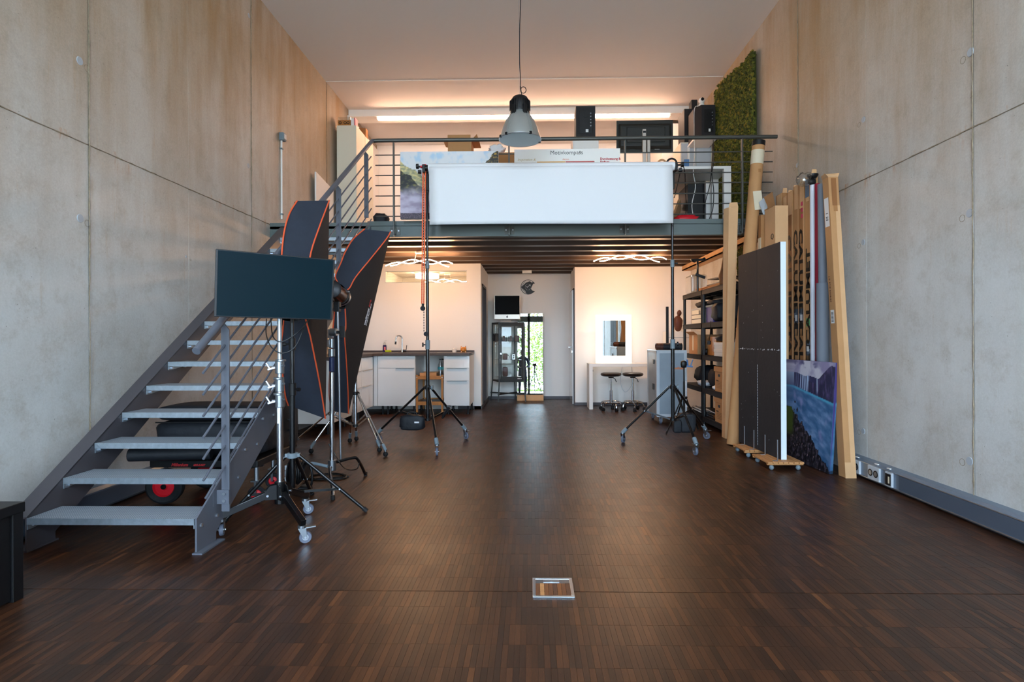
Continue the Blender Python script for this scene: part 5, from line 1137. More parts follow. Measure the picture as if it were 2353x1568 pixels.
for k in range(7): single('light_stand_folded', MB().cyl((2.30 + .045 * (k % 4), 7.1, rz[0] + .018 + .03 * (k // 4)), (2.32 + .045 * (k % 4), 8.1, rz[0] + .018 + .03 * (k // 4)), .014, n=8), 'blackm' if k % 2 else 'chrome', ('black' if k % 2 else 'chrome') + ' folded light stand tube in the stack on the bottom shelf', 'light stand', group='folded stands on the bottom shelf', smooth=1)
single('wooden_crate', MB().box(2.46, 2.64, 7.05, 7.42, rz[0], rz[0] + .26), 'cardd', 'brown board box at the back of the bottom shelf', 'box', bevel=.003)
for k in range(2):
    z = rz[2] + k * .085
    t = thing('shoe_box', ['lower white shoe box on the middle shelf of the nearer unit', 'upper white shoe box on the middle shelf of the nearer unit'][k], 'box', (2.40, 6.85, z), 'white boxes on the middle shelf')
    part('body', MB().box(SX + .0, SX + .22, 6.68, 7.02, z, z + .082), 'wbox', t, bevel=.002); part('lid', MB().box(SX - .004, SX + .224, 6.676, 7.024, z + .05, z + .084), 'wbox', t, bevel=.002)
pile('black_cloth_bag', (2.40, 6.92, rz[2] + .172), (.24, .30, .09), 'bag', 'crumpled black bag lying on the white shoe boxes', 'bag', 7)
for k in range(2):
    c = Vector((2.575 + .02 * k, 6.72 + .035 * k, rz[2] + .16))
    t = thing('reflector_disc', ['black folded reflector bag with a blue patch on the middle shelf', 'second black reflector bag behind the one with the blue patch'][k], 'reflector', (c.x, c.y, rz[2]))
    part('disc', MB().cyl(c, c + Vector((0, .02, 0)), .15, n=32), 'bag', t, smooth=1, bevel=.006); part('rim', MB().torus(c, .15, .006, mX, 32, 6), 'lgrey' if k == 0 else 'black', t)
    if k == 0: part('patch', MB().box(c.x - .05, c.x + .05, c.y - .004, c.y, c.z + .02, c.z + .08), 'blue', t)
t = thing('cardboard_box', 'open cardboard box with white tape on the middle shelf behind the flight case', 'box', (2.42, 7.9, rz[2]))
part('body', MB().box(SX, SX + .30, 7.72, 8.12, rz[2], rz[2] + .27), 'card', t, bevel=.002); part('tape', MB().box(SX - .001, SX, 7.9, 7.96, rz[2] + .05, rz[2] + .26), 'tape', t); part('flap', MB().bar((SX, 7.92, rz[2] + .27), (SX - .05, 7.92, rz[2] + .31), .38, .004, up=(0, 0, 1)), 'card', t)
single('wicker_tray', MB().box(SX + .05, SX + .33, 7.1, 7.44, rz[2], rz[2] + .24), 'wood', 'brown wooden box at the back of the middle shelf', 'box', bevel=.003)
pile('camera_strap', (2.33, 7.55, rz[2]), (.1, .12, .08), 'black', 'small black gadget between the boxes on the middle shelf', 'gadget', 4)
t = thing('plastic_box', 'white plastic box marked 10 on the upper shelf', 'box', (2.42, 7.8, rz[3]))
part('body', MB().box(SX, SX + .26, 7.535, 7.98, rz[3], rz[3] + .21), 'cream', t, bevel=.006); part('lid', MB().box(SX - .006, SX + .266, 7.53, 7.986, rz[3] + .19, rz[3] + .21), 'lgrey', t, bevel=.003)
text('lettering', '10', .08, 'ink', t, (SX - .008, 7.64, rz[3] + .12), (0, -1, 0), (0, 0, 1), bold=.002)
for k in range(2): part('band', MB().box(SX - .003, SX, 7.55, 7.98, rz[3] + .06 + k * .06, rz[3] + .068 + k * .06), 'ink', t)
t = thing('plastic_box', 'purple plastic storage box on the upper shelf behind the posts', 'box', (2.42, 7.35, rz[3]))
part('body', MB().box(SX + .02, SX + .28, 7.12, 7.40, rz[3], rz[3] + .22), 'purple', t, bevel=.01); part('lid', MB().box(SX + .012, SX + .288, 7.112, 7.405, rz[3] + .20, rz[3] + .225), 'grey', t, bevel=.004)
pile('camera_bag', (2.40, 7.00, rz[3]), (.28, .24, .22), 'bag', 'black camera bag on the upper shelf next to the purple box', 'bag', 2, .25, .5)
pile('camera_backpack', (2.52, 6.79, rz[3]), (.30, .22, .31), 'bag', 'large black backpack on the near end of the upper shelf', 'backpack', 9, .12, .5)
pile('bag_stack', (2.42, 7.75, rz[3] + .21), (.26, .34, .09), 'foam', 'grey padded pouch lying on the white box marked 10', 'pouch', 13)
pile('bag_stack', (2.42, 7.30, rz[3] + .225), (.26, .28, .07), 'fabricd', 'flat dark pouch lying on the purple box', 'pouch', 14)
cablething('headset_cable', [(RXa - .01, 7.05, 1.36), (RXa - .03, 7.0, 1.28), (RXa - .035, 7.02, 1.15), (RXa - .03, 7.06, 1.10)], 'black cable hanging over the front edge of the upper shelf')
single('plug', MB().cyl((RXa - .03, 7.06, 1.07), (RXa - .03, 7.06, 1.12), .022, n=12), 'black', 'black plug end dangling below the upper shelf', 'plug', smooth=1)
# on top of the rack
for k, (xx, y0, y1, dz) in enumerate(((2.30, 6.75, 7.9, .02), (2.34, 6.9, 7.75, .045), (2.38, 6.7, 7.8, .02), (2.42, 6.85, 7.95, .05), (2.33, 7.1, 8.1, .02), (2.46, 6.7, 7.6, .02))):
    single('tripod_part', MB().bar((xx, y0, rz[4] + dz), (xx + .05, y1, rz[4] + dz + .01 * k), .035, .022).bar((xx + .02, y0 + .1, rz[4] + dz + .02), (xx + .02, y1 - .2, rz[4] + dz + .02), .02, .015), 'blackm' if k % 2 else 'cardd', ('black' if k % 2 else 'brown') + ' folded stand piece in the heap on top of the shelving', 'tripod', group='folded stands on top of the shelving', bevel=.003)
single('panel_light', MB().hexa([(2.30, 6.70, rz[4] + .09), (2.62, 6.70, rz[4] + .09), (2.62, 7.35, rz[4] + .12), (2.30, 7.35, rz[4] + .12)], [(2.30, 6.70, rz[4] + .105), (2.62, 6.70, rz[4] + .105), (2.62, 7.35, rz[4] + .135), (2.30, 7.35, rz[4] + .135)]), 'black', 'thin black flat panel light lying on the heap on the shelving', 'panel light')
t = thing('clear_container', 'clear plastic container with rounded corners on top of the farther shelving unit', 'container', (2.4, 8.15, rz[4]))
part('shell', MB().box(2.27, 2.50, 7.98, 8.30, rz[4] + .005, rz[4] + .27), 'clear', t, bevel=.03)
q = W(1603, 640, Y=7.7)
t = thing('clamp_pole', 'black pole with clamp head standing on top of the shelving', 'light stand', (q.x, 7.7, rz[4]))
part('pole', MB().cyl((q.x, 7.7, rz[4]), (q.x, 7.7, 2.20), .015, n=10), 'blackm', t, smooth=1)
part('crossbar', MB().bar((q.x - .09, 7.7, 2.215), (q.x + .10, 7.68, 2.22), .03, .03).cyl((q.x - .07, 7.66, 2.2), (q.x - .03, 7.72, 2.2), .018).cyl((q.x + .08, 7.66, 2.23), (q.x + .08, 7.72, 2.23), .018), 'black', t, bevel=.003)
part('tilted_arm', MB().bar((q.x - .04, 7.67, 2.02), (q.x + .09, 7.66, 1.97), .035, .035).cyl((q.x - .02, 7.67, 2.02), (q.x, 7.67, 2.15), .01), 'black', t, bevel=.006)
a, b, c = W(1668, 590, Y=6.72), W(1662, 620, Y=6.75), W(1668, 655, Y=6.72)
single('driftwood', MB().tube(curvept([(b.x + .01, 6.76, rz[4]), (b.x - .0, 6.78, rz[4] + .12), (b.x + .02, 6.80, rz[4] + .22), (b.x + .03, 6.8, rz[4] + .33), (b.x + .02, 6.8, rz[4] + .43)], 4), [.05, .05, .045, .05, .045, .035, .03, .03, .028, .028, .025, .022, .02, .018, .015, .012, .01][:17], 8), 'driftwood', 'gnarled brown driftwood upright on the near end of the shelving', 'driftwood', smooth=2)
def moss(name, poly, x, y0, y1, z0, z1, lab, n, sz=.022, seed=1):
    rr = random.Random(seed); mb = MB(); inside = lambda y, z: sum(((a[1] > z) != (b[1] > z)) and (y < (b[0] - a[0]) * (z - a[1]) / (b[1] - a[1]) + a[0]) for a, b in zip(poly, poly[1:] + poly[:1])) % 2
    oc = [(1, 0, 0), (-1, 0, 0), (0, 1, 0), (0, -1, 0), (0, 0, 1), (0, 0, -1)]; fc = [(0, 2, 4), (2, 1, 4), (1, 3, 4), (3, 0, 4), (2, 0, 5), (1, 2, 5), (3, 1, 5), (0, 3, 5)]
    t = thing(name, lab, 'moss panel', (x, (y0 + y1) / 2, z0))
    part('backing', MB().prism([(p[0], p[1]) for p in poly], 0, x - .018, x - .001), mat('moss_base', (52, 58, 12), .95) if 'moss_base' not in bpy.data.materials else bpy.data.materials['moss_base'], t)
    k = 0
    while k < n:
        y = rr.uniform(y0, y1); z = rr.uniform(z0, z1)
        if not inside(y + rr.gauss(0, .008), z + rr.gauss(0, .008)): continue
        k += 1; s = sz * rr.uniform(.6, 1.35); m = Matrix.Rotation(rr.uniform(0, 6), 3, Vector((rr.uniform(-1, 1), rr.uniform(-1, 1), rr.uniform(-1, 1))).normalized())
        c = Vector((x - .018 - rr.uniform(0, .022), y, z)); mb.add([c + m @ (Vector(o) * s * rr.uniform(.7, 1.2)) for o in oc], fc)
    part('moss_tufts', mb, 'moss', t, stuff=True)
moss('moss_panel', [(6.79, 2.50), (6.78, 3.4), (6.80, 4.60), (6.9, 4.64), (7.1, 4.60), (7.4, 4.66), (7.75, 4.72), (8.0, 4.74), (8.18, 4.72), (8.24, 4.5), (8.22, 3.5), (8.24, 2.50)], XR - .034, 6.72, 8.3, 2.5, 4.8, 'large green moss panel with wavy edges on the right wall of the loft', 9000)
moss('moss_panel', [(6.95, 1.9), (6.95, 2.15), (7.0, 2.3), (7.15, 2.32), (7.3, 2.28), (7.35, 2.1), (7.3, 1.9)], XR - .034, 6.9, 7.4, 1.9, 2.35, 'small green moss patch on the wall above the shelving', 900, .02, 2)
# clamp stand with blue clamp near the right backdrop stand
q = fl(1572, 990); c = Vector((q.x, 6.95, 0)); c.x = W(1572, 930, Y=6.95).x
t = thing('clamp_stand', 'slim black stand with a blue clamp head in front of the shelving', 'light stand', c)
tripod(t, c, [fl(1531, 998), Vector((c.x + .22, 7.12, 0)), Vector((c.x - .05, 7.25, 0))], .42, .16, [(.14, .62, .013, 'blackm'), (.62, .80, .010, 'blackm')], 'blackm', 'black', lr=.008, brace=.5)
part('head', MB().blob(Vector((c.x - .005, 6.94, .83)), (.08, .06, .09), 3, .2, 8, .7), 'black', t, smooth=2)
part('clamp_jaw', MB().bar((c.x + .04, 6.93, .80), (c.x + .03, 6.92, .89), .02, .014).bar((c.x + .075, 6.93, .81), (c.x + .10, 6.92, .89), .02, .014).bar((c.x + .02, 6.93, .81), (c.x + .1, 6.93, .80), .024, .02), 'clampblue', t, bevel=.003)
part('white_tube', MB().cyl((c.x + .028, 6.97, .30), (c.x + .028, 6.97, .62), .009), 'whiteroll', t, smooth=1)
# ================================================================ RIGHT FOREGROUND
BX = 2.165; bz0, bz1 = .075, 2.0
def board(y0, y1, xa_, xb2, lab, grp='tall black foam boards'):
    t = thing('foam_board', lab, 'board', (xa_, (y0 + y1) / 2, bz0), grp)
    part('black_face', MB().hexa([(xa_, y0, bz0), (xa_ + .004, y0, bz0), (xb2 + .004, y1, bz0), (xb2, y1, bz0)], [(xa_, y0, bz1), (xa_ + .004, y0, bz1), (xb2 + .004, y1, bz1), (xb2, y1, bz1)]), 'foam', t)
    part('foam_core', MB().hexa([(xa_ + .004, y0 - .001, bz0), (xa_ + .052, y0 - .001, bz0), (xb2 + .052, y1, bz0), (xb2 + .004, y1, bz0)], [(xa_ + .004, y0 - .001, bz1), (xa_ + .052, y0 - .001, bz1), (xb2 + .052, y1, bz1), (xb2 + .004, y1, bz1)]), 'foamw', t)
    zz_ = 1.04; rr = random.Random(len(lab)); mb = MB(); f = lambda y: xa_ + (xb2 - xa_) * (y - y0) / (y1 - y0)
    for k in range(26):
        y = rr.uniform(y0 + .01, y1 - .01); x = f(y) - .0008; mb.box(x, x + .001, y, y + rr.uniform(.002, .014), zz_ + rr.gauss(0, .004), zz_ + rr.gauss(0, .004) + rr.uniform(.002, .006))
    for k in range(14):
        y = rr.uniform(y0 + .01, y1 - .01); x = f(y) - .0008; z = rr.uniform(.2, 1.9); mb.box(x, x + .001, y, y + rr.uniform(.001, .004), z, z + rr.uniform(.001, .006))
    part('scuff_marks', mb, 'foamw', t, stuff=True)
    return t
BY = [W(1793, 800, X=2.20).y, W(1740, 800, X=2.18).y, W(1697, 800, X=2.15).y]
bA = board(BY[0], BY[1] - .003, 2.20, 2.18, 'tall black foam board with a bright white edge facing the room, nearest')
bB = board(BY[1] + .003, BY[2], 2.18, 2.15, 'tall black foam board behind the white-edged one, next to the shelving')
mb = MB()
for k in range(30):
    z = .12 + k * .026; mb.box(2.1785, 2.1795, BY[1] - .010, BY[1] - .0045, z, z + .02)
part('chipped_edge', mb, 'foamw', bA, stuff=True)
def dolly(y0, y1, lab):
    xc = 2.20; t = thing('board_dolly', lab, 'dolly', (xc, (y0 + y1) / 2, 0), 'wooden dollies under the boards')
    for k in range(7):
        x = xc - .15 + k * .045
        part('slat', MB().box(x, x + .04, y0, y1, .058, .074), 'woodl', t, bevel=.003)
    part('batten', MB().box(xc - .15, xc + .16, y0 + .015, y0 + .04, .046, .058).box(xc - .15, xc + .16, y1 - .04, y1 - .015, .046, .058), 'woodl', t)
    for x in (xc - .11, xc + .12):
        for y in (y0 + .03, y1 - .03): part('caster', MB().blob((x, y, .023), (.042, .046, .046), n=6, amp=0, e=1), 'grey', t, smooth=2)
    for y in (y0 + .05, y1 - .05):
        part('angle_bracket', MB().box(xc - .052, xc - .046, y - .006, y + .006, .074, .26).box(xc - .09, xc - .046, y - .006, y + .006, .074, .079), 'alu', t)
    return t
dolly(4.90, 5.26, 'wooden slatted dolly carrying the nearest black board'); dolly(5.42, 5.76, 'wooden slatted dolly carrying the rear black board')

def carton(name, bot, top, w, d, z1, m, lab, group=None, z0=0):
    """leaning box: bot/top centre (x,y)"""
    bx, by = bot; tx_, ty_ = top
    t = thing(name, lab, 'box', (bx, by, z0), group)
    part('body', MB().hexa([(bx - w / 2, by - d / 2, z0), (bx + w / 2, by - d / 2, z0), (bx + w / 2, by + d / 2, z0), (bx - w / 2, by + d / 2, z0)],
                           [(tx_ - w / 2, ty_ - d / 2, z1), (tx_ + w / 2, ty_ - d / 2, z1), (tx_ + w / 2, ty_ + d / 2, z1), (tx_ - w / 2, ty_ + d / 2, z1)]), m, t, bevel=.003)
    return t
# nearest tall box
t = thing('tall_carton', 'tallest cardboard carton, nearest the camera, leaning on the right wall with a white label', 'box', (2.68, 4.67, 0))
b0 = [fl(1925, 1093), fl(1943, 1099), W(1968, 1099, Y=4.64) , None]
z1 = W(1905, 405, Y=4.9).z
bx0, bx1, bym, byy = 2.565, 2.70, 4.64, 4.76
tx0_, tx1_ = W(1903, 405, Y=4.92).x, W(1926, 405, Y=4.92).x
bot = [(W(1943, 1099, Y=4.64).x, 4.64, 0), (W(1968, 1099, Y=4.64).x, 4.64, 0), (W(1968, 1099, Y=4.64).x, 4.745, 0), (W(1943, 1099, Y=4.64).x, 4.745, 0)]
top = [(tx0_, 4.92, z1), (tx1_, 4.92, z1), (tx1_, 5.02, z1), (tx0_, 5.02, z1)]
bl = [Vector(p) for p in bot]; tl_ = [Vector(p) for p in top]
part('body', MB().hexa(bl, tl_), 'card', t, bevel=.003)
lp = lambda i, v: bl[i].lerp(tl_[i], v)
part('corner_flap', MB().add([lp(0, 1), lp(1, 1), lp(1, 1) + Vector((.005, -.01, .03)), lp(0, 1) + Vector((-.03, -.015, .02))], [(0, 1, 2, 3)]).add([lp(3, 1), lp(0, 1), lp(0, 1) + Vector((-.03, 0, .03)), lp(3, 1) + Vector((-.01, 0, .03))], [(0, 1, 2, 3)]), 'cardl', t)
for (u0, u1, v0, v1, m_, nm) in ((.0, 1.0, .0, .05, 'cardl', 'tape_strip'), (.25, .75, .90, .995, 'tapeb', 'tape_strip'), (.35, .75, .88, .90, 'cardd', 'sticker')):
    q = [lp(0, v0).lerp(lp(1, v0), u0), lp(0, v0).lerp(lp(1, v0), u1), lp(0, v1).lerp(lp(1, v1), u1), lp(0, v1).lerp(lp(1, v1), u0)]
    part(nm, MB().add([p + Vector((0, -.002, 0)) for p in q], [(0, 1, 2, 3)]), m_, t)
def leftface(u0, u1, v0, v1, off=.002): return [p + Vector((-off, 0, 0)) for p in (lp(0, v0).lerp(lp(3, v0), u0), lp(0, v0).lerp(lp(3, v0), u1), lp(0, v1).lerp(lp(3, v1), u1), lp(0, v1).lerp(lp(3, v1), u0))]
part('shipping_label', MB().add(leftface(.15, .85, .83, .93), [(0, 1, 2, 3)]), 'label', t); part('shipping_label', MB().add(leftface(.25, .8, .50, .545), [(0, 1, 2, 3)]), 'label', t)
dvec = (tl_[0] - bl[0]).normalized()
text('lettering', '1  CENTRO', .035, 'ink', t, lp(0, .915).lerp(lp(3, .915), .25) + Vector((-.004, 0, 0)), -dvec, (0, 1, 0)) if False else text('lettering', 'M 1', .05, 'ink', t, lp(0, .85).lerp(lp(3, .85), .3) + Vector((-.004, 0, 0)), dvec, (0, 1, 0))
text('handwriting', 'ceramic blue 4/1', .035, 'brownleath', t, lp(0, .57).lerp(lp(3, .57), .55) + Vector((-.004, 0, 0)), dvec, (0, 1, 0), shear=.2)
for k in range(8): part('barcode_bar', MB().add(leftface(.35, .7, .506 + k * .0042, .508 + k * .0042, .0035), [(0, 1, 2, 3)]), 'ink', t)
part('edge_tape', MB().add([p + Vector((0, -.0015, 0)) for p in (lp(0, .05).lerp(lp(1, .05), .55), lp(1, .05), lp(1, .9), lp(0, .9).lerp(lp(1, .9), .55))], [(0, 1, 2, 3)]), 'cardl', t)

# row of long cartons along the wall
def yx(px_, X=2.66): return W(px_, 700, X=X).y
edges = [1783, 1797, 1808, 1822, 1835, 1848.5, 1862]
tops = [452, 456, 446, 432, 428, 411]
labs = ['plain long cardboard carton with small print, leftmost of the row behind the boards', 'long carton with a white shipping label behind the black boards', 'long carton with a half-hidden printed word right of the white board edge',
        'long carton with bold black lettering and blue-grey sticker, second of three lettered', 'long carton with bold black lettering and red print strip near its top', 'long carton lettered upside down with a green tape spot, next to the white roll']
rr = random.Random(5)
for k in range(6):
    y1, y0 = yx(edges[k]), yx(edges[k + 1]); z = W(1220, tops[k], Y=(y0 + y1) / 2).z
    x = 2.66 + .006 * (k % 2); m_ = ['cardd', 'card', 'cardd', 'card', 'cardd', 'card'][k]
    t = thing('long_carton', labs[k], 'box', (x + .1, (y0 + y1) / 2, 0), 'long cartons along the right wall')
    part('body', MB().box(x, XR - .012, y0 + .004, y1 - .003, 0, z), m_, t, bevel=.003)
    part('flap', MB().hexa([(x + .01, y0 + .004, z), (x + .06, y0 + .004, z), (x + .06, y0 + .010, z), (x + .01, y0 + .010, z)], [(x + .015, y0 - .004, z + .05), (x + .055, y0 - .004, z + .05), (x + .055, y0 + .002, z + .05), (x + .015, y0 + .002, z + .05)]), 'cardl', t)
    part('edge_fold', MB().box(x - .0015, x + .0, y0 + .004, y0 + .022, 0, z - .002), 'cardl', t)
    part('tape_strip', MB().box(x - .002, x, y0 + .03, y1 - .03, z - .24, z - .005), 'cardl', t)
    w_ = y1 - y0; ym = (y0 + y1) / 2
    if k in (2, 3, 4):
        text('lettering', 'CALUMET', w_ * 1.05, 'ink', t, (x - .003, ym - w_ * -.33, z - .42), (0, 0, -1), (0, -1, 0), bold=.004, sx=1.65) if False else \
        text('lettering', 'CALUMET', w_ * .86, 'ink', t, (x - .003, y1 - w_ * .16, z - .44), (0, 0, -1), (0, -1, 0), bold=.0035, sx=2.1)
        text('lettering', 'CALUMET', w_ * .86, 'ink', t, (x - .003, y1 - w_ * .16, 1.32), (0, 0, -1), (0, -1, 0), bold=.0035, sx=2.1)
    if k == 5:
        text('lettering', 'CALUMET', w_ * .86, 'ink', t, (x - .003, y0 + w_ * .16, z - 1.62), (0, 0, 1), (0, 1, 0), bold=.0035, sx=2.1)
        text('lettering', 'CALUMET', w_ * .86, 'ink', t, (x - .003, y0 + w_ * .16, .2), (0, 0, 1), (0, 1, 0), bold=.0035, sx=2.1)
        part('green_tape', MB().box(x - .0035, x, ym - .03, ym + .03, 1.26, 1.34), mat('green_tape', (60, 180, 110), .5), t); part('top_label', MB().box(x - .004, x, ym - .03, ym + .04, z - .2, z - .03), 'labelb', t)
        part('sticker', MB().box(x - .003, x, ym - .04, ym + .04, .98, 1.12), 'labelb', t); part('sticker_code', MB().box(x - .0045, x, ym - .025, ym + .02, 1.02, 1.07), 'label', t)
    if k in (3, 4):
        part('sticker', MB().box(x - .003, x, ym - .04, ym + .04, 1.30, 1.44), 'labelb', t); part('sticker_code', MB().box(x - .0045, x, ym - .025, ym + .02, 1.32, 1.38), 'label', t)
        part('sticker_print', MB().box(x - .003, x, ym - .04, ym + .04, 1.24, 1.29), 'ink', t)
    if k == 1: part('shipping_label', MB().box(x - .003, x, ym - .03, ym + .03, z - .62, z - .36), 'label', t); text('lettering', '1 Calumet', .035, 'ink', t, (x - .005, ym - .012, z - .40), (0, 0, -1), (0, -1, 0))
    if k == 0: text('lettering', 'calumet', .04, 'ink', t, (x - .003, ym, z - .3), (0, 0, -1), (0, -1, 0))
    if k == 4:
        for q in range(3): part('red_print', MB().box(x - .003, x, ym - .035, ym + .0, z - .34 + q * .06, z - .30 + q * .06), mat('magenta_print', (196, 60, 90), .6) if 'magenta_print' not in bpy.data.materials else bpy.data.materials['magenta_print'], t)
def vroll(px0, px1, ptop, m, lab, name='paper_roll', X=2.52, z0=0, ztop=None):
    X = max(X, 2.665)
    ya, yb = W(px1, 700, X=X).y, W(px0, 700, X=X).y; r = abs(yb - ya) / 2 * .88; yc = (ya + yb) / 2; z = ztop or W(1220, ptop, Y=yc).z
    # keep apparent width by taking the pixel width at this depth
    r = (px1 - px0) / 2 * yc / F
    xc = W((px0 + px1) / 2, 700, Y=yc).x
    return single(name, MB().cyl((xc, yc, z0), (xc, yc, z), r, n=24), m, lab, 'roll', smooth=1, bevel=.002), Vector((xc, yc, z))
_, q = vroll(1862.5, 1873.5, 430, 'whiteroll', 'slim silvery white roll standing among the cartons')
vroll(1873.5, 1884.5, 428, 'crimson', 'slim crimson roll between the white and grey rolls', X=2.675)
gx = W(1890, 700, Y=5.13); t = thing('paper_roll', 'tall grey background roll, thicker in its lower half, beside the crimson one', 'roll', (gx.x, 5.13, 0))
part('upper_roll', MB().cyl((gx.x, 5.13, W(1890, 652, Y=5.13).z), (gx.x - .0, 5.14, W(1890, 423, Y=5.13).z), 8.5 * 5.13 / F, n=24), 'greyroll', t, smooth=1, bevel=.002)
part('lower_roll', MB().cyl((gx.x, 5.13, 0), (gx.x, 5.13, W(1890, 651, Y=5.13).z), 13 * 5.13 / F, n=28), 'greyroll', t, smooth=1, bevel=.002)
t = thing('light_stand', 'black stand head with round knobs sticking up out of the white roll', 'light stand', (2.60, q.y + .06, 0))
t.location = (q.x, q.y, q.z); WL[t.name] = q.copy(); p0 = q; zz_ = W(1867, 404, Y=q.y).z
part('pole', MB().cyl((q.x, q.y, q.z - .0), (q.x, q.y, zz_), .012, n=10), 'blackm', t, smooth=1)
part('knob', MB().lathe([(.012, zz_ - .04), (.03, zz_ - .03), (.05, zz_), (.05, zz_ + .012), (.02, zz_ + .02)], (p0.x, q.y, 0), 16), 'black', t, smooth=1)
part('knob', MB().blob((p0.x - .01, q.y - .01, zz_ - .06), (.07, .05, .06), 2, .1, 8, .7), 'black', t, smooth=2)
a = W(1878, 585, Y=4.9); single('band', MB().cyl((a.x + .06, 4.95, 1.86), (a.x + .06, 4.95, 1.90), .026), 'black', 'x', 'band') if False else None
q = W(1838, 420, Y=5.35)
single('plastic_bag', MB().blob((q.x + .03, 5.33, 2.64), (.13, .12, .13), 3, .35, 8, .9, 4), 'clear', 'crumpled clear plastic bag on top of the cartons', 'bag', smooth=2)
# flapped box and tape-wrapped box left of the row
y1, y0 = W(1757, 700, X=2.45).y, W(1783, 700, X=2.45).y; z = W(1220, 476, Y=y0).z
t = thing('open_carton', 'narrow pale cardboard carton with open top flaps beside the long cardboard tube', 'box', (2.5, (y0 + y1) / 2, 0))
part('body', MB().box(2.45, 2.58, y0 + .01, y1 - .01, 0, z), 'cardl', t, bevel=.003)
part('flap', MB().add([(2.45, y0 + .01, z), (2.45, (y0 + y1) / 2 + .03, z), (2.40, (y0 + y1) / 2 + .03, z + .12), (2.41, y0 - .02, z + .13)], [(0, 1, 2, 3)]), 'card', t)
part('flap', MB().add([(2.45, y1 - .01, z), (2.55, y1 - .01, z), (2.55, y1 + .05, z + .09), (2.45, y1 + .06, z + .08)], [(0, 1, 2, 3)]), 'cardd', t)
part('recycling_mark', MB().torus((2.448, (y0 + y1) / 2 - .06, z - .3), .028, .003, Matrix.Rotation(R(90), 3, 'Y'), 6, 4), 'ink', t)
y1b, y0b = W(1742, 700, X=2.42).y, y1 + .004
t = thing('taped_carton', 'narrow carton wrapped in cream and brown tape just right of the cardboard tube', 'box', (2.45, (y0b + y1b) / 2, 0))
z = W(1220, 497, Y=y0b).z; part('body', MB().box(2.42, 2.54, y0b + .01, y1b - .01, 0, z), 'cardd', t, bevel=.003)
part('tape', MB().box(2.417, 2.42, y0b + .01, y1b - .01, z - .45, z - .24).box(2.417, 2.42, y0b + .01, y1b - .01, z - .75, z - .52), 'tape', t)
single('paper_sheet', MB().add([(2.44, y0b, z), (2.50, y0b + .02, z), (2.47, y0b - .01, z + .2), (2.42, y0b + .06, z + .14)], [(0, 1, 2, 3)]).add([(2.44, y0b + .002, z), (2.50, y0b + .022, z), (2.47, y0b - .008, z + .2), (2.42, y0b + .062, z + .14)], [(3, 2, 1, 0)]), 'lgrey', 'white curled paper corner sticking out above the taped carton', 'paper')
# big tube, planks
t = thing('cardboard_tube', 'thick long cardboard tube with black end cap leaning beside the loft rail', 'tube', (2.23, 6.10, 0))
p0, p1 = Vector((W(1684, 1018, Y=6.08).x, 6.08, .0)), W(1743, 332, Y=6.08)
rt_ = 13.8 * 6.08 / F; dv = (p1 - p0).normalized()
part('tube', MB().cyl(p0 + dv * .01, p1, rt_, n=28), 'card', t, smooth=1)
part('end_cap', MB().cyl(p1 - dv * .02, p1 + dv * .035, rt_ + .003, n=28), 'black', t, smooth=1, bevel=.004)
part('tape_band', MB().tube([p1 - dv * .22, p1 - dv * .07], rt_ + .0015, 28, cap=False), 'tape', t, smooth=1)
q = p1 - dv * .62 + Vector((.02, -rt_ - .004, 0)); part('tape_flag', MB().ob(q, (.09, .003, .20), Matrix.Rotation(R(-6), 3, 'Y')).ob(q + Vector((.085, .01, -.04)), (.10, .003, .13), Matrix.Rotation(R(25), 3, 'Y')), 'tape', t)
part('stain', MB().ob(p1 - dv * .30 + Vector((.012, -rt_ - .001, 0)), (.03, .002, .035)), 'cardd', t)
pa, pb = W(1671, 1003, Y=6.50), W(1682, 478, Y=6.15)
t = thing('flat_carton', 'narrow flat cardboard carton leaning in front of the near shelving post', 'box', (pa.x, 6.45, 0))
zt4 = pb.z; wl_ = .095
bq = [Vector(p) for p in ((pa.x - .035, 6.47, 0), (pa.x + .02, 6.42, 0), (pa.x + .02, 6.56, 0), (pa.x - .035, 6.58, 0))]
tq = [Vector(p) for p in ((pb.x - .045, 6.12, zt4), (pb.x + .05, 6.10, zt4), (pb.x + .05, 6.16, zt4), (pb.x - .075, 6.20, zt4))]
part('body', MB().hexa(bq, tq), 'cardl', t, bevel=.002)
part('end_flap', MB().add([tq[0], tq[1], tq[1] + Vector((-.01, 0, .05)), tq[0] + Vector((.01, 0, .05))], [(0, 1, 2, 3)]), 'cardl', t)
single('cardboard_box', MB().box(2.36, 2.52, 6.32, 6.5, 2.05, 2.22), 'cardd', 'x', 'box') if False else None

# canvas prints (flat prints: colours painted per vertex)
def fbm(x, y, s, o=4, seed=0):
    v = 0; a = 1; tot = 0
    for k in range(o): v += a * noise.noise(Vector((x * s, y * s, seed + k * 7.3))); tot += a; a *= .5; s *= 2
    return v / tot
def sm(a, b, x): t_ = max(0, min(1, (x - a) / (b - a))); return t_ * t_ * (3 - 2 * t_)
def mixc(a, b, t_): return tuple(a[i] + (b[i] - a[i]) * t_ for i in range(3))
def painted(name, corner, uvec, vvec, nu, nv, fn, parent, nm, rough=.45):
    corner = Vector(corner); mb = MB(); cols = []
    for j in range(nv + 1):
        for i in range(nu + 1):
            u = i / nu; v = j / nv; mb.v.append(tuple(corner + Vector(uvec) * u + Vector(vvec) * v)); c = fn(u, v); cols += list(S(*[max(0, min(255, q)) for q in c]))
    for j in range(nv):
        for i in range(nu): a = j * (nu + 1) + i; mb.f.append((a, a + 1, a + nu + 2, a + nu + 1))
    if 'print' not in M: M['print'] = vcol('printed_canvas', .45)
    o = part(nm, mb, 'print', parent)
    at = o.data.color_attributes.new('Col', 'FLOAT_COLOR', 'POINT'); at.data.foreach_set('color', cols); return o
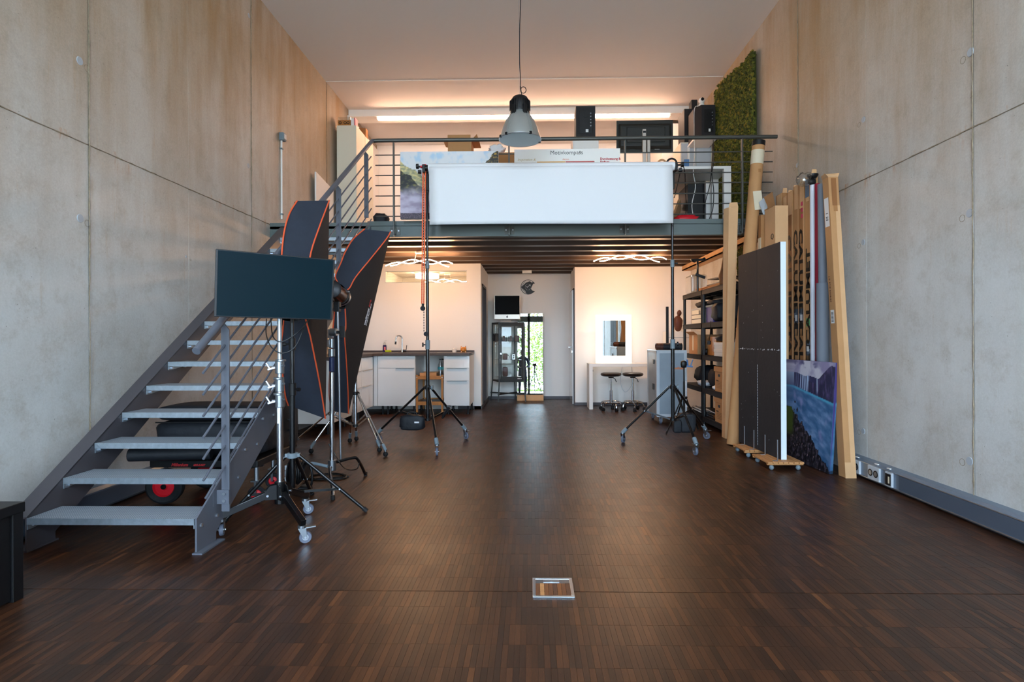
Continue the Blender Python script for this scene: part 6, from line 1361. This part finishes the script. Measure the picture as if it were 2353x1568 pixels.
def waterfall(u, v):
    u = max(0, (u - .2) / .8)
    n1 = fbm(u, v, 5, 5, 1); n2 = fbm(u * 3, v * .6, 6, 4, 4)
    sky = mixc((150, 140, 172), (212, 206, 214), sm(-.2, .35, n1 + .25 * math.sin(u * 5)))
    sky = mixc(sky, (96, 90, 128), sm(.1, .3, fbm(u * .8, v * 2.2, 4, 4, 9)) * (1 - sm(.5, .7, u)))
    c = sky
    hor = .875 - .05 * u - .03 * n1
    if v < hor:
        c = (60, 66, 104)
        st = fbm(u * 26, v * 1.2, 1.3, 3, 2); fall = sm(-.15, .35, st)
        c = mixc((48, 50, 88), (182, 202, 226), fall * sm(.46, .40, u))
        c = mixc(c, (206, 224, 240), sm(.018, .0, abs(u - .60 - (.87 - v) * .15)) * sm(.66, .74, v))
    rc = .80 + .16 * sm(.55, .92, u) + .03 * n1
    if u > .40 and v < rc and v > .70 - .09 * u:
        c = mixc(c if .58 < u < .63 else (44, 42, 72), (92, 78, 118), sm(-.1, .4, fbm(u * 8, v * 3, 3, 4, 6))) if not (.57 < u < .64 and v > .70) else c
    wt = .745 - .11 * u
    if v < wt:
        s = fbm(u * 1.6 - v * 2.2, v * 7 + u * 2.2, 2.2, 4, 3)
        c = mixc((44, 92, 134), (126, 150, 190), sm(-.45, .6, s)); c = mixc(c, (28, 66, 104), sm(.25, .0, v) * .5)
        c = mixc(c, (74, 178, 206), sm(.02, 0, abs(v - wt + .012)) * .8)
        c = mixc(c, (150, 140, 186), sm(.1, .5, fbm(u * 2, v * 2, 3, 4, 8)) * .7)
    rk = .52 - .50 * u + .10 * fbm(u * 3, v * 3, 4, 4, 11)
    if v < rk:
        s = fbm(u * 6, v * 6, 4, 5, 12); c = mixc((14, 14, 24), (84, 74, 84), sm(-.15, .4, s)); c = mixc(c, (186, 150, 156), sm(.24, .5, fbm(u * 12, v * 9, 4, 3, 14)))
        c = mixc(c, (64, 84, 24), sm(.12, .0, u) * sm(.2, .3, v))
    if abs(u - .08) < .02 + .01 * n1 and abs(v - .58) < .012: c = (16, 18, 32)
    if (u - .15) ** 2 * 2 + (v - .505) ** 2 < .0006: c = (14, 16, 30)
    return c
Yr, Yl = 4.765, 5.58
A0 = W(1906, 1090, Y=Yr); A1 = W(1920, 834, Y=Yr); A0.z = .004
u_ = Vector((-.05, Yl - Yr, 0)); 
t = thing('canvas_print', 'large canvas print of a blue waterfall landscape leaning against the cartons', 'picture', (A0.x, 5.1, 0))
cr = Vector((A0.x, Yl, .004)) + Vector((-.05 + .0, 0, 0)); vv = Vector((A1.x - A0.x, .0, A1.z - A0.z))
painted('print', cr, -u_, vv, 150, 150, waterfall, t, 'printed_face')
Ac = Vector((A0.x, Yr, .004)); th = Vector((.034, .012, 0))
painted('print', Ac, th, vv, 4, 90, lambda u, v: mixc(waterfall(.99, v), (64, 130, 170), .35), t, 'printed_side')
part('stretcher', MB().hexa([cr + Vector((.003, 0, 0)), Ac + Vector((.003, 0.001, 0)), Ac + th + Vector((0, .001, 0)), cr + th], [cr + vv + Vector((.003, 0, 0)), Ac + vv + Vector((.003, .001, 0)), Ac + vv + th, cr + vv + th]), 'purple', t)

# ================================================================ LOFT CONTENT
LF = 2.47
def landscape(u, v):
    n = fbm(u * 3, v * 1.6, 3, 5, 1); c = mixc((222, 222, 224), (180, 206, 226), sm(.0, .4, fbm(u * 4, v * 2, 3, 4, 5)))
    c = mixc(c, (120, 190, 220), sm(.35, .5, fbm(u * 5, v * 5, 3, 3, 8)) * .6)
    b1 = .88 - 1.1 * u + .1 * n
    if v < b1: s = fbm(u * 7, v * 9, 3, 5, 2); c = mixc((150, 148, 116), (224, 206, 140), sm(-.2, .3, s)) if v > b1 - .14 else mixc((26, 28, 26), (112, 104, 48), sm(-.1, .45, s))
    if v > .2 and u > .12 and v < b1 - .15: c = mixc(c, (150, 140, 30), sm(.1, .3, fbm(u * 9, v * 9, 3, 3, 3)) * .6)
    mist = sm(.52, .34, v + .1 * n); c = mixc(c, mixc((196, 186, 204), (156, 140, 162), sm(-.3, .4, fbm(u * 4, v * 6, 2, 4, 7))), mist)
    if v < .09 + .02 * n: c = mixc((50, 36, 50), (110, 86, 100), sm(-.1, .3, fbm(u * 40, v * 40, 2, 3, 9)))
    m2 = .62 + (u - .74) * 1.6 + .06 * fbm(u * 6, v, 4, 4, 4)
    if u > .72 and v < m2 and v > .5: s = fbm(u * 16, v * 12, 3, 5, 6); c = mixc((30, 26, 14), (206, 160, 50), sm(-.1, .42, s))
    return c
yP = 6.15; a, b = W(920, 503, Y=yP), W(1145, 347, Y=yP)
t = thing('landscape_print', 'wide landscape photo print of misty cliffs fixed to the loft railing', 'picture', ((a.x + b.x) / 2, yP, a.z))
painted('print', (a.x, yP, a.z), (b.x - a.x, 0, 0), (0, 0, b.z - a.z), 150, 100, landscape, t, 'printed_face')
part('backing', MB().box(a.x, b.x, yP + .001, yP + .05, a.z, b.z), 'lgrey', t)
a, b = W(1182, 400, Y=yP), W(1425, 341, Y=yP)
t = thing('chart_board', 'white chart board with printed headings fixed to the loft railing', 'board', ((a.x + b.x) / 2, yP, 2.7))
part('panel', MB().box(a.x, b.x, yP, yP + .05, 2.62, b.z), 'wbox', t, bevel=.001)
q = W(1302, 355, Y=yP); text('lettering', 'Motivkompass', .062, mat('grey_ink', (90, 88, 84), .6), t, (q.x, yP - .001, q.z), (1, 0, 0), (0, 0, 1), align='CENTER'); 
q = W(1330, 353, Y=yP); text('lettering', '\u00ae', .035, 'ink', t, (q.x, yP - .001, q.z + .004), (1, 0, 0), (0, 0, 1))
q = W(1189, 370, Y=yP); text('lettering', 'Inspiration &', .038, mat('tan_ink', (196, 176, 130), .6), t, (q.x, yP - .001, q.z), (1, 0, 0), (0, 0, 1), shear=.3)
q = W(1379, 367.5, Y=yP); text('lettering', 'Durchsetzung &\nEinfluss', .034, 'redink', t, (q.x, yP - .001, q.z), (1, 0, 0), (0, 0, 1), bold=.001)
q = W(1300, 368, Y=yP); text('lettering', 'Aktion', .026, mat('orange_print', (216, 120, 84), .6), t, (q.x, yP - .001, q.z), (1, 0, 0), (0, 0, 1), align='CENTER')
a, b = W(1234, 372, Y=yP), W(1299, 376, Y=yP); part('colour_bar', MB().box(a.x, b.x, yP - .0015, yP, b.z - .02, a.z + .002), mat('amber_bar', (226, 166, 90), .6), t)
c = W(1366, 376, Y=yP); part('colour_bar', MB().box(b.x + .004, c.x, yP - .0015, yP, b.z - .02, a.z + .002), mat('rose_bar', (196, 90, 84), .6), t)
# tall white cabinets on the left
for k, (y0, y1) in enumerate(((8.36, 8.80), (8.82, 9.26))):
    t = thing('tall_cabinet', ['tall cream-white cabinet on the left of the loft carrying small boxes', 'second tall white cabinet right behind the first on the loft'][k], 'cabinet', (-2.77, y0, LF))
    zt5 = W(790, 288, Y=8.36).z
    part('body', MB().box(-2.90, -2.605, y0 + .015, y1, LF, zt5), 'cream', t, bevel=.002); part('door', MB().box(-2.90, -2.605, y0, y0 + .013, LF + .05, zt5 - .002), 'cream', t, bevel=.002)
q = W(770, 286, Y=8.4)
t = thing('letter_box', 'small brown box printed with black rings on top of the tall cabinet', 'box', (-2.8, 8.42, zt5))
part('body', MB().box(-2.89, -2.70, 8.38, 8.5, zt5, zt5 + .085), 'wood', t, bevel=.003)
for dx in (.035, .11, .155): part('ring_print', MB().torus((-2.89 + dx, 8.379, zt5 + .045), .018, .005, mX, 14, 5), 'ink', t)
single('clear_case', MB().box(-2.89, -2.70, 8.38, 8.5, zt5 + .085, zt5 + .135), 'clear', 'clear plastic case stacked on the small ring-printed box', 'case', bevel=.003)
single('white_carton', MB().box(-2.69, -2.645, 8.38, 8.5, zt5, zt5 + .11), 'paper', 'narrow pale packet between the boxes on the tall cabinet', 'packet')
single('pink_packet', MB().box(-2.642, -2.625, 8.38, 8.5, zt5, zt5 + .12), 'pink', 'thin pink packet upright on the tall cabinet', 'packet')
single('brown_carton', MB().box(-2.79, -2.62, 8.9, 9.02, zt5, zt5 + .16), 'cardd', 'brown open carton on the second tall cabinet', 'box', bevel=.003)
a, b, c = W(723, 394, X=-2.90), W(765, 438, X=-2.90), W(764, 500, X=-2.9)
t = thing('leaning_board', 'white panel with a grey rounded shape leaning at the top of the stairs', 'panel', (-2.88, 7.9, LF))
ya, yb = W(724, 450, X=-2.9).y, W(764, 450, X=-2.9).y
part('panel', MB().prism([(ya, LF), (ya, W(723, 394, X=-2.9).z), (yb, W(765, 438, X=-2.9).z), (yb, LF)], 0, -2.905, -2.885), 'wbox', t)
part('grey_shape', MB().cyl((-2.884, (ya + yb) / 2 - .02, 3.02), (-2.8825, (ya + yb) / 2 - .02, 3.02), .12, n=24), 'grey', t)
# black bag
q = W(872, 506, Y=6.6); pile('black_bag', (q.x, 6.7, LF), (.17, .2, .17), 'bag', 'small black bag on the loft floor behind the railing', 'bag', 5, .3, .6)
# open cardboard box on a white cabinet
a, b = W(1029, 347, Y=7.2), W(1083, 312, Y=7.2)
single('white_cupboard', MB().box(a.x - .08, b.x + .10, 7.2, 7.6, LF, a.z - .012), 'wbox', 'white cupboard behind the landscape print under the open box', 'cupboard', bevel=.002)
t = thing('open_box', 'open cardboard box with spread flaps on the loft above the landscape print', 'box', (a.x, 7.3, a.z - .012))
part('body', MB().box(a.x, b.x, 7.2, 7.5, a.z - .012, b.z - .06), 'card', t, bevel=.002)
part('flap', MB().box(a.x - .0, b.x - .01, 7.19, 7.195, b.z - .075, b.z + .01), 'card', t)
part('flap', MB().hexa([(a.x - .07, 7.2, b.z - .04), (a.x, 7.2, b.z - .062), (a.x, 7.5, b.z - .062), (a.x - .07, 7.5, b.z - .04)], [(a.x - .07, 7.2, b.z - .03), (a.x, 7.2, b.z - .055), (a.x, 7.5, b.z - .055), (a.x - .07, 7.5, b.z - .03)]), 'cardl', t)
part('flap', MB().hexa([(b.x, 7.2, b.z - .06), (b.x + .10, 7.2, b.z - .06), (b.x + .10, 7.5, b.z - .06), (b.x, 7.5, b.z - .06)], [(b.x, 7.2, b.z - .055), (b.x + .07, 7.2, b.z + .02), (b.x + .07, 7.5, b.z + .02), (b.x, 7.5, b.z - .055)]), 'cardd', t)
a, b = W(1147, 420, Y=7.0), W(1181, 350, Y=7.0)
single('brown_cupboard', MB().box(a.x - .25, b.x + .1, 7.0, 7.35, LF, b.z), 'cardd', 'brown wooden cupboard seen between the print and the chart board', 'cupboard', bevel=.003)
q = W(1142, 340, Y=7.1); pile('tissue', (q.x, 7.1, b.z), (.19, .12, .11), 'paper', 'white crumpled tissue paper above the landscape print corner', 'paper', 6, .6, .9, 4)
# speakers
def speaker(x0, x1, y, z0, z1, dpt, lab, rot=0):
    t = thing('loudspeaker', lab, 'loudspeaker', ((x0 + x1) / 2, y + dpt / 2, z0))
    part('cabinet', MB().box(x0, x1, y, y + dpt, z0, z1), 'fabricd', t, bevel=.006)
    w = x1 - x0; h = z1 - z0; xm = (x0 + x1) / 2
    part('amplifier_plate', MB().box(x0 + w * .18, x1 - w * .15, y - .004, y, z0 + h * .12, z1 - h * .15), 'black', t, bevel=.002)
    part('bass_port', MB().cyl((xm, y - .005, z1 - h * .3), (xm, y - .010, z1 - h * .3), w * .13, n=20), 'black', t)
    for k in range(5): part('connector', MB().cyl((xm + w * .26, y - .004, z0 + h * (.35 + .1 * k)), (xm + w * .26, y - .012, z0 + h * (.35 + .1 * k)), .007, n=10), 'alu', t)
    part('rating_label', MB().box(xm + .0, xm + w * .14, y - .0055, y - .004, z0 + h * .15, z0 + h * .24), 'label', t)
    return t
a, b = W(1323.5, 315, Y=7.0), W(1368, 243, Y=7.0)
speaker(a.x, b.x, 7.0, a.z, b.z, .28, 'black studio loudspeaker seen from behind in the middle of the loft')
single('speaker_plinth', MB().box(a.x - .04, b.x + .04, 7.0, 7.3, LF, a.z), 'wbox', 'white plinth under the middle loudspeaker', 'plinth', bevel=.003)
# desks
zd = W(1600, 382, Y=6.9).z
t = thing('white_desk', 'white desk with slab legs on the loft near the railing', 'desk', (1.6, 7.2, LF))
dx1 = W(1680, 400, Y=6.9).x
part('desk_top', MB().box(.92, dx1, 6.9, 7.42, zd - .035, zd), 'wbox', t, bevel=.002); part('leg', MB().box(dx1 - .085, dx1, 6.9, 6.96, LF, zd - .035), 'wbox', t); part('leg', MB().box(dx1 - .085, dx1, 7.36, 7.42, LF, zd - .035), 'wbox', t); part('leg', MB().box(.92, .98, 6.9, 7.42, LF, zd - .035), 'wbox', t)
zd2 = W(1600, 403, Y=7.5).z
t = thing('white_desk', 'second white desk standing behind the first, farther from the railing', 'desk', (1.6, 7.8, LF))
dx2 = W(1636, 400, Y=7.5).x
part('desk_top', MB().box(.92, dx2, 7.5, 8.3, zd2 - .05, zd2), 'wbox', t, bevel=.002); part('leg', MB().box(dx2 - .08, dx2, 7.5, 7.56, LF, zd2 - .05), 'wbox', t); part('leg', MB().box(dx2 - .08, dx2, 8.24, 8.3, LF, zd2 - .05), 'wbox', t); part('leg', MB().box(.92, .98, 7.5, 8.3, LF, zd2 - .05), 'wbox', t)
a, b = W(1417, 350, Y=7.1), W(1547, 275, Y=7.1)
t = thing('computer_monitor', 'large dark computer monitor seen from behind on the loft desk', 'monitor', ((a.x + b.x) / 2, 7.2, zd))
part('bezel', MB().box(a.x, b.x, 7.11, 7.13, a.z, b.z), 'dkgreen', t, bevel=.004)
part('rear_shell', MB().hexa([(a.x + .05, 7.07, a.z + .07), (b.x - .05, 7.07, a.z + .07), (b.x - .02, 7.11, a.z + .03), (a.x + .02, 7.11, a.z + .03)], [(a.x + .05, 7.07, b.z - .08), (b.x - .05, 7.07, b.z - .08), (b.x - .02, 7.11, b.z - .04), (a.x + .02, 7.11, b.z - .04)]), 'dkgreen', t, bevel=.012)
part('rear_cover', MB().box(a.x + .12, b.x - .11, 7.055, 7.075, a.z + .11, b.z - .10), 'dkgreen', t, bevel=.012)
q = W(1486, 300, Y=7.0)
part('stand_column', MB().box(q.x - .05, q.x - .005, 7.0, 7.05, zd, q.z + .02).box(q.x + .012, q.x + .05, 7.02, 7.06, zd, q.z - .08), 'imac', t, bevel=.006)
part('column_slot', MB().box(q.x - .045, q.x - .01, 6.998, 7.0, q.z - .03, q.z - .005), 'black', t)
part('stand_base', MB().box(q.x - .14, q.x + .14, 6.93, 7.15, zd, zd + .012), 'dkgreen', t, bevel=.003)
q = W(1482, 286.5, Y=7.1); text('lettering', 'ViewSonic', .034, 'black', t, (q.x, 7.108, q.z), (1, 0, 0), (0, 0, 1), align='CENTER', bold=.0006)
for x in (1456, 1512): q = W(x, 341, Y=7.1); part('rating_label', MB().box(q.x - .04, q.x + .02, 7.104, 7.11, q.z - .01, q.z + .03), 'label', t)
# headphones, tape ring
q = W(1538, 362, Y=6.98)
t = thing('headphones', 'black and red headphones on the desk at the right end of the backdrop roll', 'headphones', (q.x, 6.98, zd))
part('headband', MB().torus((q.x + .03, 6.98, zd + .06), .06, .012, mX, 16, 6, 0, math.pi), 'black', t); part('ear_cup', MB().blob((q.x - .02, 6.98, zd + .04), (.04, .05, .08), 1, .1, 8, .8), 'red', t, smooth=2); part('ear_cup', MB().blob((q.x + .08, 6.98, zd + .04), (.04, .05, .08), 1, .1, 8, .8), 'black', t, smooth=2)
q = W(1521, 360, Y=7.0); single('tape_ring', MB().torus((q.x, 7.0, zd + .062), .05, .012, mX, 24, 6), 'cardl', 'beige ring standing on the desk left of the headphones', 'ring', smooth=1)
# right loudspeakers on white shelf
q0, q1 = W(1565, 380, Y=8.6), W(1650, 322, Y=8.6)
zs1 = W(1600, 324, Y=8.4).z
t = thing('glass_fronted_cupboard', 'pale cupboard with two translucent doors under the right loudspeakers', 'cupboard', (2.4, 8.7, LF))
wx0 = W(1564, 350, Y=8.45).x
part('body', MB().box(wx0, 2.72, 8.46, 8.9, LF, zs1), 'cream', t); part('door', MB().box(wx0 + .01, wx0 + .22, 8.44, 8.455, LF + .05, zs1 - .02), 'lgrey', t, bevel=.003); part('door', MB().box(wx0 + .23, 2.70, 8.44, 8.455, LF + .05, zs1 - .02), 'lgrey', t, bevel=.003)
a, b = W(1571, 323, Y=8.5), W(1601, 252, Y=8.5)
speaker(a.x, b.x, 8.46, zs1, b.z, .35, 'larger black loudspeaker at the back left of the right pair on the loft')
a, b = W(1610, 316, Y=8.1), W(1642, 243, Y=8.1)
t = speaker(a.x - .0, b.x, 8.06, a.z, b.z, .36, 'black loudspeaker with a white camera on top, right pair on the loft')
part('side_face', MB().hexa([(a.x - .085, 8.16, a.z - .01), (a.x, 8.06, a.z), (a.x, 8.42, a.z), (a.x - .085, 8.42, a.z - .01)], [(a.x - .085, 8.16, b.z - .02), (a.x, 8.06, b.z), (a.x, 8.42, b.z), (a.x - .085, 8.42, b.z - .02)]), 'fabricd', t)
single('speaker_shelf', MB().box(a.x - .1, 2.66, 8.05, 8.43, a.z - .04, a.z - .012).box(a.x - .1, a.x - .07, 8.40, 8.43, LF, a.z - .04), 'wbox', 'white shelf ledge directly under the loudspeaker that carries the white camera', 'shelf')
q = W(1609, 240, Y=8.15); zz_ = b.z
t = thing('security_camera', 'small white round camera on top of the right loudspeaker', 'camera', (a.x + .03, 8.15, zz_))
cx_ = q.x + .0
part('base', MB().lathe([(.04, zz_ - .004), (.045, zz_ + .02), (.035, zz_ + .045)], (a.x + .03, 8.15, 0), 20), 'wbox', t, smooth=1); part('head', MB().blob((a.x + .03, 8.15, zz_ + .09), (.085, .085, .095), 0, 0, 10, 1), 'wbox', t, smooth=2); part('lens', MB().cyl((a.x + .03, 8.11, zz_ + .10), (a.x + .03, 8.10, zz_ + .10), .022, n=16), 'black', t)
a, b = W(1587, 252, Y=8.6), W(1600, 232, Y=8.6); single('small_black_box', MB().box(a.x, b.x, 8.55, 8.7, W(1600, 252, Y=8.5).z, b.z), 'fabricd', 'small upright black box on the larger loudspeaker', 'box', bevel=.004)
cablething('white_cable', [W(1607, 243, Y=8.04), W(1596, 250, Y=8.02), W(1595, 300, Y=8.0), W(1596, 360, Y=7.45), W(1593, 395, Y=6.88), W(1598, 430, Y=6.86), W(1590, 470, Y=6.8), W(1594, 503, Y=6.7)], 'white cable running from the small white camera down past the desk', 'wcable', .005)
for k, pts in enumerate(([(1639, 322, 8.0), (1640, 370, 6.86), (1636, 400, 6.85), (1640, 440, 6.8), (1638, 480, 6.7), (1630, 503, 6.6)], [(1638, 330, 7.9), (1636, 375, 6.87), (1632, 420, 6.84), (1622, 460, 6.8), (1614, 502, 6.7)],
                         [(1570, 380, 6.4), (1574, 400, 6.5), (1575, 440, 6.6), (1577, 480, 6.6), (1572, 500, 6.6)], [(1566, 380, 6.4), (1560, 410, 6.45), (1553, 440, 6.5), (1549, 455, 6.5)])):
    cablething('cable', [W(x, y, Y=d) for x, y, d in pts], ['black cable dangling from the right loudspeaker to the loft floor', 'second black cable slanting under the loft desk', 'black cable hanging from the stand head straight down to the floor', 'short black cable slanting from the stand head towards the paper edge'][k], r=.005)
# pc tower, subwoofer, red bag, blue card
a, b = W(1578, 503, Y=7.25), W(1604, 425, Y=7.25)
t = thing('computer_tower', 'black computer tower with perforated side under the loft desk', 'computer', ((a.x + b.x) / 2, 7.4, LF))
part('case', MB().box(a.x, b.x + .05, 7.2, 7.65, LF, b.z), 'black', t, bevel=.004)
for k in range(12): part('vent_stud', MB().cyl((a.x + .02 + .045 * (k % 4), 7.199, LF + .12 + .07 * (k // 4)), (a.x + .02 + .045 * (k % 4), 7.196, LF + .12 + .07 * (k // 4)), .004, n=6), 'alu', t)
single('black_cabinet', MB().box(W(1607, 430, Y=7.5).x, W(1648, 430, Y=7.5).x, 7.62, 8.0, LF, W(1600, 422, Y=7.6).z), 'fabricd', 'tall black box standing behind the desk leg on the loft', 'box', bevel=.004)
q0, q1 = W(1549, 475, Y=7.0), W(1580, 437, Y=7.3)
single('slanted_panel', MB().bar((q0.x, 7.05, LF + .13), (q1.x - .06, 7.45, LF + .45), .03, .14), 'cardl', 'slanted pale wooden board under the loft desk left of the computer tower', 'board')
q = W(1573, 500, Y=6.65); pile('red_bag', (q.x, 6.62, LF), (.25, .16, .11), 'red', 'glossy red bag on the loft floor under the desk', 'bag', 8, .35, .6, 4)
a, b = W(1572, 382, Y=6.95), W(1584, 363, Y=6.95); single('blue_card', MB().box(a.x, b.x, 6.95, 6.955, zd, zd + .10), 'clampblue', 'blue printed card standing on the loft desk', 'card')
# ================================================================ PENDANT LAMP
LY = 5.33; lc = W(1195, 322, Y=LY); rim = 48 * LY / F; k_ = rim / .2
L0 = Vector((lc.x, LY, 0)); zr = lc.z
t = thing('pendant_lamp', 'industrial bell pendant lamp in satin aluminium with black housing', 'pendant lamp', (lc.x, LY, zr))
prof = [(.200, .0), (.200, .012), (.186, .05), (.168, .11), (.140, .175), (.108, .225), (.085, .25), (.084, .29)]
part('shade', MB().lathe([(r * k_, zr + z * k_) for r, z in prof], L0, 40, cap=False), 'bell', t, smooth=2)
part('reflector', MB().lathe([(r * k_ * .97, zr + z * k_) for r, z in prof[:-1]], L0, 40, cap=False), 'white', t, smooth=2)
part('diffuser', MB().lathe([(.001, zr - .012), (.1 * k_, zr - .009), (.17 * k_, zr - .002), (.199 * k_, zr + .004)], L0, 40), 'acrylic', t, smooth=1)
part('bulb', MB().lathe([(.03, zr + .05), (.055, zr + .08), (.045, zr + .15), (.03, zr + .2)], L0, 20), 'white', t, smooth=1)
part('rim_ring', MB().torus(L0 + Vector((0, 0, zr + .003)), .2 * k_, .004, None, 40, 6), 'alu', t, smooth=1)
for a in (R(-60), R(-128), R(205), R(20)):
    d = Vector((math.cos(a), math.sin(a), 0)); p = L0 + d * (.201 * k_) + Vector((0, 0, zr + .008)); part('rim_clip', MB().ob(p, (.02, .022, .024), Matrix.Rotation(a, 3, 'Z')), 'black', t, bevel=.003)
for a0 in (R(-55), R(-125), R(60), R(120)):
    for da in (-.07, 0, .07):
        a = a0 + da; pts = [L0 + Vector((math.cos(a), math.sin(a), 0)) * (r * k_ + .001) + Vector((0, 0, zr + z * k_)) for r, z in prof[1:6]]
        part('shade_ridge', MB().tube(pts, .0022, 4), 'bell', t)
hp = [(.092, .262), (.094, .30), (.094, .34), (.088, .375), (.070, .405), (.045, .42), (.012, .425)]
hs_ = part('housing', MB().lathe([(r * k_, zr + z * k_) for r, z in hp], L0, 32), 'black', t, smooth=1)
for k in range(28):
    a = 2 * math.pi * k / 28; d = Vector((math.cos(a), math.sin(a), 0)); part('cooling_fin', MB().ob(L0 + d * .096 * k_ + Vector((0, 0, zr + .325 * k_)), (.008, .004, .085 * k_), Matrix.Rotation(a, 3, 'Z')), 'black', hs_)
for a in (R(-60), R(-125), R(60)):
    d = Vector((math.cos(a), math.sin(a), 0)); part('latch', MB().ob(L0 + d * .098 * k_ + Vector((0, 0, zr + .265 * k_)), (.025, .04, .09), Matrix.Rotation(a, 3, 'Z')), 'black', t, bevel=.004)
zt6 = zr + .425 * k_
part('suspension_wire', MB().cyl(L0 + Vector((-.006, 0, zt6)), L0 + Vector((-.006, 0, ZC)), .0012, n=6), 'alu', t)
pts = [L0 + Vector((.02, 0, zt6 - .01)), L0 + Vector((.004, 0, zt6 + .09))]
q = W(1202.5, 207, Y=LY)
pts += [q + Vector((.026 * math.cos(a), 0, .03 * math.sin(a))) for a in np.linspace(R(200), R(200 + 330), 14)]
pts += [W(1196, 180, Y=LY), W(1194, 140, Y=LY), W(1194, 70, Y=LY), W(1196, 0, Y=LY), L0 + Vector((0, 0, ZC - .02))]
part('power_cord', MB().tube(curvept(pts, 4), .004, 6), 'cable', t, smooth=1)
part('ceiling_rose', MB().lathe([(.05, ZC - .03), (.055, ZC)], L0, 20), 'wbox', t)

# ================================================================ PHOTOGRAPHER (seen only in the leaning mirror)
def person():
    t = thing('person', 'person in a light cap and navy jacket behind a tripod, seen in the leaning mirror', 'person', (-.47, -.52, 0))
    x, y = -.47, -.52
    def skin(name, vs, es, rs, m, sub=1):
        me = bpy.data.meshes.new(name); me.from_pydata([(a[0], a[1], a[2]) for a in vs], es, []); o = bpy.data.objects.new(name, me); COL.objects.link(o)
        sk = o.modifiers.new('skin', 'SKIN'); o.modifiers.new('sub', 'SUBSURF').levels = sub; o.modifiers['sub'].render_levels = sub
        for i, r in enumerate(rs): me.skin_vertices[0].data[i].radius = (r, r)
        me.skin_vertices[0].data[0].use_root = True
        me2 = bpy.data.meshes.new_from_object(o.evaluated_get(bpy.context.evaluated_depsgraph_get())); bpy.data.objects.remove(o)
        me2.materials.append(M[m]); me2.shade_smooth(); ob = bpy.data.objects.new(name, me2); COL.objects.link(ob); ob.parent = t; return ob
    vs = [(0, 0, .92), (0, 0, 1.12), (0, .01, 1.32), (0, .03, 1.44), (0, .05, 1.51), (-.10, 0, .88), (-.11, .02, .48), (-.12, 0, .09), (.10, 0, .88), (.11, .03, .48), (.12, .0, .09), (-.19, .02, 1.38), (-.26, .08, 1.12), (-.10, .28, 1.06), (.19, .02, 1.38), (.26, .10, 1.12), (.16, .34, 1.08), (-.12, .12, .04), (.12, .13, .04)]
    es = [(0, 1), (1, 2), (2, 3), (3, 4), (0, 5), (5, 6), (6, 7), (0, 8), (8, 9), (9, 10), (3, 11), (11, 12), (12, 13), (3, 14), (14, 15), (15, 16), (7, 17), (10, 18)]
    rs = [.14, .14, .16, .10, .055, .09, .065, .045, .09, .065, .045, .065, .05, .035, .065, .05, .035, .04, .04]
    skin('body', vs, es, rs, 'jacket', 2)
    part('head', MB().blob((x, y + .09, 1.63), (.155, .20, .235), 1, .02, 12, 1), 'skin', t, smooth=2)
    part('face_feature', MB().blob((x, y + .195, 1.62), (.03, .035, .05), 1, 0, 6, 1).blob((x - .035, y + .178, 1.65), (.028, .02, .014), 1, 0, 6, 1).blob((x + .035, y + .178, 1.65), (.028, .02, .014), 1, 0, 6, 1).blob((x, y + .182, 1.575), (.05, .02, .012), 1, 0, 6, 1).blob((x - .08, y + .08, 1.62), (.02, .04, .06), 1, 0, 6, 1).blob((x + .08, y + .08, 1.62), (.02, .04, .06), 1, 0, 6, 1), 'skin', t, smooth=2)
    part('cap', MB().blob((x, y + .08, 1.70), (.175, .22, .13), 1, 0, 10, .9).blob((x, y + .20, 1.685), (.13, .12, .02), 1, 0, 8, .9), 'cap', t, smooth=2)
    for s, hx, hy, hz_ in ((-1, -.08, .31, 1.06), (1, .15, .37, 1.08)):
        hb_ = Vector((x + hx, y + hy, hz_)); mb = MB().blob(hb_, (.05, .08, .035), 1, 0, 6, .8)
        for k in range(4): mb.tube([hb_ + Vector((-.02 + .013 * k, .03, 0)), hb_ + Vector((-.02 + .013 * k, .065 + .006 * (k in (1, 2)), .005)), hb_ + Vector((-.02 + .013 * k, .085, -.012))], [.008, .0075, .006], 6)
        mb.tube([hb_ + Vector((-s * .02, 0, 0)), hb_ + Vector((-s * .045, .03, .005)), hb_ + Vector((-s * .04, .055, 0))], [.01, .009, .007], 6); part('hand', mb, 'skin', t, smooth=2)
person()
t = thing('camera_tripod', 'black camera tripod beside the person, seen in the leaning mirror', 'tripod', (0, -.12, 0))
part('camera_body', MB().box(-.07, .07, -.14, -.06, 1.10, 1.20), 'black', t, bevel=.01); part('head', MB().cyl((0, -.10, .98), (0, -.10, 1.10), .03), 'black', t, smooth=1)
part('column', MB().cyl((0, -.10, .6), (0, -.10, 1.0), .014), 'blackm', t, smooth=1)
for a in (R(-90), R(30), R(150)): part('leg', MB().cyl((0, -.10, .96), (.34 * math.cos(a), -.10 + .30 * math.sin(a), 0), .014), 'blackm', t, smooth=1)
